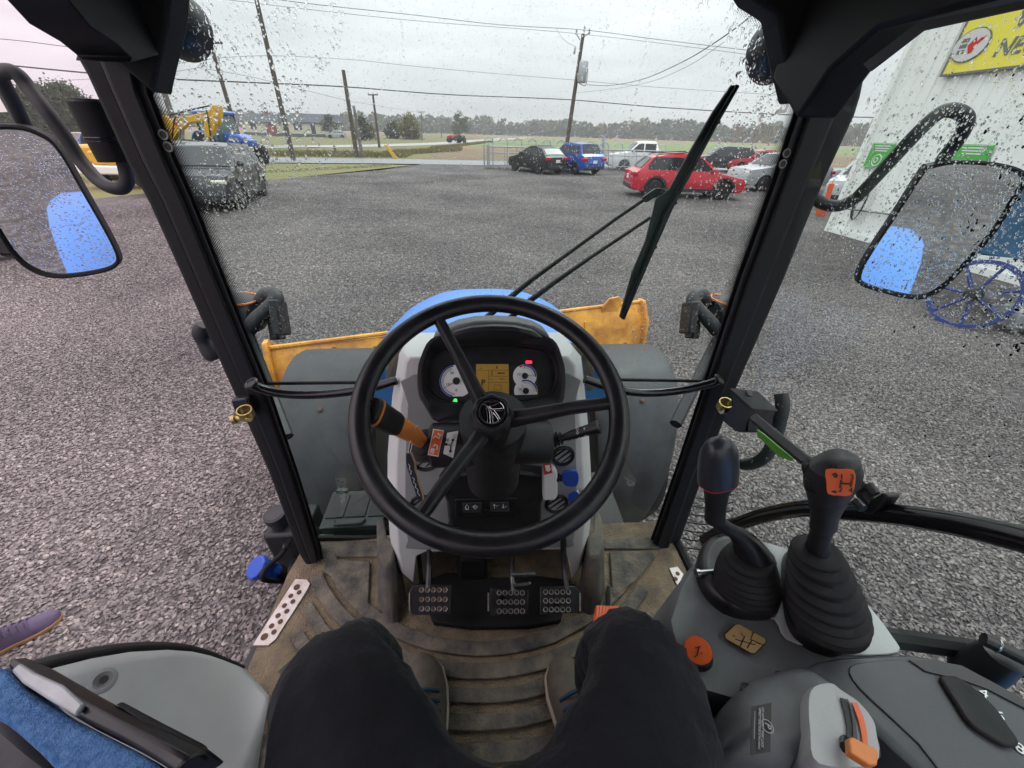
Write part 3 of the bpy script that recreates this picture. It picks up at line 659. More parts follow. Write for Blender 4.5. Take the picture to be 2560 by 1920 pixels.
# ---------------------------------------------------------------- houses
mat('siding_cream', (.60, .56, .42), .7, bump=.1); mat('siding_white', (.62, .62, .60), .7); mat('shingle', (.055, .06, .075), .85, var=.25, vscale=3); mat('brick_red', (.24, .06, .05), .85, var=.3, vscale=4); mat('foundation', (.10, .11, .12), .9); mat('window_dark', (.04, .05, .07), .1)
def house(name, label, o0, L, W_, eave, ridge, rz, wall, wins, annex=None):
    t = thing(name, label, 'house', o0, rz, group='bungalows across the road', world=False)
    bm = new(); prism(bm, [(0, 0, 0), (0, W_, 0), (0, W_, eave), (0, W_/2, ridge), (0, 0, eave)], (L, 0, 0)); obj('wall', bm, wall, t, smooth=0)
    bm = new(); box(bm, (L/2, W_/2, .28), (L+.1, W_+.1, .6)); obj('foundation', bm, 'foundation', t)
    ov = .45
    for s in (0, 1):
        e = (-ov if s == 0 else W_+ov); ez = eave-ov*(ridge-eave)/(W_/2)
        bm = new(); prism(bm, [(-ov, e, ez+.02), (L+ov, e, ez+.02), (L+ov, W_/2, ridge+.02), (-ov, W_/2, ridge+.02)], (0, 0, .16)); obj('roof', bm, 'shingle', t)
    bm = new(); box(bm, (L*.3, W_*.5, ridge+.3), (.7, .7, 1.2)); obj('chimney', bm, 'brick_red', t)
    for face, u, z, w, hh in wins:
        if face == 'g': c, s = (-.03, u, z), (.08, w, hh)
        else: c, s = (u, -.03, z), (w, .08, hh)
        bm = new(); box(bm, c, (s[0]+(.0 if face == 'g' else .24), s[1]+(.24 if face == 'g' else 0), s[2]+.24)); f = obj('window', bm, 'siding_white', t)
        bm = new(); box(bm, (c[0]-(.05 if face == 'g' else 0), c[1]-(.05 if face != 'g' else 0), c[2]), s); obj('pane', bm, 'window_dark', f)
    return t
hp = G(722, 352)
house('cream_house', 'cream bungalow with dark roof, its gable end facing the yard', (U(716, 338, y=117).x, 117, 0), 13, 8.4, 3.0, 4.7, rad(24), 'siding_cream', [('g', 5.1, 2.1, 1.5, 1.25), ('s', 3, 2.0, 1.8, 1.3), ('s', 6.4, 1.6, 1.0, 2.1), ('s', 9.5, 2.0, 1.6, 1.3)])
house('brick_house', 'low bungalow with dark roof and red brick end behind the leaning pole', (U(612, 338, y=122).x, 122, 0), 15, 9, 2.8, 4.5, rad(-10), 'siding_cream', [('s', 3, 1.9, 1.6, 1.2), ('s', 8, 1.9, 1.8, 1.2)])
bm = new(); box(bm, U(688, 338, y=118)*1.0+Vector((0, -1.2, 1.15)), (2.4, .5, 1.9), rad(-10)); w = obj('brick_wall', bm, 'brick_red'); tag(w, 'red brick end wall on the low bungalow', 'wall')

# ---------------------------------------------------------------- roadside pieces left
mat('concrete', (.33, .31, .28), .85, var=.15, vscale=3)
for i, (x, y) in enumerate(((208, 359), (228, 358))):
    p = G(x, y); bm = new(); prism(bm, [p+Vector((-2.0, 0, 0)), p+Vector((2.0, 0, 0)), p+Vector((2.0, 0, 1.0)), p+Vector((-2.0, 0, 1.0))], (0, 1.0, 0))
    tag(obj('concrete_block', bm, 'concrete', bevel=.06), 'low concrete block at the roadside field edge behind the mirror arm', 'block', 'concrete blocks at the field edge')
gr = thing('guard_rail', 'galvanized guard rail on wooden posts along the highway by the houses', 'guard rail', (-20, 44, 0))
bm = new(); tube(bm, [(-34, 37.5, .62), (-12.5, 42, .62)], .14, 6, flat=.3); obj('beam', bm, 'galv', gr)
for k in range(7):
    p = Vector((-33.5, 37.6, 0)).lerp(Vector((-12.8, 41.9, 0)), k/6); bm = new(); box(bm, p+Vector((0, .15, .32)), (.16, .16, .9)); obj('post', bm, 'wood_grey', gr)
sg = thing('roadside_sign', 'white roadside sign on a dark leaning post behind the mirror arm', 'sign', tuple(G(40, 420)))
p = G(40, 420); bm = new(); tube(bm, [U(42, 312, y=p.y), U(3, 243, y=p.y)], .06, 6); obj('post', bm, 'machine_black', sg)
bm = new(); prism(bm, [U(x, y, y=p.y+.02) for x, y in ((-60, 232), (6, 246), (18, 280), (-60, 282))], (0, .06, 0)); obj('panel', bm, 'car_white', sg)
c = G(60, 640); R_t = .78; bw = thing('loose_wheel', 'big ribbed tractor wheel standing behind the left mirror', 'wheel', tuple(c))
ax = Vector((.80, -.60, 0)).normalized(); c = Vector((c.x, c.y, R_t+.02)); bm = new(); lathe(bm, [(.38, -.2), (.70, -.24), (.74, -.16), (.74, .16), (.70, .24), (.38, .2)], c, ax, 36); obj('tyre_wall', bm, 'tyre', bw)
s_, t_ = frame(ax)
for k in range(34):
    a_ = k*2*math.pi/34; d_ = s_*math.cos(a_)+t_*math.sin(a_); e_ = ax.cross(d_); sg_ = 1 if k % 2 else -1
    bm = new(); q = c+d_*.735; prism(bm, [q+ax*.24*sg_+e_*.05, q+ax*.24*sg_-e_*.01, q-ax*.03*sg_-e_*.05, q-ax*.03*sg_+e_*.01], d_*.045); obj('tread_lug', bm, 'tyre', bw)

# ---------------------------------------------------------------- utility poles and wires
def pole(label, base, top, y, r=.15, arms=(), m='wood', extra=None, h=None):
    b_ = U(*base, y=y); b_.z = 0; t_ = U(*top, y=y)
    p = thing('utility_pole', label, 'pole', tuple(b_), group='wooden utility poles')
    bm = new(); tube(bm, [b_, b_.lerp(t_, .5), t_], [r*1.15, r, r*.8], 10); obj('shaft', bm, m, p)
    for (px1, py1, px2, py2) in arms:
        bm = new(); tube(bm, [U(px1, py1, y=y-.12), U(px2, py2, y=y-.12)], .075, 6); obj('crossarm', bm, m, p)
        for k in (.06, .5, .94):
            q = U(px1+(px2-px1)*k, py1+(py2-py1)*k, y=y-.12); bm = new(); lathe(bm, [(.05, 0), (.07, .08), (.04, .14), (.06, .22), (0, .26)], q, (0, 0, 1), 8); obj('insulator', bm, 'galv', p)
    return p, b_, t_
pole('grey pole right beside the left cab pillar', (438, 330), (388, 160), 30, .17, m='wood_grey')
pole('leaning pole with a crossarm behind the excavator and blue tractor', (588, 320), (506, 40), 40, .15, ((489, 107, 556, 107),))
pole('tall dark pole rising in front of the low bungalow', (735, 405), (632, -40), 34, .15)
pole('pole standing beside a shorter one at the ditch', (893, 396), (858, 175), 40, .17)
pole('short cut off pole beside a taller one at the ditch', (906, 394), (884, 264), 41, .14, m='wood_grey')
pole('slim pole with a wide crossarm left of the willow bush', (947, 358), (932, 236), 62, .15, ((920, 237, 945, 237),))
pole('distant crossarm pole just right of the willow bush', (1055, 350), (1053, 279), 105, .14, ((1044, 280, 1062, 280),), m='wood_grey')
pole('far crossarm pole beside the farm lane, second along the row', (1104, 346), (1102, 294), 150, .14, ((1096, 296, 1109, 296),), m='wood_grey')
pole('farthest small crossarm pole in the row along the lane', (1128, 343), (1126, 306), 200, .14, ((1121, 307, 1131, 307),), m='wood_grey')
mp_, mb, mt = pole('tall leaning pole with a grey transformer behind the gate', (1413, 384), (1458, 85), 46, .19)
for a, b_ in (((1455, 96), (1473, 82)), ((1450, 100), (1441, 84)), ((1459, 86), (1461, 76))):
    q0, q1 = U(*a, y=46), U(*b_, y=46); bm = new(); tube(bm, [q0, q1], .05, 6); obj('bracket', bm, 'galv', mp_)
    bm = new(); lathe(bm, [(.07, -.1), (.11, 0), (.06, .1), (.1, .2), (.05, .3), (0, .36)], q1, (0, 0, 1), 8); obj('insulator', bm, 'galv', mp_)
q = U(1457, 180, y=45.6); bm = new(); lathe(bm, [(.0, -.85), (.38, -.8), (.42, -.7), (.42, .7), (.38, .78), (0, .82)], q, (.04, 0, 1), 18); obj('transformer', bm, 'galv', mp_)
bm = new(); tube(bm, smoothpath([U(x, y, y=45.2) for x, y in ((1470, 172), (1468, 195), (1463, 214), (1448, 208), (1440, 200))], 4), .03, 6); obj('cable_loop', bm, 'machine_black', mp_)
bm = new(); q = U(1437, 126, y=45.8); lathe(bm, [(.05, -.3), (.1, -.2), (.1, .2), (.05, .3)], q, (.1, 0, 1), 8); obj('cutout_fuse', bm, 'galv', mp_)
mat('wire', (.03, .032, .036), .5)
def wire(label, pts, r, k=6):
    bm = new(); tube(bm, smoothpath([U(x, y, y=yy) for x, y, yy in pts], k), r*.66, 5); tag(obj('power_line', bm, 'wire'), label, 'cable', 'overhead cables')
wire('thick dark cable crossing the whole view below the transformer', [(-60, 155, 30), (205, 181, 30), (395, 196, 30), (620, 206, 30), (862, 217, 34), (1130, 237, 40), (1418, 249, 45.7), (1660, 269, 42), (1990, 288, 38), (2300, 296, 36)], .055)
wire('upper thin cable running to the top of the transformer pole', [(330, -60, 40), (700, 0, 42), (1040, 38, 44), (1250, 62, 45), (1460, 75, 46), (1640, 98, 44), (1990, 140, 42)], .03)
wire('second thin cable just under the upper one', [(330, -30, 40), (740, 20, 42), (1040, 52, 44), (1300, 72, 45), (1441, 84, 46), (1650, 108, 44), (1990, 152, 42)], .022)
wire('faint cable at mid height reaching the transformer pole', [(395, 165, 40), (620, 140, 40), (860, 148, 42), (1040, 166, 44), (1250, 185, 45), (1434, 200, 46), (1640, 218, 44), (1990, 240, 42)], .02)
wire('curved service cable rising from the transformer to the building', [(1468, 212, 45), (1520, 214, 40), (1600, 200, 30), (1700, 158, 22), (1800, 98, 16), (1900, 20, 12), (1960, -60, 9)], .028)
wire('thin stay below the curved service cable', [(1440, 232, 45), (1520, 224, 40), (1620, 206, 30), (1720, 165, 22), (1810, 105, 17)], .014)
wire('thin cable crossing the sky above the mirror arm', [(-80, 90, 30), (60, 103, 30), (180, 118, 30), (330, 130, 30)], .024)
wire('faint cable sagging behind the mirror arm', [(-80, 208, 40), (60, 204, 40), (220, 198, 40), (395, 185, 40), (520, 165, 40)], .018)
wire('low line between the crossarm poles', [(500, 170, 40), (640, 195, 41), (862, 250, 48), (930, 262, 62), (1054, 282, 105)], .02)
wire('jumper hanging from the upper cable', [(1390, 70, 45.5), (1410, 100, 45.5), (1437, 116, 45.8)], .018)
for i, (a, b_) in enumerate((((962, 362), (990, 397)),)):
    p = thing('guy_wire_guard', 'pair of bright yellow guy wire guards slanting at the ditch', 'guard', tuple(G(990, 397)))
    for dx in (0, 5):
        q1 = G(988+dx, 397); q0 = U(961+dx, 362, y=q1.y); bm = new(); tube(bm, [q0, q1], .07, 6); obj('guard_tube', bm, 'yellow', p)

# ---------------------------------------------------------------- chain link gate and hooped fence posts
fg = thing('sliding_gate', 'galvanized chain link sliding gate behind the black hatchback', 'gate', tuple(G(1217, 428)))
FY = 30.3
def rail(px, r=.03, nm='rail', par=fg, y=FY): bm = new(); tube(bm, [U(x, y_, y=y) for x, y_ in px], r, 6); return obj(nm, bm, 'galv', par)
for x in (1210, 1218, 1222): rail(((x, 362), (x+1, 428)), .05, 'gate_post')
rail(((1222, 366), (1660, 378)), .045); rail(((1225, 381), (1640, 392)), .03); rail(((1224, 426), (1650, 432)), .045); rail(((1224, 412), (1650, 418)), .025)
for k in range(14): x = 1232+k*30; rail(((x, 367+k*.8), (x, 427+k*.4)), .02, 'upright')
for k in range(4): x = 1245+k*100; rail(((x, 425), (x+45, 385)), .02, 'brace')
def chain_mat():
    m = bpy.data.materials.new('chain_mesh'); m.use_nodes = True; N, L = m.node_tree.nodes, m.node_tree.links; N.clear()
    o = N.new('ShaderNodeOutputMaterial'); t = N.new('ShaderNodeBsdfTransparent'); d = N.new('ShaderNodeBsdfPrincipled'); d.inputs['Base Color'].default_value = (.4, .42, .44, 1); d.inputs['Roughness'].default_value = .5
    g = N.new('ShaderNodeTexCoord'); mp = N.new('ShaderNodeMapping'); mp.inputs['Rotation'].default_value = (0, rad(45), 0); mp.inputs['Scale'].default_value = (18, 18, 18)
    s = N.new('ShaderNodeSeparateXYZ'); L.new(g.outputs['Object'], mp.inputs[0]); L.new(mp.outputs[0], s.inputs[0])
    w = []
    for i in (0, 2):
        f = N.new('ShaderNodeMath'); f.operation = 'FRACT'; L.new(s.outputs[i], f.inputs[0]); c = N.new('ShaderNodeMath'); c.operation = 'LESS_THAN'; c.inputs[1].default_value = .09; L.new(f.outputs[0], c.inputs[0]); w.append(c)
    a = N.new('ShaderNodeMath'); a.operation = 'MAXIMUM'; L.new(w[0].outputs[0], a.inputs[0]); L.new(w[1].outputs[0], a.inputs[1])
    x = N.new('ShaderNodeMixShader'); L.new(a.outputs[0], x.inputs[0]); L.new(t.outputs[0], x.inputs[1]); L.new(d.outputs[0], x.inputs[2]); L.new(x.outputs[0], o.inputs[0]); M['chain_mesh'] = m
chain_mat()
bm = new(); cap(bm, loop(bm, [U(x, y_, y=FY+.04) for x, y_ in ((1222, 366), (1655, 378), (1650, 432), (1224, 427))])); obj('wire_mesh', bm, 'chain_mesh', fg, smooth=0)
for k in range(13):
    x = 1216+k*36.2; y0 = 343+k*1.5; f = k/13
    fp = thing('hooped_post', 'galvanized fence post bent over into a hook at the top', 'fence post', tuple(G(x+12, 426+k*.5)), group='hooked posts along the fence')
    yy = FY+1.2; s = 9-f*1
    pts = [(x+1.8*s, 426), (x+1.8*s, y0+10), (x+1.4*s, y0+3), (x+.6*s, y0), (x-.2*s, y0+4), (x-.6*s, y0+10)]
    bm = new(); tube(bm, smoothpath([U(a, b_, y=yy) for a, b_ in pts], 3), .035, 6); obj('post', bm, 'galv', fp)
for nm, z0 in (('top', 348), ('low', 356)):
    bm = new(); tube(bm, [U(1212, z0, y=FY+1.2), U(1420, z0+9, y=FY+1.2), U(1665, z0+22, y=FY+1.2)], .012, 4); tag(obj('fence_wire', bm, 'galv'), 'thin %s wire strung along the hooked fence posts' % nm, 'wire')
bm = new(); p0 = G(1473, 428); tube(bm, [U(1509, 340, y=34), U(1507, 432, y=34)], .12, 8); tag(obj('steel_post', bm, 'galv'), 'plain grey steel post behind the white pickup', 'post')

# ---------------------------------------------------------------- white building with signs
mat('metal_white', (.84, .86, .83), .5, var=.03, vscale=1.5); mat('sign_yellow', (.80, .72, .07), .5); mat('poster_green', (.06, .42, .06), .5); mat('oval_white', (.62, .62, .60), .5); mat('sign_grey', (.16, .16, .15), .6)
bd = thing('metal_building', 'white corrugated metal building beyond the right door', 'building', (10.0, 5, 0))
BX = G(2088, 578); BX2 = G(2450, 690); bx = (BX.x+BX2.x)/2; by = BX.y
def corr(y0, y1, x, hgt, axis='y'):
    rows0, rows1 = [], []; y = y0; k = 0
    while y > y1:
        for dy, dx in ((0, 0), (.16, 0), (.185, -.035), (.225, -.035), (.25, 0)):
            rows0.append((x+dx, y-dy, -.05)); rows1.append((x+dx, y-dy, hgt))
        y -= .25
    return rows0, rows1
r0, r1_ = corr(by, -9, bx, 6.5)
bm = new(); bridge(bm, loop(bm, r0), loop(bm, r1_), False); obj('front_wall', bm, 'metal_white', bd, smooth=20)
bm = new(); box(bm, (bx+8.02, by-.06, 3.2), (16, .08, 6.5)); obj('end_wall', bm, 'metal_white', bd)
bm = new(); box(bm, (bx+7, -1, 6.62), (15, by*2+5, .2)); obj('roof', bm, 'galv', bd)
bm = new(); box(bm, (bx-.045, by+.02, 3.22), (.13, .13, 6.5)); obj('corner_trim', bm, 'metal_white', bd, bevel=.01)
bm = new(); box(bm, (bx-.05, by-6, .06), (.05, 12, .14)); obj('base_trim', bm, 'metal_white', bd)
WX = bx-.05
sy = thing('yellow_sign', 'large yellow sign with an oval emblem on the white building', 'sign', tuple(U(2370, 185, x=WX)))
c1, c2 = U(2362, 186, x=WX), U(2412, 48, x=WX)
ty0 = c1.y; z0, z1 = c1.z, max(c2.z, c1.z+1.15)
bm = new(); box(bm, (WX-.03, ty0-2.1, (z0+z1)/2), (.05, 4.2, z1-z0)); obj('panel', bm, 'sign_yellow', sy)
for zz in (z0-.02, z1+.02): bm = new(); box(bm, (WX-.03, ty0-2.1, zz), (.07, 4.28, .04)); obj('frame', bm, 'sign_grey', sy)
for yy_ in (ty0+.02,): bm = new(); box(bm, (WX-.03, yy_, (z0+z1)/2), (.07, .04, z1-z0)); obj('frame', bm, 'sign_grey', sy)
oc = U(2428, 113, x=WX-.06); xx = WX-.062; oc = Vector((xx, oc.y, oc.z))
def ell(cy, cz, ry, rz_, x, n=28): return [(x, cy+ry*math.cos(2*math.pi*k/n), cz+rz_*math.sin(2*math.pi*k/n)) for k in range(n)]
hgt = z1-z0
bm = new(); prism(bm, ell(oc.y, oc.z, .34, .27, xx), (-.012, 0, 0)); ov = obj('emblem', bm, 'sign_grey', sy)
bm = new(); prism(bm, ell(oc.y, oc.z, .32, .25, xx-.013), (-.008, 0, 0)); obj('emblem_face', bm, 'oval_white', ov)
def yz(poly, m, nm, par, x): bm = new(); prism(bm, [(x, oc.y-a, oc.z+b_) for a, b_ in poly], (-.006, 0, 0)); return obj(nm, bm, m, par)
xe = xx-.022
for zz in (.09, .0, -.09): yz([(-.20, zz-.03), (-.06, zz-.03), (-.06, zz+.03), (-.20, zz+.03)], 'sign_grey', 'emblem_bar', ov, xe)
yz([(-.04, .0), (.06, .12), (.10, .04), (.16, .1), (.2, .06), (.12, -.02), (.10, -.12), (.04, -.14)], 'red_mark', 'emblem_mark', ov, xe)
yz([(.16, .08), (.24, .12), (.25, .09), (.18, .05)], 'red_mark', 'emblem_mark', ov, xe)
tp = U(2495, 118, x=WX-.06)
text('NEUSON', .36, 'sign_grey', 'lettering', sy, (WX-.06, tp.y+.03, oc.z-.13), (0, -1, 0), (0, 0, 1), 'LEFT', .004, .002, .15, .008)
text('WACKER', .36, 'sign_grey', 'lettering', sy, (WX-.06, tp.y-.06, oc.z+.24), (0, -1, 0), (0, 0, 1), 'LEFT', .004, .002, .15, .008)
for i, (ax_, ay, bx_, by_, lab) in enumerate(((2186, 357, 2186, 420, 'green poster with a round white drawing at the corner of the white building'), (2400, 360, 2370, 392, 'green notice on the white wall above the right mirror'))):
    p1, p2 = U(ax_, ay, x=WX), U(bx_, by_, x=WX); hh = abs(p1.z-p2.z) if i == 0 else .62
    ps = thing('green_poster', lab, 'poster', (WX, p1.y, p1.z-hh))
    wd = .62 if i == 0 else .66
    bm = new(); box(bm, (WX-.012, p1.y-wd/2, p1.z-hh/2), (.02, wd, hh)); obj('panel', bm, 'poster_green', ps)
    for k in range(3):
        bm = new(); box(bm, (WX-.025, p1.y-wd*.5, p1.z-.06-.05*k), (.004, wd*(.7-.08*k), .022)); obj('white_line', bm, 'white_print', ps)
    bm = new()
    for zz in (p1.z-.015, p1.z-hh+.015): box(bm, (WX-.024, p1.y-wd/2, zz), (.003, wd*.94, .008))
    obj('border', bm, 'white_print', ps)
    if i == 0:
        bm = new(); torus(bm, (WX-.026, p1.y-wd*.5, p1.z-hh*.68), (1, 0, 0), .12, .012, 20, 5); torus(bm, (WX-.026, p1.y-wd*.5+.02, p1.z-hh*.68), (1, 0, 0), .05, .012, 14, 5); obj('drawing', bm, 'white_print', ps)
    else:
        for k in range(3):
            bm = new(); box(bm, (WX-.025, p1.y-wd*.5, p1.z-hh*.55-.06*k), (.004, wd*.8, .03)); obj('white_line', bm, 'white_print', ps)
# conduit coil and wire on the wall
bm = new(); q = U(2150, 505, x=WX-.08)
for k in range(4): tube(bm, [Vector((WX-.08-.02*k, q.y+.16*math.cos(a)*(1-.12*k)-.03*k, q.z+.42*math.sin(a))) for a in [rad(x) for x in range(0, 361, 20)]], .012, 5)
tag(obj('cable_coil', bm, 'machine_black'), 'loose black cable coil hanging on the white wall', 'cable')
bm = new(); tube(bm, [U(2115, 522, x=WX-.05), U(2225, 536, x=WX-.05)], .02, 6); tag(obj('conduit', bm, 'sign_grey'), 'thin grey conduit low on the white wall', 'conduit')
# orange marker post
mk = thing('marker_post', 'bright orange marker post with a square foot by the building corner', 'marker', tuple(G(2052, 540)))
p = G(2052, 540); bm = new(); tube(bm, [U(2066, 500, y=p.y), U(2080, 458, y=p.y)], .08, 8); tube(bm, [U(2080, 458, y=p.y), U(2086, 448, y=p.y)], .015, 6); obj('tube', bm, 'orange_red', mk)
bm = new(); prism(bm, [U(2046, 540, y=p.y), U(2064, 542, y=p.y), U(2067, 521, y=p.y), U(2050, 521, y=p.y)], (0, .15, 0)); obj('foot', bm, 'orange_red', mk)
bm = new(); tube(bm, [U(2056, 523, y=p.y+.05), U(2066, 500, y=p.y+.05)], .03, 6); obj('neck', bm, 'orange_red', mk)

# ---------------------------------------------------------------- blue seed drill with spoked wheel
mat('drill_blue', (.03, .05, .20), .45, var=.15, vscale=6); mat('drill_panel', (.03, .10, .19), .4, var=.1, vscale=3)
sdp = G(2420, 830); dr = thing('seed_drill', 'seed drill with a blue spoked wheel and grey mesh hopper by the building', 'farm machine', tuple(sdp))
wc = Vector((sdp.x+.05, sdp.y+.25, .44)); axw = Vector((-.93, -.33, .12)).normalized()
bm = new(); torus(bm, wc, axw, .43, .028, 36, 6); bm2 = new(); lathe(bm2, [(.405, -.045), (.455, -.045), (.455, .045), (.405, .045), (.405, -.045)], wc, axw, 40, caps=False); bm.free()
obj('wheel_rim', bm2, 'drill_blue', dr)
s_, t_ = frame(axw)
for k in range(7):
    a_ = k*2*math.pi/7; d_ = s_*math.cos(a_)+t_*math.sin(a_); bm = new(); tube(bm, [wc+d_*.05, wc+d_*.41], .022, 6); obj('spoke', bm, 'drill_blue', dr)
bm = new(); lathe(bm, [(.05, -.08), (.09, -.06), (.09, .06), (.05, .1), (0, .1)], wc, axw, 14); obj('hub', bm, 'machine_black', dr)
for dz, l in ((.0, 1.3), (-.16, 1.1)):
    bm = new(); box(bm, wc+Vector((.62, -.35, .05+dz)), (l, .07, .07), rad(-20)); obj('frame_beam', bm, 'galv', dr)
bm = new(); box(bm, wc+Vector((.95, .35, 1.25)), (.9, .9, 1.7), rad(20)); obj('hopper', bm, 'drill_panel', dr, bevel=.03)
bm = new(); prism(bm, [wc+Vector((.62, -.35, .35)), wc+Vector((1.5, -.75, .35)), wc+Vector((1.9, -.55, 1.35)), wc+Vector((.95, -.05, 1.35))], (.05, .12, 0)); obj('mesh_guard', bm, 'galv', dr)
bm = new(); box(bm, wc+Vector((.45, .22, .42)), (.5, .06, .03), rad(-25)); obj('edge_strip', bm, 'car_white', dr)
bm = new(); box(bm, wc+Vector((.75, -.35, -.22)), (.8, .3, .3), rad(-20)); obj('opener', bm, 'galv', dr, bevel=.05)
bm = new(); tube(bm, [wc+Vector((1.1, -.5, -.1)), wc+Vector((1.2, -.6, -.42))], .03, 6); obj('leg', bm, 'galv', dr)
# ================================================================ the tractor around the camera
FL = 1.05                                    # cab floor height
T = thing('tractor', 'blue tractor seen from its own driving seat, black cab frame and pale grey dashboard', 'tractor', (0, .4, 0))
def part(nm, bm, m, par=None, **k): return obj(nm, bm, m, par or T, **k)
def zs(a, ox, oy, s): return [(x/s+ox, y/s+oy) for x, y in a]
# ---- front pillars (plane leaning slightly forward)
PP, PN = Vector((0, .71, FL)), Vector((0, 1, -.105)).normalized()
def pil(px, py, dy=0): return UP(px, py, PP+Vector((0, dy, 0)), PN)
Lleft = [(183, 110), (191, 136), (220, 188), (318, 402), (374, 507), (461, 700), (585, 981), (673, 1180), (748, 1384), (768, 1415)]
Lright = [(372, 110), (378, 180), (384, 240), (443, 395), (490, 505), (566, 700), (679, 981), (746, 1180), (803, 1366), (806, 1398)]
Rleft = [(2000, 190), (1995, 240), (1988, 266), (1929, 450), (1886, 570), (1842, 690), (1752, 975), (1690, 1165), (1625, 1352), (1622, 1385)]
Rright = [(2160, 190), (2150, 240), (2135, 289), (2060, 450), (2010, 570), (1962, 690), (1838, 975), (1766, 1165), (1692, 1375), (1672, 1402)]
def strip(nm, A, B, f0, f1, d0, d1, m, par, bev=.003):
    """vertical strip of a pillar between fractions f0..f1, from depth d0 (towards the driver) to d1"""
    fr, bk = [], []
    for (ax, ay), (bx_, by_) in zip(A, B):
        for d_, dst in ((d0, fr), (d1, bk)):
            p, q = UP(ax, ay, PP+PN*d_, PN), UP(bx_, by_, PP+PN*d_, PN); dst.append((p.lerp(q, f0), p.lerp(q, f1)))
    rings = [[f[0], f[1], k[1], k[0]] for f, k in zip(fr, bk)]
    bm = new(); loft(bm, rings); return part(nm, bm, m, par, bevel=bev)
for side, A, B in (('L', Lleft, Lright), ('R', Rright, Rleft)):
    post = strip('cab_pillar', A, B, .30, .74, -.012, .055, 'frame_black', T, .006)
    strip('pillar_core', A, B, .03, .985, .034, .05, 'frame_black', post, 0)
    strip('door_seal', A, B, 0, .34, .004, .05, 'black_rubber', post, .005)
    strip('glass_trim', A, B, .70, .90, .0, .05, 'trim_dark', post, .002)
    strip('glass_gasket', A, B, .86, 1.0, .018, .056, 'black_rubber', post, .002)
    for (x, y) in (((409, 337), (421, 367)) if side == 'L' else ((1966, 383), (1956, 410))):
        bm = new(); torus(bm, pil(x, y)-PN*.001, PN, .0068, .0014, 20, 6); obj('screw_ring', bm, 'steel_dirty', post)
        bm = new(); disc(bm, pil(x, y)-PN*.0012, PN, .0058, 16, .0008); obj('screw_hole', bm, 'black_print', post)
# ---- head lining: corner covers, side rails, header and roof
def cover(nm, px, y, th, m='liner', par=None, bev=.006, axis='y'):
    bm = new(); prism(bm, [U(a, b_, **{axis: y}) for a, b_ in px], (0, th, 0) if axis == 'y' else (th, 0, 0)); return part(nm, bm, m, par, bevel=bev)
roof = None
bm = new(); box(bm, (0, .05, 2.475), (1.36, 1.85, .05)); roof = part('roof', bm, 'liner', bevel=.02)
bm = new(); box(bm, (0, .1, 2.55), (1.5, 2.1, .1)); obj('roof_skin', bm, 'blue_paint', roof, bevel=.04)
cover('corner_cover', [(120, -160), (60, -20), (150, 75), (205, 118), (290, 160), (330, 190), (384, 236), (384, 215), (400, 140), (418, 60), (424, 0), (430, -160)], .80, .05)
cover('corner_cover', [(1790, -160), (1885, 0), (1945, 38), (1950, 62), (1966, 152), (1990, 262), (2040, 230), (2110, 205), (2200, 150), (2290, 60), (2230, -160)], .80, .05)
# side rails over the door openings
cover('door_rail', [(186, 152), (191, 138), (150, 105), (72, 60), (16, 0), (-45, -90), (-120, -260), (60, -260), (200, -40), (330, 120)], -.565, .07, 'frame_black', axis='x')
cover('door_rail', [(2090, 300), (2180, 181), (2311, 80), (2440, 52), (2560, 26), (2800, -25), (2800, -200), (2300, -200), (2100, 0), (2020, 200)], .575, -.07, 'frame_black', axis='x')
cover('rail_trim', [(2180, 178), (2311, 77), (2440, 49), (2560, 23), (2800, -28), (2800, -48), (2560, 3), (2440, 29), (2305, 55), (2165, 160)], .500, -.004, 'trim_dark', axis='x', bev=0)
bm = new(); box(bm, (0, .86, 2.43), (1.2, .07, .09)); part('header_rail', bm, 'frame_black', bevel=.01)
for s in (-1, 1):
    bm = new(); box(bm, (s*.58, -.72, 1.75), (.07, .07, 1.5)); part('rear_pillar', bm, 'frame_black', bevel=.01)
bm = new(); box(bm, (0, -.78, 1.3), (1.2, .06, .5)); part('rear_bulkhead', bm, 'grey_dark', bevel=.01)
# roof work lights outside the glass
for px, py, r in ((432, 56, .052), (1952, 122, .056)):
    c = U(px, py, y=1.0); d_ = Vector((0, 1, -.1)).normalized()
    bm = new(); lathe(bm, [(0, -.055), (r*.55, -.05), (r*.9, -.03), (r, 0), (r, .03), (0, .03)], c, d_, 28); wlp = part('work_light', bm, 'black_plastic')
    bm = new(); disc(bm, c+d_*.031, d_, r*.9, 24); obj('lens', bm, 'clear_glass', wlp)
    bm = new(); tube(bm, [c+Vector((0, 0, .03)), Vector((c.x+(.09 if c.x < 0 else -.09)*-1, .97, 2.42))], .014, 8); obj('bracket', bm, 'black_plastic', wlp)

# ---- windscreen, seams
GP, GN = Vector((0, .805, FL)), Vector((0, 1, -.105)).normalized()
def gpt(x, z): return Vector((x, .805+.105*(z-FL), z))
def glass_panel(nm, corners, n, m='cab_glass'):
    bm = new(); prism(bm, corners, Vector(n)*.005); return part(nm, bm, m, smooth=0)
wind = glass_panel('windscreen', [gpt(-.615, 1.0), gpt(.66, 1.0), gpt(.66, 2.44), gpt(-.615, 2.44)], GN)
def gl(px, py, d=0): return UP(px, py, GP+GN*d, GN)
bm = new(); tube(bm, [gl(640, 959, -.006), gl(990, 955, -.006)], .0045, 6); obj('glass_seam', bm, 'black_rubber', wind)
bm = new(); tube(bm, [gl(1465, 948, -.006), gl(1790, 953, -.006)], .0045, 6); obj('glass_seam', bm, 'black_rubber', wind)
bm = new(); tube(bm, [gl(780, 1345, -.008), gl(975, 1345, -.008)], .009, 6); obj('glass_seal', bm, 'black_rubber', wind)
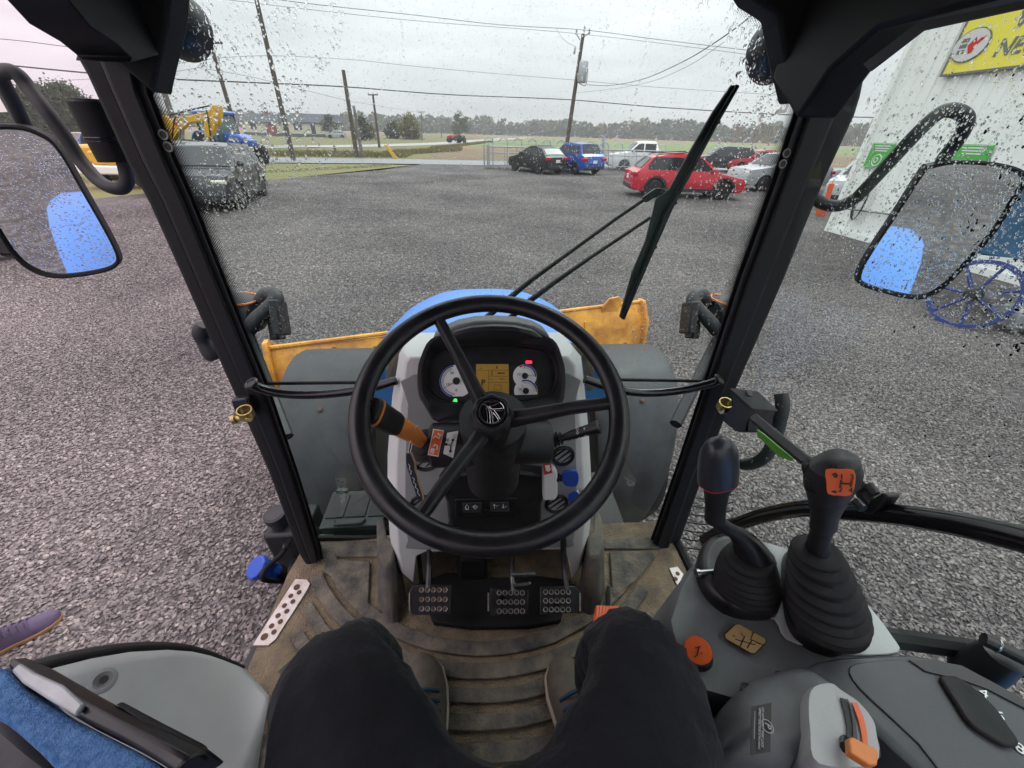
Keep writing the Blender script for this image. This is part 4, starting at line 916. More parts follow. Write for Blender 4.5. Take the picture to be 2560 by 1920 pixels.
bm = new(); tube(bm, [gl(1480, 1335, -.008), gl(1650, 1330, -.008)], .009, 6); obj('glass_seal', bm, 'black_rubber', wind)
# printed dot band round the edge of the glass
def frit_mat():
    m = bpy.data.materials.new('frit_dots'); m.use_nodes = True; N, L = m.node_tree.nodes, m.node_tree.links; N.clear()
    o = N.new('ShaderNodeOutputMaterial'); t = N.new('ShaderNodeBsdfTransparent'); d = N.new('ShaderNodeBsdfPrincipled'); d.inputs['Base Color'].default_value = (.006, .006, .007, 1); d.inputs['Roughness'].default_value = .4
    uv = N.new('ShaderNodeUVMap'); sp = N.new('ShaderNodeSeparateXYZ'); L.new(uv.outputs[0], sp.inputs[0])
    sc = N.new('ShaderNodeVectorMath'); sc.operation = 'MULTIPLY'; sc.inputs[1].default_value = (1, 1, 0); tc_ = N.new('ShaderNodeTexCoord')
    mp = N.new('ShaderNodeMapping'); mp.inputs['Rotation'].default_value = (0, rad(45), 0); mp.inputs['Scale'].default_value = (290, 0, 290); L.new(tc_.outputs['Object'], mp.inputs[0])
    v = N.new('ShaderNodeTexVoronoi'); v.inputs['Randomness'].default_value = 0; v.inputs['Scale'].default_value = 1; L.new(mp.outputs[0], v.inputs['Vector'])
    c = N.new('ShaderNodeMath'); c.operation = 'LESS_THAN'; L.new(v.outputs['Distance'], c.inputs[0])
    k = N.new('ShaderNodeMath'); k.operation = 'MULTIPLY_ADD'; k.inputs[1].default_value = -.62; k.inputs[2].default_value = .66; L.new(sp.outputs[0], k.inputs[0]); L.new(k.outputs[0], c.inputs[1])
    x = N.new('ShaderNodeMixShader'); L.new(c.outputs[0], x.inputs[0]); L.new(t.outputs[0], x.inputs[1]); L.new(d.outputs[0], x.inputs[2]); L.new(x.outputs[0], o.inputs[0]); M['frit_dots'] = m
frit_mat()
def frit(px, wd):
    """band along a pixel path; wd = width in metres towards the glass middle (sign = side)"""
    pts = [gl(a, b_, -.002) for a, b_ in px]; me = bpy.data.meshes.new('frit_band'); vs, fs, uvs = [], [], []
    for i, p in enumerate(pts):
        d_ = (pts[min(i+1, len(pts)-1)]-pts[max(i-1, 0)]).normalized(); sdv = GN.cross(d_)*wd
        vs += [p, p+sdv]
    for i in range(len(pts)-1): fs.append((2*i, 2*i+1, 2*i+3, 2*i+2))
    me.from_pydata(vs, [], fs); uvl = me.uv_layers.new()
    for lp in me.loops: uvl.data[lp.index].uv = (lp.vertex_index % 2, 0)
    me.materials.append(M['frit_dots']); o = bpy.data.objects.new('frit_band', me); link(o, wind)
frit([(415, 110), (390, 150), (374, 214), (375, 236), (434, 395), (481, 505), (557, 700), (670, 981)], -.038)
frit([(1860, -16), (1885, 0), (1945, 40), (1956, 62), (1976, 160), (1998, 264), (1937, 450), (1894, 570), (1850, 690), (1760, 975)], .038)

# ---- cross rails in front of the glass
for nm, pts in (('L', [(628, 958), (636, 964), (655, 972), (690, 981), (742, 986), (808, 985), (881, 977), (947, 964), (990, 951)]), ('R', [(1798, 948), (1788, 954), (1763, 962), (1705, 975), (1633, 982), (1575, 979), (1517, 966), (1462, 948)])):
    P3 = [U(a, b_, y=.69+.02*(i/8)) for i, (a, b_) in enumerate(pts)]
    bm = new(); tube(bm, smoothpath(P3, 4), .0098, 12); hr = part('hand_rail', bm, 'black_gloss')
    bm = new(); c = P3[0]; torus(bm, c, P3[1]-P3[0], .011, .003, 16, 6); obj('rail_end', bm, 'black_satin', hr)

# ---- floor: dirty base, raised rubber ribs, corner pads
bm = new(); prism(bm, [(-.63, -.2, FL), (-.60, .42, FL), (-.60, .69, FL), (-.58, .80, FL), (.60, .80, FL), (.60, -.2, FL)], (0, 0, -.05)); flr = part('cab_floor', bm, 'floor_dirt')
CY, CX = 1.02, .0
def rib(r0, r1, a0, a1, h=.010):
    bm = new(); n = 36; lo, hi = [], []
    for i in range(n+1):
        a = a0+(a1-a0)*i/n; w1 = .0025*noise.noise(Vector((i*.7, r0*30, 1))); 
        lo.append((CX+(r0+w1)*math.sin(a), CY-(r0+w1)*math.cos(a), FL+.0005)); hi.append((CX+(r1+w1)*math.sin(a), CY-(r1+w1)*math.cos(a), FL+.0005))
    rings = [[Vector(a), Vector(b_), Vector(b_)+Vector((0, 0, h)), Vector(a)+Vector((0, 0, h))] for a, b_ in zip(lo, hi)]
    loft(bm, rings); obj('floor_rib', bm, 'floor_rubber', flr, bevel=.002)
for r0, r1 in ((.555, .588), (.603, .637), (.655, .684), (.702, .732), (.752, .786), (.805, .84), (.86, .90)):
    m_ = min(.98, .60/r0) if r0 > .6 else .95
    rib(r0, r1, -math.asin(min(.97, .50/r0)), math.asin(min(.93, .42/r0)))
def pad(px, h=.012, m='floor_rubber', nm='floor_pad'):
    bm = new(); prism(bm, [U(a, b_, z=FL) for a, b_ in px], (0, 0, h), (0, 0, .0006)); return obj(nm, bm, m, flr, bevel=.003)
pad([(820, 1403), (865, 1404), (927, 1409), (925, 1460), (922, 1523), (885, 1492), (849, 1458), (809, 1432)])
pad([(1523, 1384), (1575, 1382), (1628, 1382), (1636, 1400), (1590, 1455), (1531, 1500), (1526, 1440)])
pad([(800, 1358), (960, 1356), (975, 1395), (830, 1396)], .009)
pad([(1490, 1352), (1620, 1346), (1650, 1375), (1500, 1376)], .009)
# centre rubber cover between the pedals
pad([(1045, 1470), (1120, 1440), (1225, 1455), (1350, 1450), (1425, 1460), (1400, 1560), (1320, 1575), (1180, 1577), (1085, 1565)], .022, 'black_rubber', 'tunnel_mat')
# sill plate with holes
plt = [U(a, b_, z=FL+.001) for a, b_ in ((739, 1449), (768, 1450), (776, 1460), (770, 1475), (690, 1600), (672, 1615), (632, 1615))]
bm = new(); prism(bm, plt, (0, 0, .004)); sill = part('sill_plate', bm, 'plate_rusty', bevel=.001)
for (a, b_, r) in ((742, 1468, .0085), (748, 1481, .0062), (727, 1490, .0062), (732, 1504, .0062), (711, 1514, .0062), (717, 1528, .0062), (695, 1539, .0062), (701, 1554, .0062), (679, 1565, .0062), (685, 1580, .0062), (661, 1592, .0085)):
    bm = new(); disc(bm, U(a, b_, z=FL+.0052), (0, 0, 1), r, 16, .0012); obj('plate_hole', bm, 'rust_dark', sill)
plt = [U(a, b_, z=FL+.001) for a, b_ in ((1672, 1422), (1693, 1418), (1708, 1437), (1694, 1468))]
bm = new(); prism(bm, plt, (0, 0, .004)); s2 = part('sill_plate', bm, 'plate_rusty', bevel=.001)
for a, b_ in ((1694, 1434), (1689, 1447)): bm = new(); disc(bm, U(a, b_, z=FL+.0052), (0, 0, 1), .006, 14, .0012); obj('plate_hole', bm, 'rust_dark', s2)

# ---- dashboard column
DP, DN = Vector((0, .60, 1.12)), Vector((0, 1, -.154)).normalized()
def da(px, py, d=0): return UP(px, py, DP+DN*d, DN)
out = [(1003, 893), (1440, 890), (1462, 912), (1466, 950), (1472, 1010), (1480, 1100), (1485, 1200), (1487, 1311), (1480, 1370), (1473, 1421), (1450, 1448), (1440, 1400), (1434, 1380), (1420, 1374), (1300, 1376), (1200, 1379), (1045, 1382), (1022, 1392), (1018, 1420), (1013, 1460), (982, 1436), (970, 1380), (963, 1291), (963, 1164), (974, 1016), (987, 936), (991, 905)]
P3 = [da(a, b_) for a, b_ in out]; cc = da(1222, 1150)
bm = new(); rings = []
for k, (d_, gx) in enumerate(((0, .90), (.012, .93), (.05, 1.02), (.17, 1.0))):
    rg = []
    for p in P3:
        q = Vector((cc.x+(p.x-cc.x)*gx, p.y, p.z)); rg.append(q+DN*d_)
    rings.append(rg)
loft(bm, rings, True, False); dash = part('dashboard', bm, 'grey_light', bevel=.004)
# inner face: shade against the window-facing side strips put into its colour
inn = [(1034, 935), (1420, 932), (1436, 1010), (1440, 1150), (1440, 1260), (1432, 1350), (1400, 1366), (1050, 1372), (1020, 1350), (1014, 1270), (1014, 1150), (1020, 1010)]
bm = new(); prism(bm, closedsmooth([da(a, b_, -.0015) for a, b_ in inn], 3), -DN*.003); obj('inner_face', bm, 'dash_inner_shaded', dash, bevel=.002)
# dark pedal cavity behind the legs
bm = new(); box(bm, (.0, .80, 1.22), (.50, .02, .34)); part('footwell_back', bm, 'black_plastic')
# rubber skirts where the legs meet the floor
for px in ([(940, 1372), (966, 1364), (978, 1440), (1012, 1464), (1000, 1545), (985, 1560), (965, 1556), (942, 1500)], [(1500, 1352), (1482, 1345), (1472, 1424), (1449, 1450), (1455, 1530), (1475, 1540), (1500, 1530), (1515, 1470), (1512, 1400)]):
    bm = new(); prism(bm, [U(a, b_, z=FL+.02) for a, b_ in px], (0, .05, .13), (0, 0, -.02), -.35); part('column_skirt', bm, 'rubber_dusty', bevel=.012)

# ---- instrument cluster
ca = rad(42); CN = Vector((0, -math.cos(ca), math.sin(ca)))          # faces the driver
CP = U(1235, 960, y=.655); CX_ = Vector((1, 0, 0)); CY_ = CN.cross(CX_)
def cl(px, py, h=0): return UP(px, py, CP+CN*h, CN)
def crop(a): return zs(a, 860, 700, 2.37)
outer = crop([(428, 600), (432, 500), (455, 430), (485, 365), (520, 335), (570, 322), (700, 310), (860, 305), (1030, 310), (1180, 322), (1240, 340), (1275, 380), (1300, 450), (1318, 520), (1320, 600), (1312, 700), (1290, 740), (1200, 770), (1050, 790), (860, 800), (700, 810), (600, 820), (540, 838), (510, 810), (470, 740), (440, 690)])
inner = crop([(492, 560), (502, 500), (520, 460), (560, 430), (640, 410), (750, 398), (860, 394), (980, 398), (1090, 408), (1170, 422), (1215, 450), (1240, 500), (1250, 560), (1240, 620), (1220, 660), (1180, 688), (1100, 705), (980, 722), (860, 730), (740, 728), (640, 718), (570, 700), (530, 670), (505, 620)])
NO = 72
def ordered(pts):
    pts = closedsmooth(pts, 3); c = sum(pts, Vector())/len(pts); r_ = resample(pts, NO)
    k = max(range(NO), key=lambda i: (r_[i]-c).dot(CX_)-abs((r_[i]-c).dot(CY_))*2); r_ = r_[k:]+r_[:k]
    if (r_[NO//4]-c).dot(CY_) < 0: r_ = [r_[0]]+r_[:0:-1]
    return r_
o0 = ordered([cl(a, b_, .028) for a, b_ in outer]); i1 = ordered([cl(a, b_, .0) for a, b_ in inner])
cO = sum(o0, Vector())/NO; cI = sum(i1, Vector())/NO
def ins(l, c, k, h): return [c+(p-c)*k+CN*h for p in l]
bm = new(); rings = [ins(o0, cO, 1.0, -.10), ins(o0, cO, 1.0, -.012), ins(o0, cO, .975, 0), ins(o0, cO, .93, 0), ins(i1, cI, 1.10, .017), ins(i1, cI, 1.06, .010), ins(i1, cI, 1.04, .010), ins(i1, cI, 1.0, .001)]
loft(bm, rings, False, False); clu = part('instrument_cluster', bm, 'black_plastic', smooth=30)
mat('cluster_face', (.011, .011, .013), .45, var=.3, vscale=60, bump=.1, bscale=400)
bm = new(); cap(bm, loop(bm, ins(i1, cI, 1.02, .0))); obj('cluster_face', bm, 'cluster_face', clu, smooth=0)
mat('cluster_grey', (.03, .031, .034), .5)
bm = new(); prism(bm, [cl(a, b_, .0006) for a, b_ in ((1150, 918), (1188, 915), (1275, 913), (1300, 914), (1345, 925), (1345, 1000), (1150, 1000))], CN*.0006); obj('gauge_bezel', bm, 'cluster_grey', clu)
mpx = (cl(1281, 960)-cl(1280, 960)).length            # metres per source pixel on the cluster
def arcstrip(c, r0, r1, a0, a1, h, m, nm, n=26):
    bm = new(); a_, b_ = [], []
    for i in range(n+1):
        a = rad(a0+(a1-a0)*i/n); d_ = CX_*math.cos(a)+CY_*math.sin(a); a_.append(c+d_*r0+CN*h); b_.append(c+d_*r1+CN*h)
    bridge(bm, loop(bm, a_), loop(bm, b_), False); return obj(nm, bm, m, clu, smooth=0)
def gauge(px, py, rp, a0, a1, cut):
    c = cl(px, py, .002); r_ = rp*mpx; bm = new(); n = 48; pts = []
    for i in range(n):
        a = 2*math.pi*i/n; d_ = CX_*math.cos(a)+CY_*math.sin(a)*1.0; q = c+d_*r_
        k = (q-c).dot(CY_); lim = -cut*mpx
        if k < lim: q += CY_*(lim-k)
        pts.append(q)
    prism(bm, pts, CN*.0008); return obj('gauge', bm, 'gauge_white', clu, smooth=30), c, r_
def ticks(c, r0, r1, a0, a1, n, h=.0032, w=.0004, m='black_print'):
    bm = new()
    for i in range(n+1):
        a = rad(a0+(a1-a0)*i/n); d_ = CX_*math.cos(a)+CY_*math.sin(a); s_ = d_.cross(CN)*w
        cap(bm, loop(bm, [c+d_*r0-s_+CN*h, c+d_*r0+s_+CN*h, c+d_*r1+s_+CN*h, c+d_*r1-s_+CN*h]))
    obj('tick_marks', bm, m, clu, smooth=0)
def needle(c, a, r_, w=.0008):
    d_ = CX_*math.cos(rad(a))+CY_*math.sin(rad(a)); s_ = d_.cross(CN)
    bm = new(); prism(bm, [c-s_*w, c+s_*w, c+d_*r_+s_*w*.3, c+d_*r_-s_*w*.3], CN*.001, CN*.0005); obj('needle', bm, 'red_print', clu)
g, c, r_ = gauge(1141.3, 953, 41, 0, 360, 38)
h_ = CN*.0016
arcstrip(c, r_*.90, r_*.985, 100, 255, .0016, 'gauge_blue', 'gauge_arc'); ticks(c, r_*.74, r_*.86, 110, 262, 30, .0016)
for s_, a in (('20', 118), ('10', 200), ('0', 268)):
    d_ = CX_*math.cos(rad(a))+CY_*math.sin(rad(a)); text(s_, .0075, 'black_print', 'numeral', clu, c+d_*r_*.56+h_, CX_, CY_)
needle(c+CN*.003, 211, r_*.86); bm = new(); lathe(bm, [(r_*.22, 0), (r_*.22, .004), (r_*.18, .006), (0, .006)], c+CN*.001, CN, 24); obj('needle_cap', bm, 'black_plastic', clu)
for (px, py, na, a0, a1, cut) in ((1312, 940.5, 2, 95, 20, 24), (1314.5, 978, 122, 110, 35, 9)):
    g, c, r_ = gauge(px, py, 29.5, 0, 360, cut)
    arcstrip(c, r_*.84, r_*.97, a0, a1-25, .0016, 'gauge_blue', 'gauge_arc'); ticks(c, r_*.66, r_*.78, 100, 0, 10, .0016)
    needle(c+CN*.003, na, r_*.72, .0006); bm = new(); lathe(bm, [(r_*.26, 0), (r_*.26, .004), (r_*.2, .005), (0, .005)], c+CN*.001, CN, 24); obj('needle_cap', bm, 'black_plastic', clu)
    bm = new(); q = c-CX_*r_*.52+CY_*r_*.18+CN*.0018; torus(bm, q, CN, r_*.10, .00035, 12, 4); box(bm, q+CX_*r_*.17, (.0009, .0004, .003), rx=ca); obj('gauge_icon', bm, 'black_print', clu)
c = cl(1312, 940.5, .002); arcstrip(c, 29.5*mpx*.84, 29.5*mpx*.97, 118, 100, .0016, 'red_print', 'gauge_arc', 6)
c = cl(1314.5, 978, .002); arcstrip(c, 29.5*mpx*.84, 29.5*mpx*.97, 10, -6, .0016, 'orange', 'gauge_arc', 6)
# display
scr = [cl(a, b_, .003) for a, b_ in ((1190.5, 911), (1271, 911), (1273, 996), (1189, 996))]
bm = new(); prism(bm, [scr[0].lerp(p, 1.0)+(p-cl(1231, 953, .003))*.05 for p in scr], CN*.0018, -CN*.002); obj('display_frame', bm, 'cluster_grey', clu)
bm = new(); prism(bm, scr, CN*.0025); lcd = obj('display', bm, 'lcd', clu)
mat('lcd_ink', (.035, .02, .006), .6)
def lt(s_, px, py, size, bold=0): text(s_, size, 'lcd_ink', 'display_text', lcd, cl(px, py, .0056), CX_, CY_, lift=.0004, bold=bold)
lt('P', 1208, 957, .017, .0003); lt('0', 1242, 919, .0075, .0002); lt('1063.8', 1252, 933, .0058, .0001); lt('76 %', 1255, 947.5, .0055); lt('72.0', 1250, 984, .0055, .0001)
def line(p, q, w=.00035):
    a, b_ = cl(*p, .0058), cl(*q, .0058); s_ = (b_-a).normalized().cross(CN)*w; bm = new(); cap(bm, loop(bm, [a-s_, b_-s_, b_+s_, a+s_])); obj('display_line', bm, 'lcd_ink', lcd, smooth=0)
for p, q in (((1192, 925.5), (1270, 925.5)), ((1222, 926), (1222, 994)), ((1222, 940.5), (1270, 940.5)), ((1222, 956), (1270, 956)), ((1235, 963), (1253, 963)), ((1235, 975), (1253, 975)), ((1235, 963), (1235, 975)), ((1253, 963), (1253, 975)), ((1238, 961), (1241, 961)), ((1247, 961), (1250, 961)), ((1227, 928), (1232, 928)), ((1227, 938), (1232, 938)), ((1227, 928), (1232, 938)), ((1232, 928), (1227, 938)), ((1199, 921), (1206, 921)), ((1200, 917), (1203, 917)), ((1224, 946), (1232, 950))): line(p, q)
for (px, py, m_, sh) in ((1322, 905, 'led_red', ((-7, -3), (7, -3), (8, 0), (7, 4), (-7, 4), (-8, 0))), (1137, 1001.5, 'led_green', ((-8, 3), (-2, -1), (-3, -4), (3, -5), (6, -3), (6, 2), (7, 4), (1, 5), (-3, 3)))):
    bm = new(); prism(bm, [cl(px+a, py+b_, .0006) for a, b_ in sh], CN*.0006); obj('warning_lamp', bm, m_, clu)
# dash top cowl behind the cluster
cow = crop([(535, 330), (548, 296), (600, 262), (680, 228), (780, 208), (900, 204), (1020, 212), (1110, 234), (1180, 272), (1205, 330)])
bm = new(); prism(bm, [U(a, b_, y=.765) for a, b_ in cow], (0, -.06, .012)); cw = part('dash_cowl', bm, 'grey_console', bevel=.012, seg=3)
cow = crop([(600, 330), (660, 288), (760, 262), (880, 254), (1000, 258), (1110, 282), (1180, 330)])
bm = new(); prism(bm, [U(a, b_, y=.704) for a, b_ in cow], (0, -.02, 0)); obj('cowl_lip', bm, 'black_plastic', cw, bevel=.006)
# black gasket round the rear edge of the bonnet
gs = crop([(282, 620), (284, 540), (300, 480), (345, 425), (430, 402), (520, 388), (700, 375), (860, 370), (1040, 374), (1240, 386), (1350, 402), (1410, 425), (1440, 480), (1450, 560), (1455, 640)])
bm = new(); tube(bm, smoothpath([U(a, b_, y=.845) for a, b_ in gs], 3), .013, 8); part('bonnet_gasket', bm, 'rubber_dusty')

# ---- steering column shroud, levers, vents, switches
SC = U(1229, 1108, y=.565); SR = .043
def cy(px, py, r_=SR):
    """point on the shroud cylinder (axis along x) under a pixel"""
    d_ = ray(px, py); o = CAM-Vector((0, SC.y, SC.z)); A = d_.y**2+d_.z**2; B = 2*(o.y*d_.y+o.z*d_.z); Cq = o.y**2+o.z**2-r_*r_; D = max(0, B*B-4*A*Cq); return CAM+d_*((-B-math.sqrt(D))/(2*A))
xl, xr_ = U(1066, 1110, y=.54).x, U(1384, 1108, y=.54).x
bm = new(); lathe(bm, [(SR*.8, xl), (SR, xl+.008), (SR, xr_-.008), (SR*.85, xr_)], (0, SC.y, SC.z), (1, 0, 0), 36); shr = part('column_shroud', bm, 'black_plastic')
colp = zs([(735, 640), (1575, 630), (1570, 900), (1560, 1080), (1500, 1160), (800, 1180), (765, 1100), (745, 900)], 900, 980, 3.456)
bm = new(); prism(bm, closedsmooth([da(a, b_, -.004) for a, b_ in colp], 3), -DN*.03, None, -.05); colo = part('column_panel', bm, 'black_plastic', bevel=.006)
bm = new(); tube(bm, [Vector((.0, .545, 1.72)), Vector((.0, .575, 1.62)), Vector((.0, .585, 1.52))], [.062, .060, .055], 24); obj('column_sleeve', bm, 'black_plastic', colo)
fr = [(1137, 1246), (1295, 1242), (1296, 1287), (1139, 1291)]
bm = new(); prism(bm, [da(a, b_, -.034) for a, b_ in fr], -DN*.004, None, 0); obj('switch_frame', bm, 'black_satin', colo, bevel=.002)
for q in ([(1156, 1256), (1204, 1255), (1204, 1279), (1157, 1280)], [(1225, 1255), (1273, 1253), (1273, 1277), (1226, 1278)]):
    bm = new(); prism(bm, [da(a, b_, -.0385) for a, b_ in q], -DN*.003); obj('rocker_switch', bm, 'trim_dark', colo, bevel=.001)
def ic(polys, nm='switch_icon', d_=-.0418, m='white_print', par=colo):
    bm = new()
    for pl in polys:
        pts = [da(a, b_, d_) for a, b_ in pl]; tube(bm, pts, .0006, 4)
    obj(nm, bm, m, par)
ic([[(1163, 1268), (1167, 1262), (1172, 1268)], [(1164, 1268), (1164, 1274), (1171, 1274), (1171, 1268)], [(1167, 1274), (1167, 1270)]])
ic([[(1183, 1267), (1188, 1262), (1194, 1267), (1188, 1273), (1183, 1267)], [(1181, 1267), (1190, 1267)]])
ic([[(1236, 1271), (1236, 1261)], [(1233, 1264), (1236, 1260.5), (1239, 1264)], [(1241, 1266), (1245, 1263)]]); ic([[(1258, 1260), (1258, 1270)], [(1255, 1267), (1258, 1270.5), (1261, 1267)], [(1263, 1268), (1267, 1265)]])
# stickers curved on the shroud
def patch(quad, nm, m, r_=SR+.0008, n=6, par=shr):
    bm = new(); g_ = []
    for i in range(n+1):
        row = []
        for j in range(n+1):
            u, v = i/n, j/n
            x = (1-u)*(1-v)*quad[0][0]+u*(1-v)*quad[1][0]+u*v*quad[2][0]+(1-u)*v*quad[3][0]; y = (1-u)*(1-v)*quad[0][1]+u*(1-v)*quad[1][1]+u*v*quad[2][1]+(1-u)*v*quad[3][1]
            row.append(bm.verts.new(cy(x, y, r_)))
        g_.append(row)
    for i in range(n):
        for j in range(n): bm.faces.new((g_[i][j], g_[i+1][j], g_[i+1][j+1], g_[i][j+1]))
    return obj(nm, bm, m, par)
def ctube(pl, nm, m, w=.0011, r_=SR+.0018): bm = new(); tube(bm, [cy(a, b_, r_) for a, b_ in pl], w, 4); obj(nm, bm, m, shr)
patch([(1083, 1072), (1110, 1076), (1096, 1142), (1069, 1137)], 'warning_sticker', 'white_print', SR+.0006)
patch([(1085, 1074), (1108, 1078), (1095, 1140), (1071, 1135)], 'warning_sticker', 'orange_red', SR+.0012)
ctube([(1103, 1086), (1097, 1096), (1088, 1090), (1083, 1096)], 'sticker_icon', 'white_print', .0018); ctube([(1095, 1084), (1099, 1088)], 'sticker_icon', 'white_print')
ctube([(1092, 1124), (1094, 1115), (1088, 1111), (1084, 1116)], 'sticker_icon', 'white_print', .0016); ctube([(1078, 1122), (1086, 1124), (1083, 1131), (1076, 1128)], 'sticker_icon', 'white_print', .003)
wq = [(1118, 1082), (1146, 1077), (1133, 1145), (1108, 1134)]
patch(wq, 'shuttle_sticker', 'white_print', SR+.0008)
ctube([(1115, 1111), (1127, 1114), (1132, 1100)], 'sticker_icon', 'black_print', .0011); ctube([(1127, 1114), (1126, 1128)], 'sticker_icon', 'black_print', .0011)
for p in ((1115, 1111), (1132, 1100), (1126, 1128)): bm = new(); lathe(bm, [(.0026, 0), (.0026, .0006)], cy(*p, SR+.0018), cy(*p)-Vector((cy(*p).x, SC.y, SC.z)), 10); obj('sticker_dot', bm, 'black_print', shr)
ctube([(1114, 1104), (1116, 1096), (1119, 1103), (1121, 1096)], 'sticker_icon', 'black_print', .0007); ctube([(1131, 1089), (1140, 1086), (1140, 1092), (1132, 1095)], 'sticker_icon', 'sign_grey', .0005); ctube([(1117, 1137), (1125, 1135), (1126, 1141)], 'sticker_icon', 'sign_grey', .0005)
# shuttle lever with orange grip
def bar(bm, pts, w, t_, upv=(0, -.6, .8), n=16, sq=3.2):
    """squarish rounded bar along pts"""
    pts = [Vector(p) for p in pts]; rings = []
    for i, p in enumerate(pts):
        d_ = (pts[min(i+1, len(pts)-1)]-pts[max(i-1, 0)]).normalized(); s_ = d_.cross(Vector(upv)).normalized(); v = s_.cross(d_); rg = []
        for k in range(n):
            a = 2*math.pi*k/n; ca_, sa = math.cos(a), math.sin(a)
            rg.append(p+s_*math.copysign(abs(ca_)**(2/sq), ca_)*w[i]+v*math.copysign(abs(sa)**(2/sq), sa)*t_[i])
        rings.append(rg)
    loft(bm, rings); return bm
l0, l1, l2, l3 = U(1052, 1103, y=.545), U(1031, 1085, y=.528), U(990, 1062, y=.505), U(934, 1030, y=.475)
bm = new(); bar(bm, [l0, l1, l1.lerp(l2, .5), l2], [.012, .0155, .016, .017], [.010, .0125, .013, .0135]); lev = part('shuttle_lever', bm, 'orange_grip')
bm = new(); bar(bm, [l2, l2.lerp(l3, .1), l2.lerp(l3, .9), l3], [.018, .0195, .021, .021], [.0145, .0155, .0165, .0165]); obj('grip_sleeve', bm, 'black_plastic', lev)
e = (l3-l2).normalized(); bm = new(); bar(bm, [l3-e*.001, l3+e*.003], [.0222, .0222], [.0178, .0178]); obj('grip_band', bm, 'orange_grip', lev)
bm = new(); bar(bm, [l3+e*.003, l3+e*.010, l3+e*.012], [.021, .0195, .014], [.0165, .015, .011]); obj('grip_end', bm, 'black_plastic', lev)
for k in range(3):
    q = l0+(l0-l1).normalized()*(.004+k*.010); bm = new(); lathe(bm, [(.018+k*.004, -.003), (.024+k*.005, 0), (.018+k*.004, .003)], q, l1-l0, 24); obj('lever_gaiter', bm, 'black_rubber', lev)
# indicator stalk
k0, k1, k2 = U(1384, 1100, y=.55), U(1412, 1093, y=.545), U(1500, 1066, y=.53)
bm = new(); tube(bm, [k0, k1, k1.lerp(k2, .25), k1.lerp(k2, .72), k1.lerp(k2, .73), k1.lerp(k2, .97), k2], [.006, .007, .0095, .0105, .012, .0125, .010], 18); stk = part('indicator_stalk', bm, 'black_satin')
for k in range(3): bm = new(); lathe(bm, [(.011-k*.001, -.0015), (.016-k*.0015, 0), (.011-k*.001, .0015)], k0.lerp(k1, .05+.3*k), k1-k0, 20); obj('stalk_gaiter', bm, 'black_rubber', stk)
def sic(pl, w=.0005): bm = new(); tube(bm, [U(a, b_, y=.521) for a, b_ in pl], w, 4); obj('stalk_icon', bm, 'white_print', stk)
for pl in ([(1440, 1073), (1443, 1069), (1446, 1073), (1443, 1077), (1440, 1073)], [(1441, 1082), (1444, 1078), (1447, 1082), (1444, 1086), (1441, 1082)], [(1458, 1072), (1463, 1071)], [(1460, 1068), (1461, 1075)], [(1445, 1096), (1450, 1094), (1449, 1098), (1445, 1096)], [(1461, 1090), (1466, 1088), (1465, 1092), (1461, 1090)], [(1452, 1095), (1459, 1092)]): sic(pl)
# round vents
for px, py, r_, st in ((1062, 1150, .027, 0), (1408, 1140, .024, 1), (1056, 1262, .026, 1), (1392, 1260, .026, 0)):
    c = da(px, py, -.006); bm = new(); torus(bm, c, DN, r_, .0045, 32, 8); v = obj('vent_ring', bm, 'black_satin', dash)
    bm = new(); disc(bm, c+DN*.004, -DN, r_, 28, .001); obj('vent_cavity', bm, 'black_print', dash)
    for k in (-1, 0, 1):
        bm = new(); s_ = Vector((.7, 0, .7)); t_ = Vector((.7, 0, -.7)); q = c+t_*k*r_*.55; ln = r_*(.8 if k else .95); tube(bm, [q-s_*ln, q+s_*ln], .0022, 6); obj('vent_slat', bm, 'black_satin', dash)
bm = new(); lathe(bm, [(.013, 0), (.013, .008), (.009, .011), (0, .011)], da(1325, 1035, -.04), -DN, 20); hz = part('hazard_button', bm, 'trim_dark')
bm = new(); torus(bm, da(1325, 1035, -.0515), DN, .005, .0008, 3, 5); obj('button_icon', bm, 'red_print', hz)
# ignition box and key
ig = [da(a, b_, -.03) for a, b_ in ((1354, 1160), (1382, 1158), (1390, 1170), (1390, 1225), (1383, 1236), (1355, 1236))]
bm = new(); prism(bm, ig, -DN*.022); igb = part('ignition_box', bm, 'grey_light', bevel=.004)
st = [da(a, b_, -.0525) for a, b_ in ((1357, 1161), (1377, 1158), (1381, 1182), (1361, 1187))]
bm = new(); prism(bm, st, -DN*.0005); sk = obj('ignition_sticker', bm, 'red_print', igb)
bm = new(); prism(bm, [da(a, b_, -.0532) for a, b_ in ((1362, 1164), (1374, 1162), (1376, 1172), (1379, 1172), (1371, 1180), (1363, 1175), (1365, 1174))], -DN*.0004); obj('sticker_arrow', bm, 'white_print', igb)
kc = da(1397, 1194, -.042); bm = new(); lathe(bm, [(.011, -.01), (.011, .0), (.008, .002), (.008, .008), (0, .008)], kc, (1, -.25, 0), 20); obj('key_barrel', bm, 'black_satin', igb)
ky = [U(a, b_, y=kc.y-.004) for a, b_ in ((1405, 1189), (1412, 1180), (1430, 1178), (1443, 1181), (1447, 1196), (1444, 1212), (1434, 1218), (1414, 1215), (1406, 1204))]
bm = new(); prism(bm, closedsmooth(ky, 2), (0, .005, .002)); key = part('ignition_key', bm, 'blue_plastic', bevel=.0012)
bm = new(); tube(bm, [kc, ky[0].lerp(ky[-1], .5)], .003, 6); obj('key_shank', bm, 'steel', key)
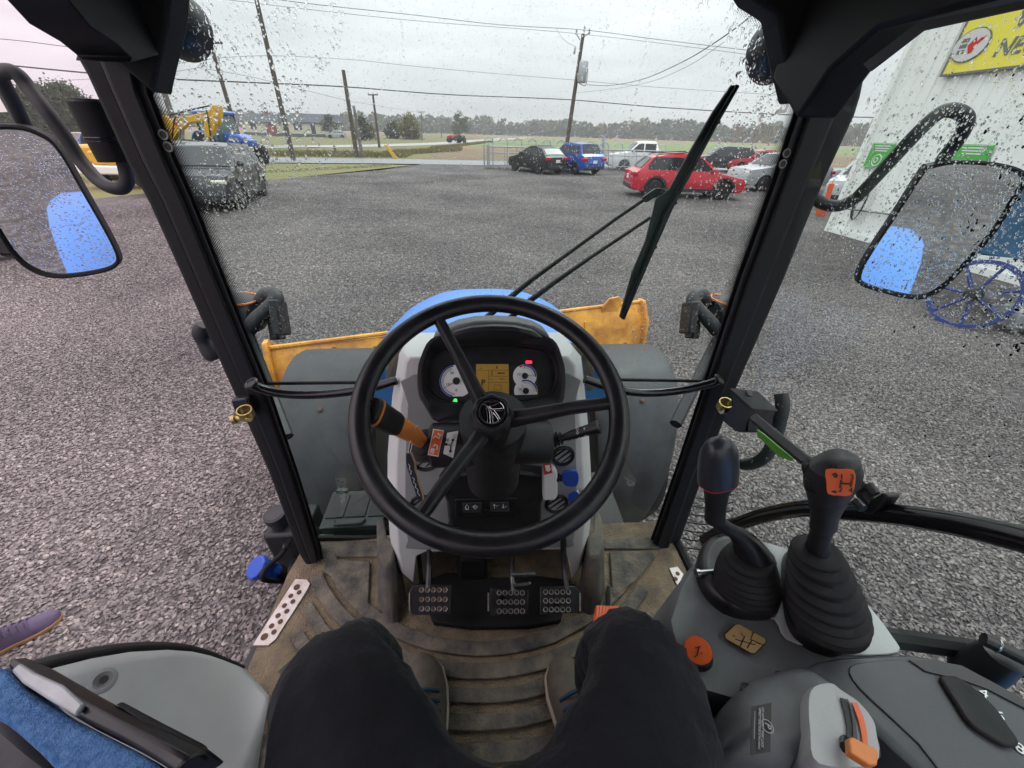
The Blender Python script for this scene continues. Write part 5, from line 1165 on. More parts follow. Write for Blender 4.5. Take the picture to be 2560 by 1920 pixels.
rc = U(1446, 1216, y=kc.y-.002); bm = new(); torus(bm, rc+Vector((0, 0, -.004)), (1, .3, .2), .0085, .0009, 20, 5); torus(bm, rc+Vector((.003, 0, -.012)), (.2, 1, .2), .0075, .0009, 20, 5); torus(bm, rc+Vector((.001, 0, -.02)), (.9, .3, .5), .006, .0009, 20, 5); obj('key_ring', bm, 'steel', key)
k2_ = [U(a, b_, y=kc.y) for a, b_ in ((1421, 1236), (1438, 1230), (1448, 1238), (1444, 1256), (1428, 1260), (1418, 1250))]
bm = new(); prism(bm, k2_, (.003, .005, 0)); obj('spare_key', bm, 'blue_plastic', key, bevel=.0012)
# hang tag on the lever
tg = [U(a, b_, y=.50) for a, b_ in ((1016, 1133), (1026, 1132), (1031, 1145), (1036, 1158), (1037, 1175), (1043, 1190), (1045, 1205), (1051, 1222), (1056, 1240), (1057, 1250), (1048, 1251), (1041, 1238), (1037, 1222), (1030, 1205), (1026, 1188), (1019, 1170), (1016, 1150))]
ht = thing('hang_tag', 'dark cut out air freshener tag hanging by a string from the lever', 'tag', tuple(tg[9]))
mat('tag_edge', (.45, .33, .2), .7); mat('tag_face', (.03, .032, .05), .6)
bm = new(); prism(bm, tg, (.003, .0016, 0)); obj('tag_card', bm, 'tag_edge', ht)
bm = new(); prism(bm, [p+Vector((-.0006, -.0002, 0)) for p in tg], (0, -.0006, 0), None, -.03); obj('tag_print', bm, 'tag_face', ht)
for pl in ([(1021, 1160), (1025, 1166), (1023, 1172), (1028, 1178), (1027, 1186)], [(1031, 1194), (1036, 1198), (1034, 1206), (1040, 1211), (1038, 1218), (1045, 1224), (1044, 1232), (1050, 1240)]):
    bm = new(); tube(bm, [U(a, b_, y=.4988) for a, b_ in pl], .0007, 4); obj('tag_script', bm, 'white_print', ht)
bm = new(); tube(bm, smoothpath([U(1020, 1134, y=.50), U(1024, 1110, y=.505), U(1031, 1090, y=.515), U(1040, 1066, y=.518), U(1044, 1068, y=.53), U(1034, 1098, y=.52), U(1026, 1130, y=.505)], 4), .0006, 5); obj('tag_string', bm, 'white_print', ht)

# ---- steering wheel
WE = rad(60); WN = Vector((0, -math.cos(WE), math.sin(WE))); WC = Vector((-.005, .462, 1.808)); WX_ = Vector((1, 0, 0)); WY_ = WN.cross(WX_)
def wp(px, py, h=0): return UP(px, py, WC+WN*h, WN)
bm = new(); n = 96; k = 14; prev = None; first = None; RR = .1915
for i in range(n):
    th = 2*math.pi*i/n; d_ = WX_*math.cos(th)+WY_*math.sin(th)
    rg = []
    for j in range(k):
        a = 2*math.pi*j/k; fl = .0012*math.cos(2*a) ; rg.append(WC+d_*(RR+(.0148+fl)*math.cos(a))+WN*((.0135)*math.sin(a)))
    rg = loop(bm, rg)
    if prev: bridge(bm, prev, rg)
    else: first = rg
    prev = rg
bridge(bm, prev, first); sw = part('steering_wheel', bm, 'black_satin')
WH = WC-WN*.060                                   # dished hub
for tx, ty in ((1097, 797), (1556, 1004), (1062, 1272)):
    p = wp(tx, ty); d_ = (p-WC).normalized(); s_ = d_.cross(WN)
    h0 = WC+d_*.035+WN*.0; h1 = WC+d_*(RR-.006)
    bm = new(); rings = []
    for q, w, hh in ((WH+d_*.02+WN*.006, .0145, .014), (WH+d_*.055+WN*.016, .0118, .011), (WC+d_*.12-WN*.016, .0098, .009), (h1-WN*.001, .0092, .008)):
        rings.append([q-s_*w-WN*hh, q+s_*w-WN*hh, q+s_*w*.95+WN*hh*.5, q+s_*w*.55+WN*hh, q-s_*w*.55+WN*hh, q-s_*w*.95+WN*hh*.5])
    loft(bm, rings); obj('spoke', bm, 'black_plastic', sw, bevel=.002)
bm = new(); lathe(bm, [(.026, -.055), (.031, -.045), (.032, -.01), (.034, -.006), (.034, .0)], WH, WN, 32); obj('hub_base', bm, 'black_plastic', sw)
bm = new(); lathe(bm, [(.033, .0), (.0345, .004), (.034, .022), (.0318, .033), (.0285, .036), (0, .036)], WH, WN, 64, 8, .045); cp = obj('hub_cap', bm, 'black_plastic', sw)
bm = new(); lathe(bm, [(.0260, .0355), (.0260, .0375), (0, .038)], WH, WN, 40); obj('emblem', bm, 'black_gloss', sw)
bm = new(); torus(bm, WH+WN*.0375, WN, .0253, .0009, 48, 6); torus(bm, WH+WN*.0380, WN, .0198, .0006, 40, 5)
def em(pl, w=.00042): tube(bm, smoothpath([WH+WN*.0386+WX_*a*.001+WY_*b_*.001 for a, b_ in pl], 3), w, 5)
em([(-15, 13.5), (-9, 11), (-4, 6), (-1, 0), (0, -8), (.5, -19)]); em([(-15, 13.5), (-18, 5), (-17, -5), (-13, -14), (-8, -18)]); em([(-9, 11), (-8, 0), (-7, -10), (-8, -18)])
em([(-7, 10), (-4, 0), (-3.5, -10), (-3.5, -19.5)]); em([(-4, 9), (4, 11), (13, 15)]); em([(-4, 9), (0, 4.5), (7, 4.5), (18.5, 5)]); em([(13, 15), (17, 10), (18.5, 5)])
em([(3, 2.5), (10, 1), (18.8, 1.5), (17, -7), (12, -13)]); em([(3, 2.5), (8, -5), (12, -13)]); em([(1, -1), (2, -10), (2, -19)]); em([(1, -1), (6, -8), (9, -15), (2, -19)])
em([(-12, 15.5), (-6, 17), (0, 15.5), (7, 17.5)])
obj('emblem_lines', bm, 'silver', sw)

# ---- pedals
PD = U(1230, 1500, z=1.165); PNn = Vector((0, -.42, .91)).normalized()
def pp(px, py, h=0): return UP(px, py, PD+PNn*h, PNn)
for nm, q, holes, pm in (('clutch_pedal', ((1030, 1462), (1128, 1461), (1127, 1536), (1029, 1537), (1024, 1520), (1024, 1478)), ((1054, 1475), (1113, 1522)), 'steel_dirty'), ('brake_pedal', ((1225, 1469), (1322, 1473), (1320, 1538), (1227, 1541)), ((1248, 1482), (1306, 1528)), 'black_satin'), ('brake_pedal', ((1350, 1466), (1438, 1465), (1449, 1480), (1450, 1531), (1351, 1538)), ((1364, 1480), (1421, 1524)), 'black_satin')):
    bm = new(); prism(bm, [pp(a, b_) for a, b_ in q], -PNn*.006); pd = part(nm, bm, 'black_satin', bevel=.002)
    (x0, y0), (x1, y1) = holes
    for i in range(5):
        for j in range(3):
            c = pp(x0+(x1-x0)*i/4, y0+(y1-y0)*j/2, .0004); bm = new(); torus(bm, c, PNn, .0052, .0012, 16, 5); obj('grip_hole', bm, 'steel_dirty', pd)
            bm = new(); disc(bm, c, PNn, .0045, 12, .0004); obj('hole_core', bm, 'black_print' if nm != 'clutch_pedal' else 'rust_dark', pd)
    xm = sum(a for a, b_ in q)/len(q); top_ = pp(xm+10, q[0][1]+10, -.004); bm = new(); tube(bm, smoothpath([top_, top_+Vector((0, .06, .03)), top_+Vector((0, .12, .14)), top_+Vector((0, .16, .3))], 3), .008, 8); obj('pedal_arm', bm, 'black_satin', pd)
    ex_ = q[0][0]-6 if nm == 'clutch_pedal' else (q[0][0]-4 if q[0][0] < 1300 else 1450)
    bm = new(); tube(bm, [pp(ex_, 1482, .004), pp(ex_, 1528, .004)], .0022, 6); obj('pedal_edge', bm, 'steel' if nm == 'clutch_pedal' else 'steel_dirty', pd)
bm = new(); tube(bm, smoothpath([pp(1288, 1434, .01), pp(1281, 1442, .01), pp(1283, 1458, .01), pp(1292, 1462, .01), pp(1320, 1459, .01), pp(1325, 1456, .01)], 3), .0042, 8); tube(bm, [pp(1278, 1436, .012), pp(1338, 1434, .012)], .0065, 8); part('pedal_latch', bm, 'steel')
tq = [U(a, b_, z=1.13) for a, b_ in ((1491, 1512), (1548, 1516), (1552, 1530), (1520, 1568), (1487, 1566), (1484, 1545))]
bm = new(); prism(bm, tq, (0, .004, -.012)); th = part('throttle_pedal', bm, 'orange_red', bevel=.003)
for k in range(7):
    bm = new(); a0_ = U(1492+k*8, 1515, z=1.132); a1_ = U(1490+k*6.5, 1562-k*2.5, z=1.132); tube(bm, [a0_, a1_], .0016, 5); obj('grip_ridge', bm, 'orange_red', th)
bm = new(); tube(bm, [U(1520, 1535, z=1.118), Vector((.33, .58, 1.06))], .006, 8); obj('pedal_arm', bm, 'black_satin', th)
# gearbox gaiter in the footwell
bq = [U(a, b_, z=FL+.03) for a, b_ in ((1140, 1386), (1219, 1386), (1219, 1448), (1143, 1450))]
bm = new(); prism(bm, bq, (0, .01, .07), (0, 0, -.03), -.2); part('shaft_gaiter', bm, 'black_rubber', bevel=.008)
bm = new(); tube(bm, [Vector((-.2, .60, 1.06)), Vector((-.2, .66, 1.3))], .006, 8); part('brake_line', bm, 'black_rubber')

# ---- wiper outside the glass
def crW(a): return zs(a, 1200, 200, 2.676)
wl_ = crW([(1690, 25), (1560, 215), (1400, 490), (1270, 730), (1180, 800), (1165, 870), (1110, 1080), (1020, 1290), (935, 1590)]); wr_ = crW([(1740, 45), (1600, 290), (1440, 590), (1310, 830), (1250, 960), (1235, 1000), (1180, 1120), (1080, 1350), (970, 1605)])
bm = new(); prism(bm, [gl(a, b_, .016) for a, b_ in wl_+wr_[::-1]], GN*.010); wip = part('wiper_blade', bm, 'black_plastic', bevel=.003)
mid_ = [((a[0]*.35+b_[0]*.65), (a[1]*.35+b_[1]*.65)) for a, b_ in zip(wl_, wr_)]
bm = new(); tube(bm, [gl(a, b_, .011) for a, b_ in mid_], .0045, 6); obj('blade_rubber', bm, 'black_rubber', wip)
for kk in (.2, .45, .75):
    bm = new(); i = int(kk*8); tube(bm, [gl(*wl_[i], .024), gl(*wr_[i], .024)], .004, 6); obj('blade_clip', bm, 'black_satin', wip)
for pts, r_ in (([(1195, 812), (1275, 744), (1325, 703), (1430, 627), (1540, 547), (1611, 499)], .0042), ([(1245, 822), (1323, 753), (1395, 700), (1480, 641), (1560, 588), (1626, 544)], .0042)):
    bm = new(); P3 = [gl(a, b_, .032) for a, b_ in pts]; tube(bm, P3, [.008, .0078, .006, .0045, .0042, .004], 8); obj('wiper_arm', bm, 'black_plastic', wip)
bm = new(); prism(bm, [gl(a, b_, .030) for a, b_ in ((1607, 494), (1640, 471), (1650, 470), (1671, 476), (1670, 487), (1646, 488), (1616, 507))], GN*.012); obj('arm_head', bm, 'black_plastic', wip, bevel=.002)

# ---- bonnet, front fenders, lamp brackets
rings = []
for y, zt, hw in ((.90, 1.655, .37), (1.1, 1.64, .37), (1.35, 1.615, .365), (1.6, 1.575, .35), (1.75, 1.535, .33), (1.83, 1.47, .30), (1.86, 1.35, .28), (1.86, .9, .28)):
    rg = []
    for i in range(17):
        a = math.pi*i/16; x = -math.cos(a)*hw; zz = zt-.10*(abs(math.cos(a))**3.2) if 0 < i < 16 else zt-.17
        rg.append((x if 0 < i < 16 else math.copysign(hw+.02, x), y, max(.8, zz)))
    rings.append([Vector(p) for p in rg])
bm = new(); loft(bm, rings, True, True, closed=False); bon = part('bonnet', bm, 'blue_paint', smooth=50)
bm = new(); box(bm, (0, 1.36, 1.17), (.62, .96, .56)); part('engine_side', bm, 'machine_black', bevel=.03)
for k, w_ in ((0, .055), (1, .075), (2, .05)):
    bm = new(); c = Vector((.195, .98+.0-k*.022, 1.6325-.02)); box(bm, U(1385, 838+k*4.5, y=1.0-.012*k)+Vector((0, 0, 0)), (w_, .002, .002)); obj('bonnet_decal', bm, 'black_print', bon)
for s in (-1, 1):
    WCn = Vector((s*.80, 1.82, .5)); bm = new(); rings = []
    for i in range(15):
        a = rad(38+i*(150/14)); rr = .62
        y, z = WCn.y+rr*math.cos(a), WCn.z+rr*math.sin(a); x0, x1 = s*.53, s*(1.05-.012*max(0, i-3)-.018*max(0, i-7))
        tp = 1-.25*max(0, (abs(i-7)-4)/3)
        cxm = (x0+x1)/2; hw = (x1-x0)/2*tp
        o_ = Vector((0, math.cos(a), math.sin(a)))
        rings.append([Vector((cxm-hw, y, z))-o_*.06, Vector((cxm-hw*.97, y, z))-o_*.01, Vector((cxm-hw*.85, y, z)), Vector((cxm+hw*.85, y, z)), Vector((cxm+hw*.97, y, z))-o_*.01, Vector((cxm+hw, y, z))-o_*.06])
    loft(bm, rings, False, False, closed=False); fd = part('front_fender', bm, 'fender_grey', smooth=50); so = fd.modifiers.new('s', 'SOLIDIFY'); so.thickness = .012
    for (fx, a) in ((.66, 60), (.9, 60), (.78, 120)):
        aa = rad(a); bm = new(); lathe(bm, [(.012, 0), (.012, .003), (.008, .006), (0, .006)], (s*fx, WCn.y+.622*math.cos(aa), WCn.z+.622*math.sin(aa)), (0, math.cos(aa), math.sin(aa)), 12); obj('fender_bolt', bm, 'rust_dark', fd)
    bm = new(); lathe(bm, [(.28, -.15), (.47, -.16), (.5, -.1), (.5, .1), (.47, .16), (.28, .15)], WCn, (1, 0, 0), 32); fwv = part('front_wheel', bm, 'tyre')
    bm = new(); lathe(bm, [(.29, -.05), (.29, .1), (.1, .05), (.1, .12), (0, .12)], WCn, (s, 0, 0), 24); obj('rim', bm, 'rim_silver', fwv)
    # rear wheel and blue rear fender (seen in the mirrors)
    RC = Vector((s*.98, -.75, .72)); bm = new(); lathe(bm, [(.4, -.2), (.68, -.22), (.72, -.14), (.72, .14), (.68, .22), (.4, .2)], RC, (1, 0, 0), 36); rw = part('rear_wheel', bm, 'tyre')
    for k in range(28):
        a_ = 2*math.pi*k/28; bm = new(); box(bm, RC+Vector((.1*(-1)**k, math.cos(a_)*.725, math.sin(a_)*.725)), (.2, .05, .04), rx=a_-math.pi/2); obj('tread_lug', bm, 'tyre', rw)
    bm = new(); lathe(bm, [(.41, -.06), (.41, .12), (.15, .06), (.15, .15), (0, .15)], RC, (s, 0, 0), 24); obj('rim', bm, 'rim_silver', rw)
    bm = new(); rings = []
    for i in range(12):
        a = rad(10+i*13); y, z = RC.y+.85*math.cos(a), RC.z+.85*math.sin(a); x0, x1 = s*.60, s*1.18; o_ = Vector((0, math.cos(a), math.sin(a)))
        rings.append([Vector((x0, y, z)), Vector((x0+(x1-x0)*.9, y, z)), Vector((x1, y, z))-o_*.03, Vector((x1, y, z))-o_*.08])
    loft(bm, rings, False, False, closed=False); rf = part('rear_fender', bm, 'blue_paint', smooth=50); so = rf.modifiers.new('s', 'SOLIDIFY'); so.thickness = .015
bm = new(); box(bm, (0, 1.0, .75), (.42, 1.9, .5)); part('chassis', bm, 'machine_black', bevel=.03)
for s, P in ((-1, ((616, 830), (640, 800), (676, 768), (690, 748), (682, 735), (664, 738), (655, 752), (660, 765))), (1, ((1800, 835), (1770, 800), (1742, 770), (1733, 752), (1740, 738), (1756, 737), (1760, 752), (1752, 765)))):
    pts = [U(a, b_, y=1.28+.02*i) for i, (a, b_) in enumerate(P)]; bm = new(); tube(bm, smoothpath(pts, 4), .026, 10); lb = part('lamp_bracket', bm, 'fender_grey')
    px0 = 700 if s < 0 else 1722; q = [U(px0+a, b_, y=1.3) for a, b_ in ((-14, 760), (2, 758), (8*-s*-1+2, 822), (-8, 830))]
    bm = new(); c = U(700 if s < 0 else 1722, 795, y=1.31); box(bm, c, (.03, .10, .12), rad(-s*8), rad(-25)); obj('lamp_box', bm, 'black_plastic', lb, bevel=.006)
    bm = new(); c2 = U(690 if s < 0 else 1733, 812, y=1.36); box(bm, c2, (.03, .08, .11), rad(-s*8), rad(-25)); obj('lamp_box', bm, 'black_plastic', lb, bevel=.006)
    c = U(612 if s < 0 else 1805, 783, y=1.38); bm = new(); lathe(bm, [(.0, -.06), (.06, -.05), (.075, 0), (.07, .05), (0, .06)], c, (s, .2, .1), 20); obj('lamp_body', bm, 'fender_grey', lb)
    bm = new(); torus(bm, c+Vector((0, 0, .055)), (.1, 0, 1), .06, .004, 24, 6); obj('marker_lens', bm, 'amber', lb)
    bm = new(); tube(bm, [pts[0], Vector((s*.62, .95, 1.35))], .02, 8); obj('bracket_stay', bm, 'fender_grey', lb)
# door grab knob beyond the left pillar
bm = new(); P = [U(a, b_, y=.86) for a, b_ in ((508, 812), (503, 835), (514, 860), (540, 895))]; tube(bm, smoothpath(P, 4), [.012, .015, .017, .018, .018, .017, .016, .015, .016, .018, .02, .02, .016], 14); part('grab_handle', bm, 'trim_dark')
# latch brackets on the pillars
def clamp(px, py, y, flip, par):
    c = U(px, py, y=y); bm = new(); n = 20; a_, b_ = [], []
    lathe(bm, [(.0125, -.010), (.0150, -.010), (.0150, .010), (.0125, .010), (.0125, -.010)], c, (.1*flip, -.25, .95), 24, caps=False); o = part('latch_striker', bm, 'brass', par)
    bm = new(); tube(bm, [c+Vector((flip*.010, -.008, -.008)), c+Vector((-flip*.024, .0, -.015))], [.008, .0065], 12); lathe(bm, [(.0105, -.004), (.0105, .004)], c+Vector((-flip*.027, 0, -.016)), (flip, 0, .3), 12); obj('latch_pin', bm, 'brass' if flip > 0 else 'steel', o)
clamp(614, 1032, .70, 1, T)
bm = new(); prism(bm, [pil(a, b_, -.016) for a, b_ in ((588, 990), (628, 984), (634, 1000), (640, 1036), (606, 1040))], -PN*.02); part('latch_bracket', bm, 'black_satin', bevel=.004)

# ---- mirrors
def mirror(outl, p0, n, armpts, r_, ay, nm='door_mirror'):
    n = Vector(n).normalized(); P3 = closedsmooth([UP(a, b_, p0, n) for a, b_ in outl], 3); c = sum(P3, Vector())/len(P3)
    bm = new(); loft(bm, [[q-n*.035 if 0 else c+(q-c)*.8-n*.035 for q in P3], [q-n*.012 for q in P3], [c+(q-c)*1.0+n*.008 for q in P3], [c+(q-c)*.975+n*.010 for q in P3], [c+(q-c)*.945+n*.008 for q in P3], [c+(q-c)*.94+n*.002 for q in P3]], True, False); mr = part(nm, bm, 'black_rubber')
    bm = new(); prism(bm, [c+(q-c)*.945+n*.002 for q in P3], n*.001); gl_ = obj('mirror_face', bm, 'mirror_glass', mr, smooth=0)
    bm = new(); tube(bm, smoothpath([U(a, b_, y=yy) for a, b_, yy in armpts], 5), r_, 12); arm = obj('mirror_arm', bm, 'grey_dark' if nm == 'x' else 'trim_dark', mr)
    return mr, c, n, P3
mlo = [(-8, 310), (60, 313), (105, 330), (136, 351), (169, 396), (211, 471), (271, 577), (300, 637), (298, 661), (271, 676), (211, 688), (151, 693), (105, 685), (60, 661), (18, 613), (-30, 530), (-75, 440), (-88, 370), (-60, 322)]
mL = mirror(mlo, U(150, 500, y=.95), (.30, -.95, -.08), [(70, 330, .98), (50, 290, .97), (29, 246, .96), (6, 205, .95), (0, 184, .94), (22, 178, .93), (45, 187, .93), (72, 220, .93), (116, 278, .92), (162, 341, .92), (202, 402, .92), (246, 451, .91), (278, 469, .90), (304, 470, .90), (318, 450, .90), (312, 414, .90), (300, 380, .90)], .0118, .95)
P = [U(224, 256, y=.90), U(258, 329, y=.90), U(294, 404, y=.90)]
bm = new(); tube(bm, P, [.031, .0305, .0285], 20); hs = part('hinge_sleeve', bm, 'frame_black')
d_ = (P[1]-P[0]).normalized(); bm = new(); torus(bm, P[0].lerp(P[2], .58), d_, .0288, .002, 28, 6); torus(bm, P[0].lerp(P[2], .64), d_, .0284, .0016, 28, 6); obj('sleeve_groove', bm, 'black_gloss', hs)
bm = new(); lathe(bm, [(.02, 0), (.02, .005), (0, .006)], P[0], -d_, 16); obj('sleeve_cap', bm, 'trim_dark', hs)
mro = [(2305, 423), (2325, 411), (2368, 401), (2420, 400), (2470, 403), (2528, 414), (2562, 432), (2566, 450), (2548, 476), (2484, 579), (2397, 678), (2348, 724), (2311, 743), (2267, 744), (2195, 727), (2151, 712), (2140, 692), (2166, 637), (2238, 527)]
mR = mirror(mro, U(2300, 570, y=.80), (-.36, -.92, -.07), [(2355, 408, .80), (2363, 390, .80), (2397, 347, .79), (2416, 307, .78), (2406, 284, .78), (2371, 275, .78), (2340, 289, .78), (2290, 335, .78), (2225, 405, .79), (2160, 475, .80), (2137, 497, .81), (2099, 514, .82), (2059, 510, .83), (2030, 490, .84)], .0115, .8)
# ================================================================ right console
def crB(a): return zs(a, 1600, 1400, 2.304)
def crC(a): return zs(a, 1640, 940, 3.072)
CZ = 1.48
ol = [(1738, 1402), (1780, 1380), (1850, 1366), (1905, 1361), (1955, 1366), (2050, 1395), (2128, 1465), (2190, 1526), (2240, 1591), (2259, 1640), (2200, 1760), (2000, 1760), (1850, 1760), (1740, 1720), (1690, 1620), (1672, 1545), (1700, 1460)]
base = [U(a, b_, z=CZ) for a, b_ in ol]; cc = sum(base, Vector())/len(base)
rings = []
for dz, k, sx in ((-.43, 1.12, -.03), (-.2, 1.09, -.015), (-.03, 1.02, 0), (-.008, .995, 0), (0, .965, 0)):
    rings.append([Vector((cc.x+(p.x-cc.x)*k+sx, cc.y+(p.y-cc.y)*k, CZ+dz-(.05*max(0, .30-p.x)/.1 if dz > -.1 else 0))) for p in base])
bm = new(); loft(bm, rings, False, True); cons = part('side_console', bm, 'grey_console', smooth=50)
ol2 = [(1900, 1366), (1952, 1370), (2045, 1400), (2120, 1468), (2180, 1528), (2228, 1592), (2244, 1632), (2140, 1640), (2060, 1628), (1965, 1600), (1935, 1550), (1880, 1545), (1900, 1500)]
bm = new(); prism(bm, closedsmooth([U(a, b_, z=CZ+.002) for a, b_ in ol2], 3), (0, 0, .003)); obj('console_top', bm, 'grey_mid', cons, bevel=.002)
def bellows(rings_px, zz, nm, ridge=.006, m='black_rubber', fl=.82, n=32):
    """stack of rings: (px,py,radius m) bottom to top between heights"""
    bm = new(); rs = []; N_ = len(rings_px)
    for i, (px, py, r_) in enumerate(rings_px):
        z = zz[0]+(zz[1]-zz[0])*i/(N_-1); c = U(px, py, z=z)
        for j, (dr, dz) in enumerate(((ridge, 0), (ridge*.9, .0035), (-ridge*.5, .0085))):
            zq = z+dz; rs.append([Vector((c.x+(r_+dr)*math.cos(2*math.pi*k/n), c.y+(r_+dr)*fl*math.sin(2*math.pi*k/n), zq)) for k in range(n)])
    loft(bm, rs); return part(nm, bm, m, smooth=60)
b1 = [(1743, 1409), (1752, 1456), (1782, 1500), (1826, 1530), (1878, 1541), (1930, 1539), (1946, 1520), (1948, 1470), (1930, 1420), (1900, 1375), (1850, 1350), (1796, 1344), (1760, 1362)]
P3 = closedsmooth([U(a, b_, z=CZ+.012) for a, b_ in b1], 3); c = sum(P3, Vector())/len(P3)
bm = new(); loft(bm, [[c+(p-c)*k+Vector((0, 0, h)) for p in P3] for k, h in ((1.0, -.02), (1.02, 0), (.98, .014), (.86, .02), (.78, .019))], False, True); g1 = part('lever_base', bm, 'black_satin', smooth=60)
bw1 = bellows([(1868, 1462, .050), (1868, 1450, .049), (1868, 1438, .047), (1868, 1426, .044), (1869, 1412, .040), (1872, 1398, .034)], (CZ+.032, CZ+.105), 'lever_gaiter', .0055)
pt_ = smoothpath([U(1886, 1404, z=1.57), U(1876, 1378, z=1.598), U(1858, 1350, z=1.622), U(1836, 1331, z=1.64), U(1812, 1318, z=1.65), U(1794, 1304, z=1.664), U(1789, 1285, z=1.68)], 4)
bm = new(); tube(bm, pt_, [max(.0105, .031-.0205*i/12) for i in range(len(pt_))], 16); lv1 = part('range_lever', bm, 'black_satin')
kb = [U(1787, 1300, z=1.668), U(1791, 1225, z=1.725), U(1794, 1205, z=1.74), U(1796, 1150, z=1.778), U(1797, 1112, z=1.805), U(1797, 1100, z=1.812)]
bm = new(); bar(bm, [kb[0], kb[0].lerp(kb[1], .5), kb[1], kb[2]], [.0135, .0135, .0165, .0245], [.0125, .0125, .015, .020], (0, -.8, .5), 20, 2.6); obj('knob_grip', bm, 'black_plastic', lv1)
bm = new(); bar(bm, [kb[2], kb[2].lerp(kb[3], .035)], [.0262, .0262], [.0213, .0213], (0, -.8, .5), 20, 2.6); obj('knob_line', bm, 'red_print', lv1)
bm = new(); bar(bm, [kb[2].lerp(kb[3], .035), kb[2].lerp(kb[3], .5), kb[3], kb[3].lerp(kb[4], .6), kb[4], kb[5], kb[5]+(kb[5]-kb[4])*.6], [.0262, .0264, .0255, .0235, .019, .0135, .005], [.0215, .0215, .0205, .0185, .0145, .010, .004], (0, -.8, .5), 20, 2.5); obj('knob_head', bm, 'knob_slate', lv1)
p = U(1744, 1432, z=CZ+.03); bm = new(); tube(bm, [p, p+Vector((.035, .0, .002))], .0045, 10); lathe(bm, [(.007, -.003), (.007, .003)], p, (1, 0, 0), 12); obj('console_bolt', bm, 'steel', g1)
b2 = [(1958, 1402), (1962, 1508), (1980, 1574), (2019, 1610), (2069, 1630), (2103, 1632), (2135, 1604), (2140, 1570), (2110, 1480), (2060, 1400), (2005, 1372), (1975, 1378)]
P3 = closedsmooth([U(a, b_, z=CZ+.012) for a, b_ in b2], 3); c = sum(P3, Vector())/len(P3)
bm = new(); loft(bm, [[c+(p-c)*k+Vector((0, 0, h)) for p in P3] for k, h in ((1.0, -.02), (1.02, 0), (.98, .016), (.90, .022), (.8, .021))], False, True); part('lever_base', bm, 'black_satin', smooth=60)
bellows([(2070, 1548, .053), (2069, 1532, .0545), (2066, 1510, .053), (2062, 1486, .049), (2057, 1460, .0445), (2051, 1432, .039), (2045, 1402, .033), (2041, 1382, .027)], (CZ+.03, CZ+.185), 'lever_gaiter', .0075)
bm = new(); tube(bm, [U(2040, 1384, z=1.665), U(2050, 1340, z=1.70), U(2060, 1308, z=1.725)], [.0145, .0125, .0125], 14); lv2 = part('gear_lever', bm, 'black_satin')
h0, h1, h2, h3, h4 = U(2058, 1318, z=1.718), U(2066, 1270, z=1.755), U(2074, 1226, z=1.79), U(2082, 1185, z=1.82), U(2086, 1158, z=1.838)
bm = new(); bar(bm, [h0, h0.lerp(h1, .6), h1, h2, h2.lerp(h3, .5), h3, h4, h4+(h4-h3)*.35], [.0145, .015, .0165, .0245, .028, .0295, .0255, .010], [.013, .013, .015, .020, .023, .023, .018, .008], (0, -.8, .5), 24, 2.6); obj('knob_head', bm, 'black_plastic', lv2)
fn = (CAM-h3).normalized(); fp = h3+fn*.0315
def fc(px, py, h=0): return UP(px, py, fp+fn*h, fn)
bm = new(); prism(bm, closedsmooth([fc(a, b_) for a, b_ in ((2064, 1174), (2098, 1173), (2134, 1175), (2138, 1204), (2128, 1238), (2098, 1239), (2069, 1234), (2066, 1205))], 2), fn*.0015, fn*-.02); kf = obj('shift_plate', bm, 'orange_red', lv2, bevel=.0008)
def fl_(pl, w=.0009): bm = new(); tube(bm, [fc(a, b_, .0026) for a, b_ in pl], w, 4); obj('shift_mark', bm, 'black_print', kf) if False else obj('shift_mark', bm, 'black_print', lv2)
fl_([(2103, 1200), (2100, 1217)]); fl_([(2129, 1201), (2126, 1217)]); fl_([(2102, 1209), (2128, 1210)])
fr_ = CR; fu_ = CU
for s_, a, b_ in (('1', 2103, 1192), ('3', 2129, 1193), ('2', 2100, 1224), ('4', 2126, 1226)): text(s_, .0085, 'black_print', 'shift_number', lv2, fc(a, b_, .0018), fr_, fu_, lift=.0006)
bm = new(); prism(bm, [fc(a, b_, .0018) for a, b_ in ((2079, 1185), (2089, 1181), (2095, 1188), (2092, 1195), (2085, 1194))], fn*.0006); obj('shift_mark', bm, 'trim_dark', lv2)
bm = new(); prism(bm, [fc(a, b_, .0018) for a, b_ in ((2078, 1228), (2086, 1226), (2093, 1229), (2090, 1233), (2082, 1232))], fn*.0006); obj('shift_mark', bm, 'black_print', lv2)
for a, b_ in ((2022, 1166), (2028, 1215)):
    q = UP(a, b_, h3, fn); q += (h3-q)*.22+fn*.004; bm = new(); lathe(bm, [(.011, -.006), (.0125, 0), (.0125, .006), (.009, .010), (.008, .008), (0, .009)], q, (-.55, -.7, .4), 20); obj('knob_button', bm, 'black_satin', lv2)
# small range knob with orange top
q0, q1, q2 = U(1748, 1700, z=1.40), U(1746, 1655, z=1.455), U(1744, 1628, z=1.485)
bm = new(); tube(bm, [U(1752, 1740, z=1.32), q0, q0.lerp(q1, .6), q1, q2], [.007, .010, .018, .022, .021], 18); pk = part('creeper_knob', bm, 'black_plastic')
d_ = (CAM-q2).normalized()*.6+(q2-q1).normalized()*.4; bm = new(); lathe(bm, [(.0205, -.002), (.0205, .002), (.018, .006), (0, .007)], q2, d_, 28); obj('knob_cap', bm, 'orange_red', pk)
for pl in ([(1748, 1618), (1742, 1640)], [(1738, 1620), (1752, 1616)], [(1735, 1640), (1740, 1643)], [(1752, 1632), (1757, 1634)]):
    bm = new(); dn = d_.normalized(); tube(bm, [UP(a, b_, q2+dn*.0085, dn) for a, b_ in pl], .0008, 4); obj('shift_mark', bm, 'black_print', pk)
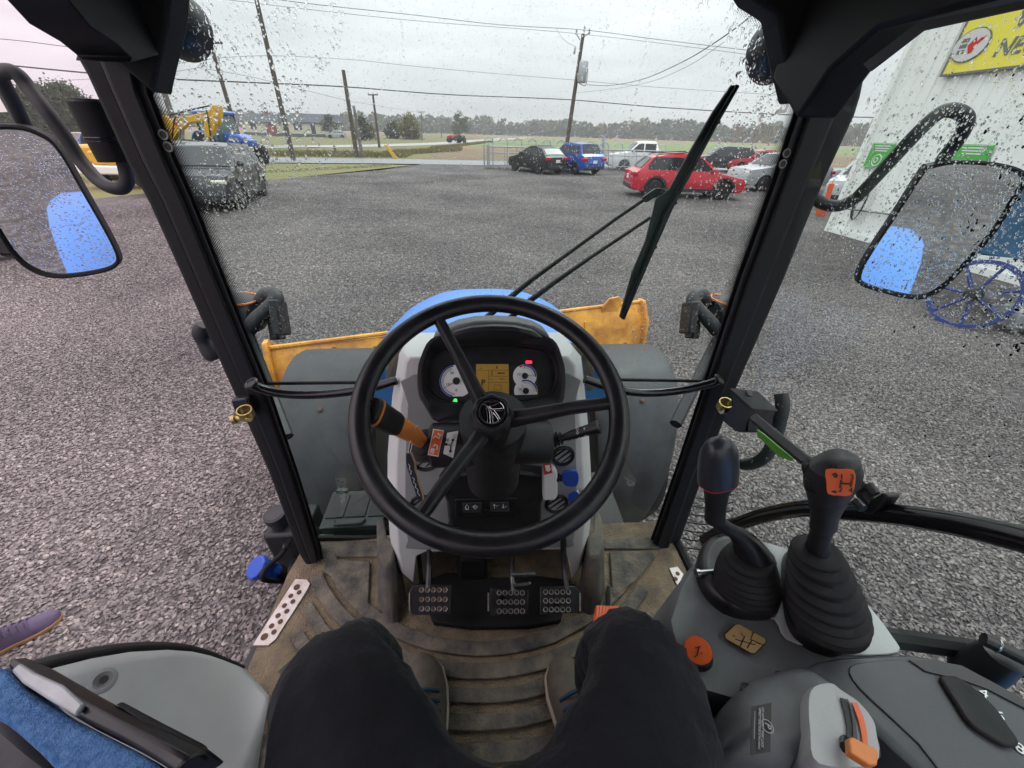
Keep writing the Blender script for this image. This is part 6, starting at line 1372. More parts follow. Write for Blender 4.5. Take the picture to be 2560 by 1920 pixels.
# tan shift pattern sticker
mat('tan_sticker', (.42, .27, .11), .55)
st = [U(a, b_, z=1.4875) for a, b_ in ((1836, 1561), (1846, 1560), (1915, 1598), (1917, 1606), (1888, 1636), (1878, 1636), (1812, 1598), (1808, 1588))]
bm = new(); prism(bm, [c for c in st], (0, 0, .0012)); sk = obj('shift_sticker', bm, 'black_print', cons)
c = sum(st, Vector())/len(st); bm = new(); prism(bm, [c+(p-c)*.94+Vector((0, 0, .0014)) for p in st], (0, 0, .0006)); obj('shift_sticker', bm, 'tan_sticker', cons)
for pl in ([(1838, 1598), (1888, 1612)], [(1862, 1590), (1850, 1616)], [(1880, 1600), (1868, 1620)], [(1884, 1580), (1876, 1598), (1912, 1614)], [(1852, 1582), (1858, 1590)], [(1832, 1588), (1838, 1592)], [(1888, 1604), (1900, 1610)]):
    bm = new(); tube(bm, [U(a, b_, z=1.4898) for a, b_ in pl], .0008, 4); obj('sticker_mark', bm, 'black_print', cons)
# hydraulic quadrant pod beside the seat
pod = crB([(480, 1200), (478, 1000), (485, 900), (510, 820), (570, 745), (660, 685), (800, 642), (930, 640), (1040, 700), (1150, 770), (1260, 840), (1320, 920), (1345, 1000), (1340, 1200)])
P3 = closedsmooth([U(a, b_, z=1.50) for a, b_ in pod], 3); c = sum(P3, Vector())/len(P3)
bm = new(); loft(bm, [[c+(p-c)*1.02+Vector((0, 0, -.14)) for p in P3], [c+(p-c)*1.01+Vector((0, 0, -.03)) for p in P3], [c+(p-c)*.97 for p in P3], [c+(p-c)*.86+Vector((0, 0, .022)) for p in P3], [c+(p-c)*.6+Vector((0, 0, .034)) for p in P3]], False, True); pd = part('hydraulic_pod', bm, 'grey_console', smooth=60)
for a, b_ in ((1865, 1722), (1951, 1692)): bm = new(); lathe(bm, [(.0075, -.004), (.0075, .002), (.005, .001)], U(a, b_, z=1.507), (-.2, .3, 1), 14); obj('pod_screw', bm, 'black_print', pd)
lb = [U(a, b_, z=1.550) for a, b_ in ((1879, 1767), (1928, 1757), (1925, 1880), (1875, 1889))]
bm = new(); prism(bm, lb, (0, 0, .001)); obj('pod_label', bm, 'black_print', pd)
la, lu = (lb[3]-lb[0]).normalized(), (lb[1]-lb[0]).normalized()
lc = sum(lb, Vector())/4
mat('label_ink', (.45, .45, .45), .5)
bm = new(); torus(bm, lb[0].lerp(lb[3], .5)+lu*(lb[1]-lb[0]).length*.78+Vector((0, 0, .002)), (0, 0, 1), .0065, .0006, 20, 4); obj('label_mark', bm, 'label_ink', pd)
text('P', .010, 'label_ink', 'label_text', pd, lb[0].lerp(lb[3], .5)+lu*(lb[1]-lb[0]).length*.78+Vector((0, 0, .002)), la, lu)
for k, s_ in enumerate(('DO NOT APPLY PARK LOCK', 'WHILE TRACTOR IS MOVING')): text(s_, .0034, 'label_ink', 'label_text', pd, lb[0].lerp(lb[3], .5)+lu*(lb[1]-lb[0]).length*(.52-.16*k)+Vector((0, 0, .002)), la, lu)
for k in range(2):
    bm = new(); tube(bm, [lb[0].lerp(lb[3], .12)+lu*.0105*(k+.55)*.75+Vector((0, 0, .0012)), lb[0].lerp(lb[3], .7)+lu*.0105*(k+.55)*.75+Vector((0, 0, .0012))], .0005, 4); obj('label_mark', bm, 'label_ink', pd)
qd = crB([(955, 765), (1070, 718), (1140, 762), (1240, 832), (1315, 920), (1345, 1010), (1335, 1200), (1000, 1200), (950, 1000)])
P3 = closedsmooth([U(a, b_, z=1.545) for a, b_ in qd], 4); c = sum(P3, Vector())/len(P3)
bm = new(); loft(bm, [[p+Vector((0, 0, -.05)) for p in P3], [p for p in P3], [c+(p-c)*.95+Vector((0, 0, .010)) for p in P3]], False, True); qp = obj('lever_quadrant', bm, 'grey_mid', pd, smooth=50)
for nm, px, m_, z in (('lever_slot', crB([(1152, 795), (1185, 805), (1205, 860), (1218, 940), (1222, 1045), (1190, 1050), (1188, 950), (1172, 870)]), 'black_print', 1.5565), ('slot_insert', crB([(1190, 800), (1220, 850), (1240, 930), (1252, 1050), (1226, 1052), (1222, 940), (1208, 860)]), 'grey_dark', 1.558), ('orange_stripe', crB([(1218, 822), (1245, 825), (1285, 910), (1305, 1000), (1310, 1100), (1285, 1098), (1275, 1010), (1255, 920)]), 'orange_red', 1.557)):
    bm = new(); prism(bm, [U(a, b_, z=z) for a, b_ in px], (0, 0, .0015)); obj(nm, bm, m_, pd)
ov_ = crB([(1175, 1050), (1190, 1035), (1330, 1105), (1342, 1130), (1335, 1200), (1290, 1200), (1180, 1130)])
bm = new(); prism(bm, [U(a, b_, z=1.572) for a, b_ in ov_], (0, 0, .012)); hl = part('hitch_lever', bm, 'orange_grip', bevel=.005, seg=3)
bm = new(); tube(bm, [U(2115, 1870, z=1.57), U(2112, 1840, z=1.54)], .006, 8); obj('lever_stem', bm, 'black_satin', hl)
# dark armrest slab along the right fender
ar = crB([(950, 625), (1000, 590), (1150, 565), (1400, 552), (1540, 548), (1700, 570), (1850, 620), (2000, 700), (2300, 860), (2700, 1080), (2700, 1500), (1900, 1500), (1450, 1100), (1200, 850)])
P3 = [U(a, b_, z=1.52) for a, b_ in ar]; c = sum(P3, Vector())/len(P3)
bm = new(); loft(bm, [[c+(p-c)*1.02+Vector((0, 0, -.25)) for p in P3], [p+Vector((0, 0, -.012)) for p in P3], [c+(p-c)*.985 for p in P3], [c+(p-c)*.94+Vector((0, 0, .003)) for p in P3]], False, True); arm = part('fender_console', bm, 'grey_dark', smooth=40)
inr = crB([(1205, 620), (1300, 590), (1540, 580), (1700, 615), (1800, 640), (2000, 730), (2300, 900), (2700, 1120), (2700, 1480), (2000, 1480), (1600, 1060), (1320, 800), (1220, 690)])
bm = new(); prism(bm, closedsmooth([U(a, b_, z=1.5235) for a, b_ in inr], 2), (0, 0, .002)); obj('console_inlay', bm, 'grey_dark', arm, bevel=.0015)
gp = crB([(1715, 688), (1760, 675), (1810, 682), (1900, 740), (2030, 860), (2100, 960), (2165, 1060), (2130, 1085), (2060, 1070), (1890, 960), (1800, 830)])
bm = new(); prism(bm, closedsmooth([U(a, b_, z=1.526) for a, b_ in gp], 3), (0, 0, .007)); obj('rubber_pad', bm, 'black_rubber', arm, bevel=.003)
for s_, a, b_ in (('4', 2458, 1734), ('6', 2499, 1790), ('8', 2548, 1872)): text(s_, .018, 'white_print', 'console_number', arm, U(a, b_, z=1.526), (.6, -.8, 0), (.8, .6, 0))
gv = crB([(1545, 575), (1700, 582), (1850, 610), (2000, 690), (2300, 850), (2300, 900), (2000, 745), (1850, 690), (1720, 660), (1640, 640)])
bm = new(); prism(bm, [U(a, b_, z=1.527) for a, b_ in gv], (0, 0, .0012)); obj('console_groove', bm, 'black_satin', arm)
bm = new(); tube(bm, [U(2190, 1590, z=1.45), U(2420, 1622, z=1.47), U(2600, 1682, z=1.47)], .016, 8); part('door_ledge', bm, 'black_rubber')
bm = new(); q = U(2487, 1650, z=1.50); lathe(bm, [(.030, -.05), (.028, -.01), (.024, .02), (.0, .024)], q, (0, 0, 1), 20); hk = part('hinge_knob', bm, 'black_plastic')
bm = new(); tube(bm, [U(2458, 1597, z=1.54), U(2490, 1612, z=1.54), U(2530, 1632, z=1.54), U(2600, 1668, z=1.54)], [.0095, .0095, .009, .0085], 10); st_ = part('gas_strut', bm, 'black_satin')
bm = new(); torus(bm, U(2494, 1614, z=1.54), U(2530, 1632, z=1.54)-U(2490, 1612, z=1.54), .0095, .0012, 16, 5); obj('strut_ring', bm, 'silver', st_)

# ---- right door: glass, tube handle, latch box and lever
dr_ = glass_panel('door_glass', [(.605, .80, 1.0), (.605, -.68, 1.0), (.605, -.68, 2.36), (.605, .86, 2.36)], (1, 0, 0), 'door_tint')
bm = new(); tube(bm, [(.60, .775, 1.05), (.60, -.66, 1.05)], .014, 8); obj('glass_seal', bm, 'black_rubber', dr_)
XH = .545
th_ = [(1762, 1352), (1795, 1332), (1835, 1314), (1900, 1291), (1965, 1277), (2031, 1270), (2112, 1277), (2193, 1282), (2280, 1292), (2420, 1316), (2560, 1349), (2700, 1390)]
bm = new(); tube(bm, smoothpath([U(a, b_, x=XH) for a, b_ in th_], 4), .0145, 14); hd = part('door_handle_tube', bm, 'black_gloss')
cb = crC([(570, 100), (720, 78), (930, 215), (935, 262), (900, 275), (720, 255), (700, 420), (620, 432), (580, 420), (500, 345), (520, 290), (575, 240)])
bm = new(); c0 = [UP(a, b_, U(1860, 1000, y=.665), (-.35, -.9, .25)) for a, b_ in cb]
lx = U(1855, 990, y=.665)
FQ = crC([(570, 95), (735, 255), (715, 300), (705, 425), (660, 434), (615, 432), (500, 345), (520, 300), (575, 235)])
VQ = U(*crC([(925, 268)])[0], y=.665)-U(*crC([(735, 255)])[0], y=.625)
P3 = [U(a, b_, y=.625) for a, b_ in FQ]
bm = new(); prism(bm, P3, VQ); lbx = part('latch_box', bm, 'black_plastic', bevel=.006, seg=3)
bm = new(); P3 = [U(a, b_, y=.622) for a, b_ in crC([(566, 88), (742, 250), (738, 264), (562, 104)])]; prism(bm, P3, VQ*1.04); obj('box_lid', bm, 'trim_dark', lbx, bevel=.003)
bm = new(); lathe(bm, [(.0075, 0), (.007, .003), (0, .004)], U(1873, 985, y=.632), (0, -.5, .86), 14); obj('lid_screw', bm, 'black_satin', lbx)
clamp(1812, 1013, .645, -1, T)
bm = new(); q = [U(a, b_, x=XH-.03) for a, b_ in ((1884, 1044), (1905, 1062), (2014, 1152), (2090, 1190), (2150, 1212))]; tube(bm, q, .0125, 4, flat=1.0); lvd = part('door_lever', bm, 'black_plastic', bevel=.003)
bm = new(); prism(bm, [U(a, b_, x=XH-.022) for a, b_ in ((1892, 1074), (1910, 1087), (1940, 1112), (1982, 1146), (1975, 1152), (1945, 1140), (1915, 1110), (1893, 1092))], (.003, 0, 0)); obj('green_decal', bm, 'green_decal', lvd)
bm = new(); q = [U(a, b_, x=XH-.008) for a, b_ in ((2155, 1216), (2168, 1238), (2180, 1262))]; tube(bm, q, [.011, .0125, .0125], 12); cl_ = part('lever_clamp', bm, 'black_satin')
for a, b_, a2, b2_ in ((2170, 1212, 2188, 1236), (2138, 1252, 2158, 1272)): bm = new(); tube(bm, [U(a, b_, x=XH-.03), U(a2, b2_, x=XH-.03)], .0065, 10); obj('clamp_bolt', bm, 'black_plastic', cl_)
bm = new(); prism(bm, [U(a, b_, x=XH-.018) for a, b_ in ((2146, 1270), (2160, 1262), (2205, 1230), (2218, 1240), (2200, 1266), (2175, 1286), (2158, 1284))], (.022, 0, 0)); obj('clamp_plate', bm, 'black_satin', cl_, bevel=.003)
bm = new(); tube(bm, smoothpath([U(a, b_, x=.70) for a, b_ in ((1953, 985), (1956, 1018), (1945, 1070), (1930, 1112), (1917, 1136), (1898, 1152), (1878, 1160), (1856, 1160))], 4), .0155, 12); gh = part('outside_grab', bm, 'trim_dark')
bm = new(); lathe(bm, [(.013, 0), (.013, .006), (.006, .007), (0, .007)], U(1853, 1160, x=.70), (-.6, -.7, 0), 16); obj('grab_cap', bm, 'black_print', gh)
# thin curved grey tubes outside under the right pillar
for k in range(7):
    bm = new(); tube(bm, smoothpath([U(1712-k*6, 1240+k*20, x=.70), U(1770-k*3, 1248+k*21, x=.75), U(1835-k*1, 1235+k*20, x=.80)], 3), .0025, 5); part('curved_rib', bm, 'grey_dark')

# ---- left rear inner fender panel, arch seal
def BL(a): return zs(a, 0, 1400, 3.16)
arc = BL([(1930, 885), (1850, 850), (1750, 808), (1640, 770), (1500, 738), (1300, 722), (1000, 740), (700, 790), (400, 862), (100, 960), (-300, 1100)])
zz = [1.075, 1.10, 1.13, 1.16, 1.20, 1.25, 1.31, 1.36, 1.40, 1.43, 1.45]
A3 = [U(a, b_, z=z) for (a, b_), z in zip(arc, zz)]
low = BL([(2125, 1080), (2120, 1150), (2100, 1250), (2080, 1350), (2060, 1450), (2040, 1560), (2020, 1700), (1990, 1850), (1900, 2000), (1700, 2100), (1400, 2200)])
B3 = [U(a, b_, z=1.065+.0*i) for i, (a, b_) in enumerate(low)]
rings = [[A3[i].lerp(B3[i], k)+Vector((0, 0, -.06*math.sin(math.pi*k)*(i/10))) for k in (0, .06, .15, .3, .5, .7, .85, 1)] for i in range(11)]
bm = new(); loft(bm, rings, False, False, closed=False); fp_ = part('inner_fender', bm, 'grey_mid', smooth=60); so = fp_.modifiers.new('s', 'SOLIDIFY'); so.thickness = .006
bm = new(); tube(bm, smoothpath([p+Vector((-.006, .004, .004)) for p in A3], 4), .0085, 10); obj('arch_seal', bm, 'black_rubber', fp_)
bm = new(); tube(bm, smoothpath([p+Vector((-.022, .012, -.004)) for p in A3[2:]], 4), .009, 10); obj('arch_lip', bm, 'trim_dark', fp_)
c = U(258, 1702, z=1.36); bm = new(); lathe(bm, [(.018, -.004), (.018, .002), (.013, .003), (.007, -.002), (0, -.003)], c, (.6, -.1, .8), 20); obj('fender_plug', bm, 'grey_console', fp_)
bm = new(); disc(bm, c+Vector((.003, 0, .004)), (.6, -.1, .8), .006, 14); obj('plug_hole', bm, 'black_print', fp_)
# ---- driver's seat with blue cloth and folded armrest
bm = new(); box(bm, (0, -.16, 1.40), (.50, .46, .13)); seat = part('seat', bm, 'seat_cloth', bevel=.05, seg=3)
bm = new(); box(bm, (0, -.44, 1.72), (.48, .12, .62), 0, rad(-12)); obj('backrest', bm, 'seat_cloth', seat, bevel=.05, seg=3)
bm = new(); box(bm, (0, -.18, 1.22), (.40, .40, .30)); obj('seat_base', bm, 'black_plastic', seat, bevel=.02)
def arm_px(a, z): return [U(x, y, z=z) for x, y in BL(a)]
ab = arm_px([(-200, 760), (0, 845), (70, 862), (200, 1010), (600, 1262), (1100, 1520), (1300, 1680), (1300, 2100), (700, 1900), (300, 1520), (0, 1262), (-200, 1150)], 1.66)
bm = new(); prism(bm, closedsmooth(ab, 2), (0, 0, -.07), None, -.04); amr = part('armrest', bm, 'seat_cloth', bevel=.012, seg=3)
bm = new(); prism(bm, [U(x, y, z=1.585) for x, y in BL([(-300, 1000), (0, 1200), (300, 1450), (620, 1680), (500, 2300), (-400, 2300)])], (0, 0, -.3)); obj('armrest_support', bm, 'black_plastic', amr, bevel=.01)
bd_ = [((60, 840), (185, 765)), ((200, 985), (420, 862)), ((600, 1240), (800, 1080)), ((960, 1420), (1150, 1270)), ((1200, 1560), (1420, 1390)), ((1380, 1680), (1660, 1500))]
rings = []
for (a, b_) in bd_:
    p, q = U(*BL([a])[0], z=1.662), U(*BL([b_])[0], z=1.655); rings.append([p+Vector((0, 0, -.04)), p, p.lerp(q, .5)+Vector((0, 0, .008)), q, q+Vector((0, 0, -.04))])
bm = new(); loft(bm, rings); obj('armrest_band', bm, 'black_satin', amr, bevel=.003)
rings = []
for (a, b_) in (((115, 890), (185, 830)), ((200, 985), (300, 905)), ((400, 1115), (520, 1000)), ((620, 1245), (690, 1150))):
    p, q = U(*BL([a])[0], z=1.6655), U(*BL([b_])[0], z=1.6665); rings.append([p, p+Vector((0, 0, .006)), q+Vector((0, 0, .006)), q])
mat('buckle_grey', (.34, .36, .37), .35, .3, var=.2, vscale=20)
bm = new(); loft(bm, rings); obj('armrest_plate', bm, 'buckle_grey', amr, bevel=.002)
rings = []
for (a, b_) in (((960, 1170), (1010, 1150)), ((1250, 1370), (1310, 1310)), ((1600, 1580), (1640, 1480)), ((1640, 1600), (1670, 1550))):
    p, q = U(*BL([a])[0], z=1.645), U(*BL([b_])[0], z=1.64); rings.append([p, p+Vector((0, 0, .012)), q+Vector((0, 0, .012)), q])
bm = new(); loft(bm, rings); obj('armrest_rail', bm, 'black_rubber', amr, bevel=.002)

# ---- tanks and caps outside the left sill
def FLc(a): return zs(a, 560, 1180, 3.456)
XT = -.70
def lt3(px, py, x=XT): return U(px, py, x=x)
c = lt3(686, 1284); bm = new(); lathe(bm, [(.030, -.055), (.030, -.03), (.034, -.028), (.036, -.012), (.034, .0), (.026, .004), (.024, .003), (0, .004)], c, (-.08, -.1, 1), 32); tk = part('tank_cap', bm, 'trim_dark')
bm = new(); c2 = c+Vector((.03, .02, -.155)); box(bm, c2, (.14, .13, .20)); part('battery_tank', bm, 'black_plastic', bevel=.012)
c = lt3(648, 1420, -.715); ax_ = Vector((-.45, -.25, .86)).normalized(); bm = new(); lathe(bm, [(.026, -.06), (.026, -.03), (.030, -.028), (.032, -.006), (.036, -.003), (.036, .012), (.032, .016), (0, .016)], c, ax_, 10); part('fluid_cap', bm, 'blue_plastic', bevel=.002, smooth=25)
bm = new(); tube(bm, [c-ax_*.05, c-ax_*.09], .024, 16); box(bm, c-ax_*.15+Vector((.025, 0, -.02)), (.11, .13, .13)); part('fluid_tank', bm, 'black_plastic', bevel=.012)
bm = new(); tube(bm, smoothpath([lt3(a, b_, -.675) for a, b_ in ((716, 1366), (704, 1384), (686, 1402), (664, 1420), (655, 1438), (664, 1450), (700, 1453), (742, 1452))], 4), .0075, 10); hs_ = part('breather_hose', bm, 'black_rubber')
bm = new(); q = lt3(714, 1369, -.675); tube(bm, [q, q+Vector((.004, .004, .016))], .009, 10); obj('hose_clip', bm, 'steel', hs_)
bm = new(); prism(bm, [(-.64, .30, FL-.02), (-.60, .78, FL-.02), (-.60, .78, FL-.4), (-.64, .30, FL-.4)], (.03, 0, 0)); part('floor_skirt', bm, 'black_plastic')
bm = new(); prism(bm, [(.64, .1, FL-.02), (.62, .78, FL-.02), (.62, .78, FL-.4), (.64, .1, FL-.4)], (-.03, 0, 0)); part('floor_skirt', bm, 'black_plastic')
bm = new(); box(bm, (0, .99, .925), (1.0, .30, .03)); part('front_ledge', bm, 'machine_black', bevel=.005)
# ---- toolbox on the ledge in front of the glass
tb = thing('toolbox', 'dark green plastic tool case lying behind the lower windscreen glass', 'toolbox', (-.33, .93, .94))
x0, x1 = U(808, 1345, y=.84).x, U(962, 1340, y=.84).x; w = x1-x0; cx_ = (x0+x1)/2
zt = U(890, 1322, y=.84).z
bm = new(); box(bm, (cx_, .915, (zt+.94)/2), (w, .15, zt-.94-.004)); obj('case', bm, 'toolbox_green', tb, bevel=.008)
bm = new(); box(bm, (cx_, .915, zt+.006), (w*1.02, .156, .016)); lid = obj('lid', bm, 'toolbox_green', tb, bevel=.004)
bm = new(); tube(bm, [(cx_-w*.30, .862, zt+.017), (cx_-w*.26, .845, zt+.02), (cx_+w*.16, .845, zt+.02), (cx_+w*.20, .862, zt+.017)], .005, 8); obj('handle', bm, 'toolbox_green', lid)
for dx, ww in ((-.32, .3), (.02, .34), (.36, .26)): bm = new(); box(bm, (cx_+w*dx, .925, zt+.0155), (w*ww, .10, .006)); obj('lid_panel', bm, 'trim_dark', lid, bevel=.002)
for dx in (-.34, .2): bm = new(); box(bm, (cx_+w*dx, .992, zt+.018), (w*.2, .012, .008)); obj('hinge', bm, 'toolbox_green', lid)
mat('sticker_pale', (.30, .38, .27), .6)
bm = new(); box(bm, (cx_-w*.42, .8385, zt-.028), (w*.22, .002, .018)); obj('sticker', bm, 'sticker_pale', tb)

# ================================================================ snow blade
SB = thing('snow_blade', 'rusty orange snow blade mounted in front of the tractor', 'snow blade', (0, 3.0, 0))
E0, E1 = Vector((-1.44, 2.34, 0)), Vector((1.42, 3.06, 0)); ev = (E1-E0).normalized(); nv = Vector((ev.y, -ev.x, 0))    # nv points at the tractor
LB = (E1-E0).length
def bp(s_, n_, z): return E0+ev*s_+nv*n_+Vector((0, 0, z))
prof = [(.02, .22), (.055, .30), (.075, .42), (.07, .55), (.045, .68), (.0, .80), (-.06, .89)]
def moldboard(s0, s1, top, m, nm, dn=0):
    bm = new(); rings = []
    for k in range(9):
        s_ = s0+(s1-s0)*k/8; rg = [bp(s_, n_+dn, .22+(z-.22)*top) for n_, z in prof]+[bp(s_, n_+dn-.02, .22+(z-.22)*top) for n_, z in prof[::-1]]; rings.append(rg)
    loft(bm, rings); return obj(nm, bm, m, SB, smooth=50)
moldboard(.0, LB*.47, 1.0, 'blade_orange', 'moldboard'); moldboard(LB*.47, LB, 1.05, 'blade_orange', 'moldboard')
moldboard(LB*.30, LB*.47, 1.08, 'blade_orange', 'moldboard', .006)
for s_ in (0.0, LB):
    bm = new(); prism(bm, [bp(s_, .12, .15), bp(s_, -.32, .12), bp(s_, -.30, .80), bp(s_, -.1, .95), bp(s_, -.02, .96), bp(s_, .09, .80)], ev*(.03 if s_ == 0 else -.03)); obj('end_plate', bm, 'blade_orange', SB, bevel=.006)
bm = new(); prism(bm, [bp(LB*.86, -.05, .84), bp(LB*.91, -.05, .85), bp(LB*.925, -.06, .98), bp(LB*.91, -.06, 1.01), bp(LB*.88, -.06, 1.0), bp(LB*.86, -.06, .93)], nv*.02); obj('marker_tab', bm, 'blade_orange', SB, bevel=.005)
for z, r_, m_ in ((.34, .045, 'blade_rust'), (.50, .028, 'blade_rust'), (.27, .05, 'blade_rust')):
    bm = new(); tube(bm, [bp(.05, .10, z), bp(LB-.05, .10, z)], r_, 8); obj('stiffener', bm, m_, SB)
for s_ in (.28, LB*.30, LB*.47, LB*.66, LB*.80):
    bm = new(); prism(bm, [bp(s_, .06, .24), bp(s_, .15, .24), bp(s_, .13, .5), bp(s_, .01, .84), bp(s_, -.01, .84)], ev*.014); obj('rib', bm, 'blade_orange', SB)
bm = new(); tube(bm, [bp(.0, -.06, .905), bp(LB, -.065, .935)], .016, 8); obj('top_edge', bm, 'blade_orange', SB)
bm = new(); tube(bm, [bp(LB*.70, .17, .42), bp(LB*.86, .17, .43)], .02, 10); obj('hydraulic_rod', bm, 'silver', SB)
for dx in (-.25, .25):
    bm = new(); tube(bm, [(dx, 1.9, .5), bp(LB*.5+dx, .1, .42)], .05, 8); obj('push_arm', bm, 'blade_rust', SB)

# ================================================================ driver and the person standing outside
def skin_body(name, verts, edges, radii, m, parent=None, sub=2, wr=0, wscale=18, root=0, label=None):
    me = bpy.data.meshes.new(name); me.from_pydata([Vector(v) for v in verts], edges, []); o = bpy.data.objects.new(name, me); COL.objects.link(o)
    o.modifiers.new('skin', 'SKIN')
    if not me.skin_vertices: 
        bpy.context.view_layer.objects.active = o
    sv = me.skin_vertices[0].data
    for i, r_ in enumerate(radii): sv[i].radius = r_ if isinstance(r_, tuple) else (r_, r_)
    sv[root].use_root = True
    s = o.modifiers.new('sub', 'SUBSURF'); s.levels = sub; s.render_levels = sub
    bpy.context.view_layer.update(); dg = bpy.context.evaluated_depsgraph_get(); m2 = bpy.data.meshes.new_from_object(o.evaluated_get(dg)); bpy.data.objects.remove(o)
    if wr:
        for v in m2.vertices:
            c_ = v.co; q_ = Vector((c_.x*wscale+c_.y*4, c_.y*wscale*.45+c_.z*5, c_.z*wscale)); rd = 1-2*abs(noise.noise(q_*1.6)); v.co = c_+v.normal*(wr*(.7*noise.noise(q_)+.55*(rd*rd*(1 if rd > 0 else -1)-.35)))
    m2.polygons.foreach_set('use_smooth', [True]*len(m2.polygons)); m2.materials.clear(); m2.materials.append(M[m]); m2.name = name
    o = bpy.data.objects.new(name, m2); link(o, parent); return o
dv = thing('person', 'driver in black trousers and worn sneakers sitting with knees apart', 'person', (0, -.1, FL))
kL, kR = U(806, 1640, z=1.555), U(1606, 1600, z=1.555)
V = [(0, -.02, 1.47), (-.115, .05, 1.50), (-.185, .16, 1.535), (kL.x, kL.y, 1.545), (kL.x+.012, kL.y+.025, 1.42), (-.232, .285, 1.26), (-.228, .262, 1.15),
     (.115, .05, 1.50), (.175, .15, 1.535), (kR.x, kR.y, 1.545), (kR.x-.012, kR.y+.025, 1.42), (.225, .27, 1.26), (.225, .248, 1.15), (0, -.14, 1.66), (0, -.24, 1.92)]
Ed = [(0, 1), (1, 2), (2, 3), (3, 4), (4, 5), (5, 6), (0, 7), (7, 8), (8, 9), (9, 10), (10, 11), (11, 12), (0, 13), (13, 14)]
Rr = [.12, .112, .096, .070, .070, .066, .066, .112, .096, .068, .068, .066, .066, (.16, .11), (.18, .11)]
skin_body('body', V, Ed, Rr, 'cloth_black', dv, 3, .017, 11)
def shoe(c, ang_, L_, m_up, m_sole, par, laces, W_=.10):
    """c = heel point on the ground, ang_ = direction of the toe"""
    d_ = Vector((math.cos(ang_), math.sin(ang_), 0)); s_ = Vector((-d_.y, d_.x, 0)); c = Vector(c)
    st = [(0, .62, .085), (.08, .78, .095), (.25, .78, .095), (.42, .80, .085), (.58, .95, .062), (.74, 1.0, .050), (.88, .88, .042), (.96, .6, .034), (1.0, .25, .026)]
    def ringf(k, w, h, z0, sc=1.0): 
        q = c+d_*L_*k; return [q+s_*W_*.5*w*sc*math.cos(a)+Vector((0, 0, z0+max(0, math.sin(a))*(h))) for a in [math.pi*i/10 for i in range(11)]]
    bm = new(); loft(bm, [ringf(k, w, h, .022, .97) for k, w, h in st], True, True, closed=False); bmesh.ops.contextual_create; up = obj('shoe', bm, m_up, par, smooth=60)
    bm = new(); a_, b_ = [], []
    outl = [c+d_*L_*k+s_*W_*.5*w*1.04 for k, w, h in st]+[c+d_*L_*k-s_*W_*.5*w*1.04 for k, w, h in st[::-1]]
    prism(bm, outl, (0, 0, .026)); obj('sole', bm, m_sole, up, bevel=.006)
    for k in range(laces):
        kk = .36+.075*k; q = c+d_*L_*kk; h = .022+(.088-.10*max(0, kk-.42))*.98
        bm = new(); tube(bm, smoothpath([q+s_*W_*.33+Vector((0, 0, h-.022)), q+s_*W_*.1+Vector((0, 0, h+.003)), q-s_*W_*.1+Vector((0, 0, h+.003)), q-s_*W_*.33+Vector((0, 0, h-.022))], 3), .0042, 6); obj('lace', bm, 'lace_blue' if m_up == 'shoe_brown' else 'shoe_purple', up)
t1 = U(1003, 1662, z=FL+.03); shoe((-.135, .165, FL+.011), math.atan2(t1.y-.155, -.178+.135), .27, 'shoe_brown', 'shoe_sole', dv, 5, .105)
shoe((.195, .14, FL+.011), rad(99), .27, 'shoe_brown', 'shoe_sole', dv, 5, .105)
# bystander: only one shoe shows at the edge of the picture
toe = U(152, 1533, z=.03); hdg = math.atan2(toe.y-U(0, 1612, z=.03).y, toe.x-U(0, 1612, z=.03).x)
hd_ = Vector((math.cos(hdg), math.sin(hdg), 0)); heel = toe-hd_*.285
by_ = thing('person', 'person standing beside the tractor in purple canvas shoes', 'person', tuple(heel))
shoe((heel.x, heel.y, .005), hdg, .285, 'shoe_purple', 'sole_gum', by_, 5, .108)
sd_ = Vector((-hd_.y, hd_.x, 0)); heel2 = heel-sd_*.27-hd_*.12
shoe((heel2.x, heel2.y, .005), hdg+.2, .285, 'shoe_purple', 'sole_gum', by_, 5, .108)
an1, an2 = heel+hd_*.06, heel2+hd_*.06; hip = (an1+an2)/2-hd_*.03
def up_(p, z): return Vector((p.x, p.y, z))
V = [up_(hip, .93), up_(hip.lerp(an1, .5), .88), up_(an1+hd_*.02, .5), up_(an1, .11), up_(hip.lerp(an2, .5), .88), up_(an2+hd_*.02, .5), up_(an2, .11), up_(hip, 1.15), up_(hip, 1.40), up_(hip+hd_*.02, 1.50), up_(hip+hd_*.04, 1.62), up_(hip+hd_*.05, 1.70),
     up_(hip+(an1-an2)*.75, 1.38), up_(hip+(an1-an2)*.95, 1.10), up_(hip+(an1-an2)*.95+hd_*.1, .86), up_(hip+(an1-an2)*.95+hd_*.14, .76), up_(hip-(an1-an2)*.75, 1.38), up_(hip-(an1-an2)*.95, 1.10), up_(hip-(an1-an2)*.95+hd_*.1, .86), up_(hip-(an1-an2)*.95+hd_*.14, .76)]
Ed = [(0, 1), (1, 2), (2, 3), (0, 4), (4, 5), (5, 6), (0, 7), (7, 8), (8, 9), (9, 10), (10, 11), (8, 12), (12, 13), (13, 14), (14, 15), (8, 16), (16, 17), (17, 18), (18, 19)]
skin_body('body', V, Ed, [.15, .1, .075, .06, .1, .075, .06, .14, .15, .055, .09, .08, .06, .048, .036, .035, .06, .048, .036, .035], 'denim', by_, 2)
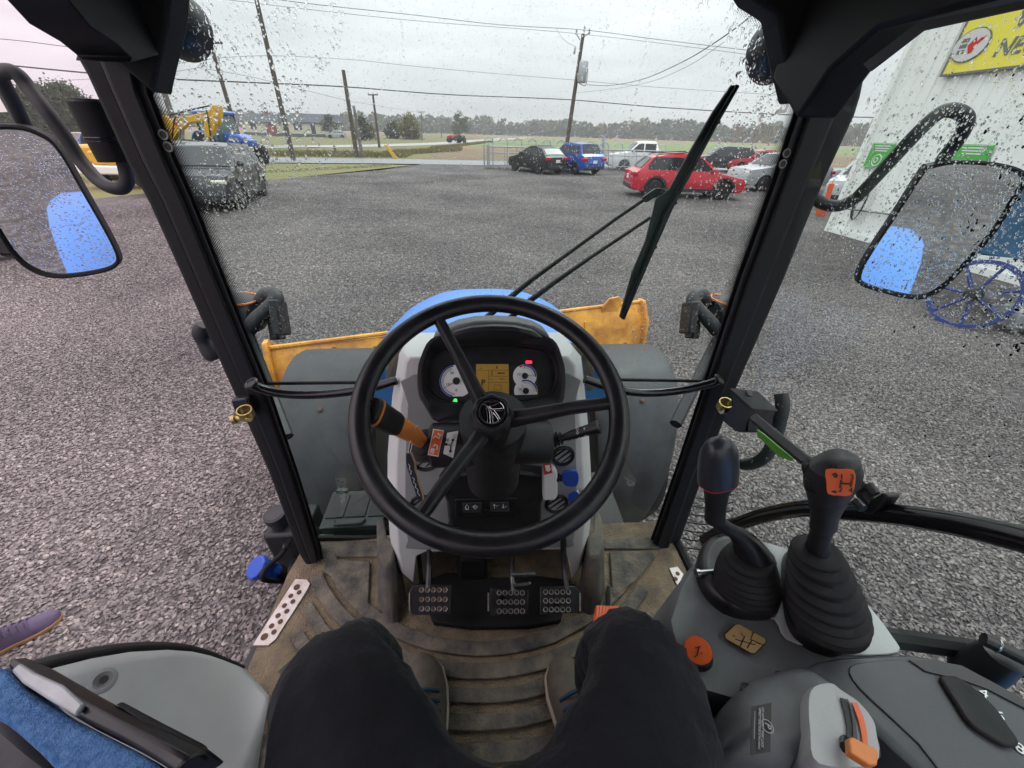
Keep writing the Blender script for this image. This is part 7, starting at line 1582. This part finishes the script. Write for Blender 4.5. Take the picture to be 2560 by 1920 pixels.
# ================================================================ rain on the glass
rng = random.Random(21)
def dome(bm, c, n, r_, el, upv, flat=.27, seg=8):
    n = n.normalized(); v = (upv-n*upv.dot(n)).normalized(); s = v.cross(n); sk = rng.uniform(-.25, .25); prev = None; r1 = rng.uniform(.85, 1.15)
    for k, (rr, hh) in enumerate(((1, 0), (.93, .42), (.68, .78))):
        ring = [bm.verts.new(c+s*(r_*rr*r1*math.cos(a)+sk*r_*rr*math.sin(a))+v*(r_*rr*el*math.sin(a)*(1.15 if math.sin(a) < 0 else .95))+n*(r_*flat*hh)) for a in [2*math.pi*j/seg for j in range(seg)]]
        if prev: bridge(bm, prev, ring)
        else: cap(bm, ring[::-1])
        prev = ring
    t = bm.verts.new(c+n*r_*flat)
    for j in range(seg): bm.faces.new((prev[j], prev[(j+1) % seg], t))
def inpoly(x, y, P):
    c = False; j = len(P)-1
    for i in range(len(P)):
        if (P[i][1] > y) != (P[j][1] > y) and x < (P[j][0]-P[i][0])*(y-P[i][1])/(P[j][1]-P[i][1])+P[i][0]: c = not c
        j = i
    return c
def wet(place, polys, n, seed=1, SC=.68):
    """polys: (polygon px, count, rmin, rmax)"""
    bm = new()
    for P, cnt, r0, r1 in polys:
        xs = [p[0] for p in P]; ys = [p[1] for p in P]; k = 0
        while k < cnt:
            x, y = rng.uniform(min(xs), max(xs)), rng.uniform(min(ys), max(ys)); k += 1
            if not inpoly(x, y, P): continue
            if noise.noise(Vector((x*.012, y*.012, seed))) < rng.uniform(-.7, .1): continue
            c = place(x, y); r_ = (r0+(r1-r0)*rng.random()**2.6)*SC
            dome(bm, c, n, r_, rng.uniform(.95, 1.5), Vector((0, 0, 1)))
    return bm
gw = lambda x, y: gl(x, y, .0053)
A_ = [(345, 150), (430, 0), (880, -20), (850, 120), (770, 240), (700, 360), (640, 480), (690, 600), (560, 640), (440, 390)]
A2 = [(560, 330), (760, 250), (830, 380), (760, 520), (690, 560), (560, 520)]
A3_ = [(470, 400), (640, 470), (800, 600), (830, 800), (680, 900), (600, 760)]
B_ = [(1850, 215), (1990, 240), (1850, 690), (1745, 1000), (1560, 830), (1650, 600)]
B2 = [(1720, -10), (1890, 0), (1950, 60), (1990, 260), (1890, 330), (1800, 160)]
Wp = [(620, 480), (860, 0), (1720, 0), (1840, 210), (1560, 790), (1300, 700), (900, 700)]
Lw = [(640, 860), (1000, 780), (1000, 1340), (800, 1340)]; Lw2 = [(1450, 780), (1760, 860), (1700, 1100), (1640, 1340), (1490, 1330)]
Bl = [(880, 700), (1300, 640), (1450, 760), (1650, 700), (1640, 860), (860, 900)]
bm = wet(gw, [(A_, 3300, .0014, .0048), (A2, 700, .0012, .0040), (A3_, 2600, .0009, .0026), (B_, 4400, .0011, .0040), (B2, 1200, .0017, .0058), (Wp, 11500, .0007, .0019), (Lw, 1500, .0008, .0024), (Lw2, 1500, .0008, .0024), (Bl, 1200, .0009, .0024)], GN)
for tx, y0, y1, dx in ((1000, 0, 145, 8), (1530, -5, 185, -35), (1640, 0, 330, -70), (830, 30, 130, 5), (1330, -10, 60, -4)):
    y = y0
    while y < y1:
        f = (y-y0)/(y1-y0); dome(bm, gw(tx+dx*f+rng.uniform(-3, 3), y), GN, rng.uniform(.0009, .0022), rng.uniform(1.2, 2.2), Vector((0, 0, 1))); y += rng.uniform(6, 22)
o = obj('rain_drops', bm, 'water_drop', wind, smooth=70, kind='stuff')
dg_ = lambda x, y: U(x, y, x=.6103)
D1 = [(2200, 180), (2320, 85), (2570, 30), (2570, 1330), (2100, 1280), (1800, 1290), (1840, 1000), (2060, 480)]
D2 = [(2200, 180), (2260, 300), (2120, 600), (1990, 900), (1800, 1290), (1770, 1260), (1840, 1000), (2060, 480)]
D3 = [(2150, 300), (2570, 250), (2570, 900), (2000, 800)]
bm = wet(dg_, [(D1, 8000, .0009, .0036), (D2, 5200, .0008, .0030), (D3, 2600, .0012, .0036)], Vector((1, 0, 0)), 4, .55)
obj('rain_drops', bm, 'water_drop', dr_, smooth=70, kind='stuff')
for (mr, c, n, P3), cnt in ((mL, 1500), (mR, 600)):
    bm = new(); v = Vector((0, 0, 1)); s = n.cross(v).normalized(); v = s.cross(n)
    for k in range(cnt):
        th = rng.uniform(0, 6.283); i_ = th/6.283*len(P3); q = P3[int(i_) % len(P3)].lerp(P3[(int(i_)+1) % len(P3)], i_ % 1); p = c+(q-c)*.92*math.sqrt(rng.random()); dome(bm, p+n*.0034, n, rng.uniform(.0006, .0018), rng.uniform(.7, 1.1), v)
    obj('rain_drops', bm, 'water_drop', mr, smooth=70, kind='stuff')
# dried mud smears on the glass near the right pillar
def mud_mat():
    m = bpy.data.materials.new('mud_film'); m.use_nodes = True; N, L = m.node_tree.nodes, m.node_tree.links; N.clear()
    o = N.new('ShaderNodeOutputMaterial'); t = N.new('ShaderNodeBsdfTransparent'); d = N.new('ShaderNodeBsdfDiffuse'); d.inputs[0].default_value = (.42, .36, .30, 1)
    tr = N.new('ShaderNodeBsdfTranslucent'); tr.inputs[0].default_value = (.42, .36, .30, 1); a = N.new('ShaderNodeAddShader'); L.new(d.outputs[0], a.inputs[0]); L.new(tr.outputs[0], a.inputs[1])
    n = N.new('ShaderNodeTexNoise'); n.inputs['Scale'].default_value = 90; tc_ = N.new('ShaderNodeTexCoord'); L.new(tc_.outputs['Object'], n.inputs[0])
    r = N.new('ShaderNodeValToRGB'); r.color_ramp.elements[0].position = .35; r.color_ramp.elements[1].position = .55; r.color_ramp.elements[0].color = (.15, .15, .15, 1); r.color_ramp.elements[1].color = (.6, .6, .6, 1); L.new(n.outputs['Fac'], r.inputs[0])
    x = N.new('ShaderNodeMixShader'); L.new(r.outputs[0], x.inputs[0]); L.new(t.outputs[0], x.inputs[1]); L.new(a.outputs[0], x.inputs[2]); L.new(x.outputs[0], o.inputs[0]); M['mud_film'] = m
mud_mat()
for P in ([(1938, 285), (1950, 268), (1962, 256), (1972, 262), (1974, 255), (1965, 280), (1950, 284)], [(1893, 290), (1905, 280), (1907, 292), (1898, 300)], [(1833, 325), (1848, 312), (1862, 318), (1864, 335), (1850, 352), (1838, 345)], [(1882, 350), (1890, 322), (1905, 305), (1918, 312), (1945, 316), (1944, 330), (1925, 355), (1900, 356)]):
    bm = new(); cap(bm, loop(bm, closedsmooth([gl(a, b_, -.0016) for a, b_ in P], 3))); obj('mud_smear', bm, 'mud_film', wind, smooth=0)
# ================================================================ rainy air
def haze(dens):
    m = bpy.data.materials.new('rain_haze'); m.use_nodes = True; N, L = m.node_tree.nodes, m.node_tree.links; N.clear()
    o = N.new('ShaderNodeOutputMaterial'); v = N.new('ShaderNodeVolumePrincipled'); v.inputs['Color'].default_value = (.93, .90, .93, 1); v.inputs['Density'].default_value = dens; v.inputs['Anisotropy'].default_value = .3
    L.new(v.outputs[0], o.inputs['Volume']); M['rain_haze'] = m
    bm = new(); box(bm, (0, 300, 12), (3300, 4600, 28)); h = obj('haze', bm, 'rain_haze', smooth=0); h['kind'] = 'stuff'
HAZE = True
if HAZE: haze(.0010)
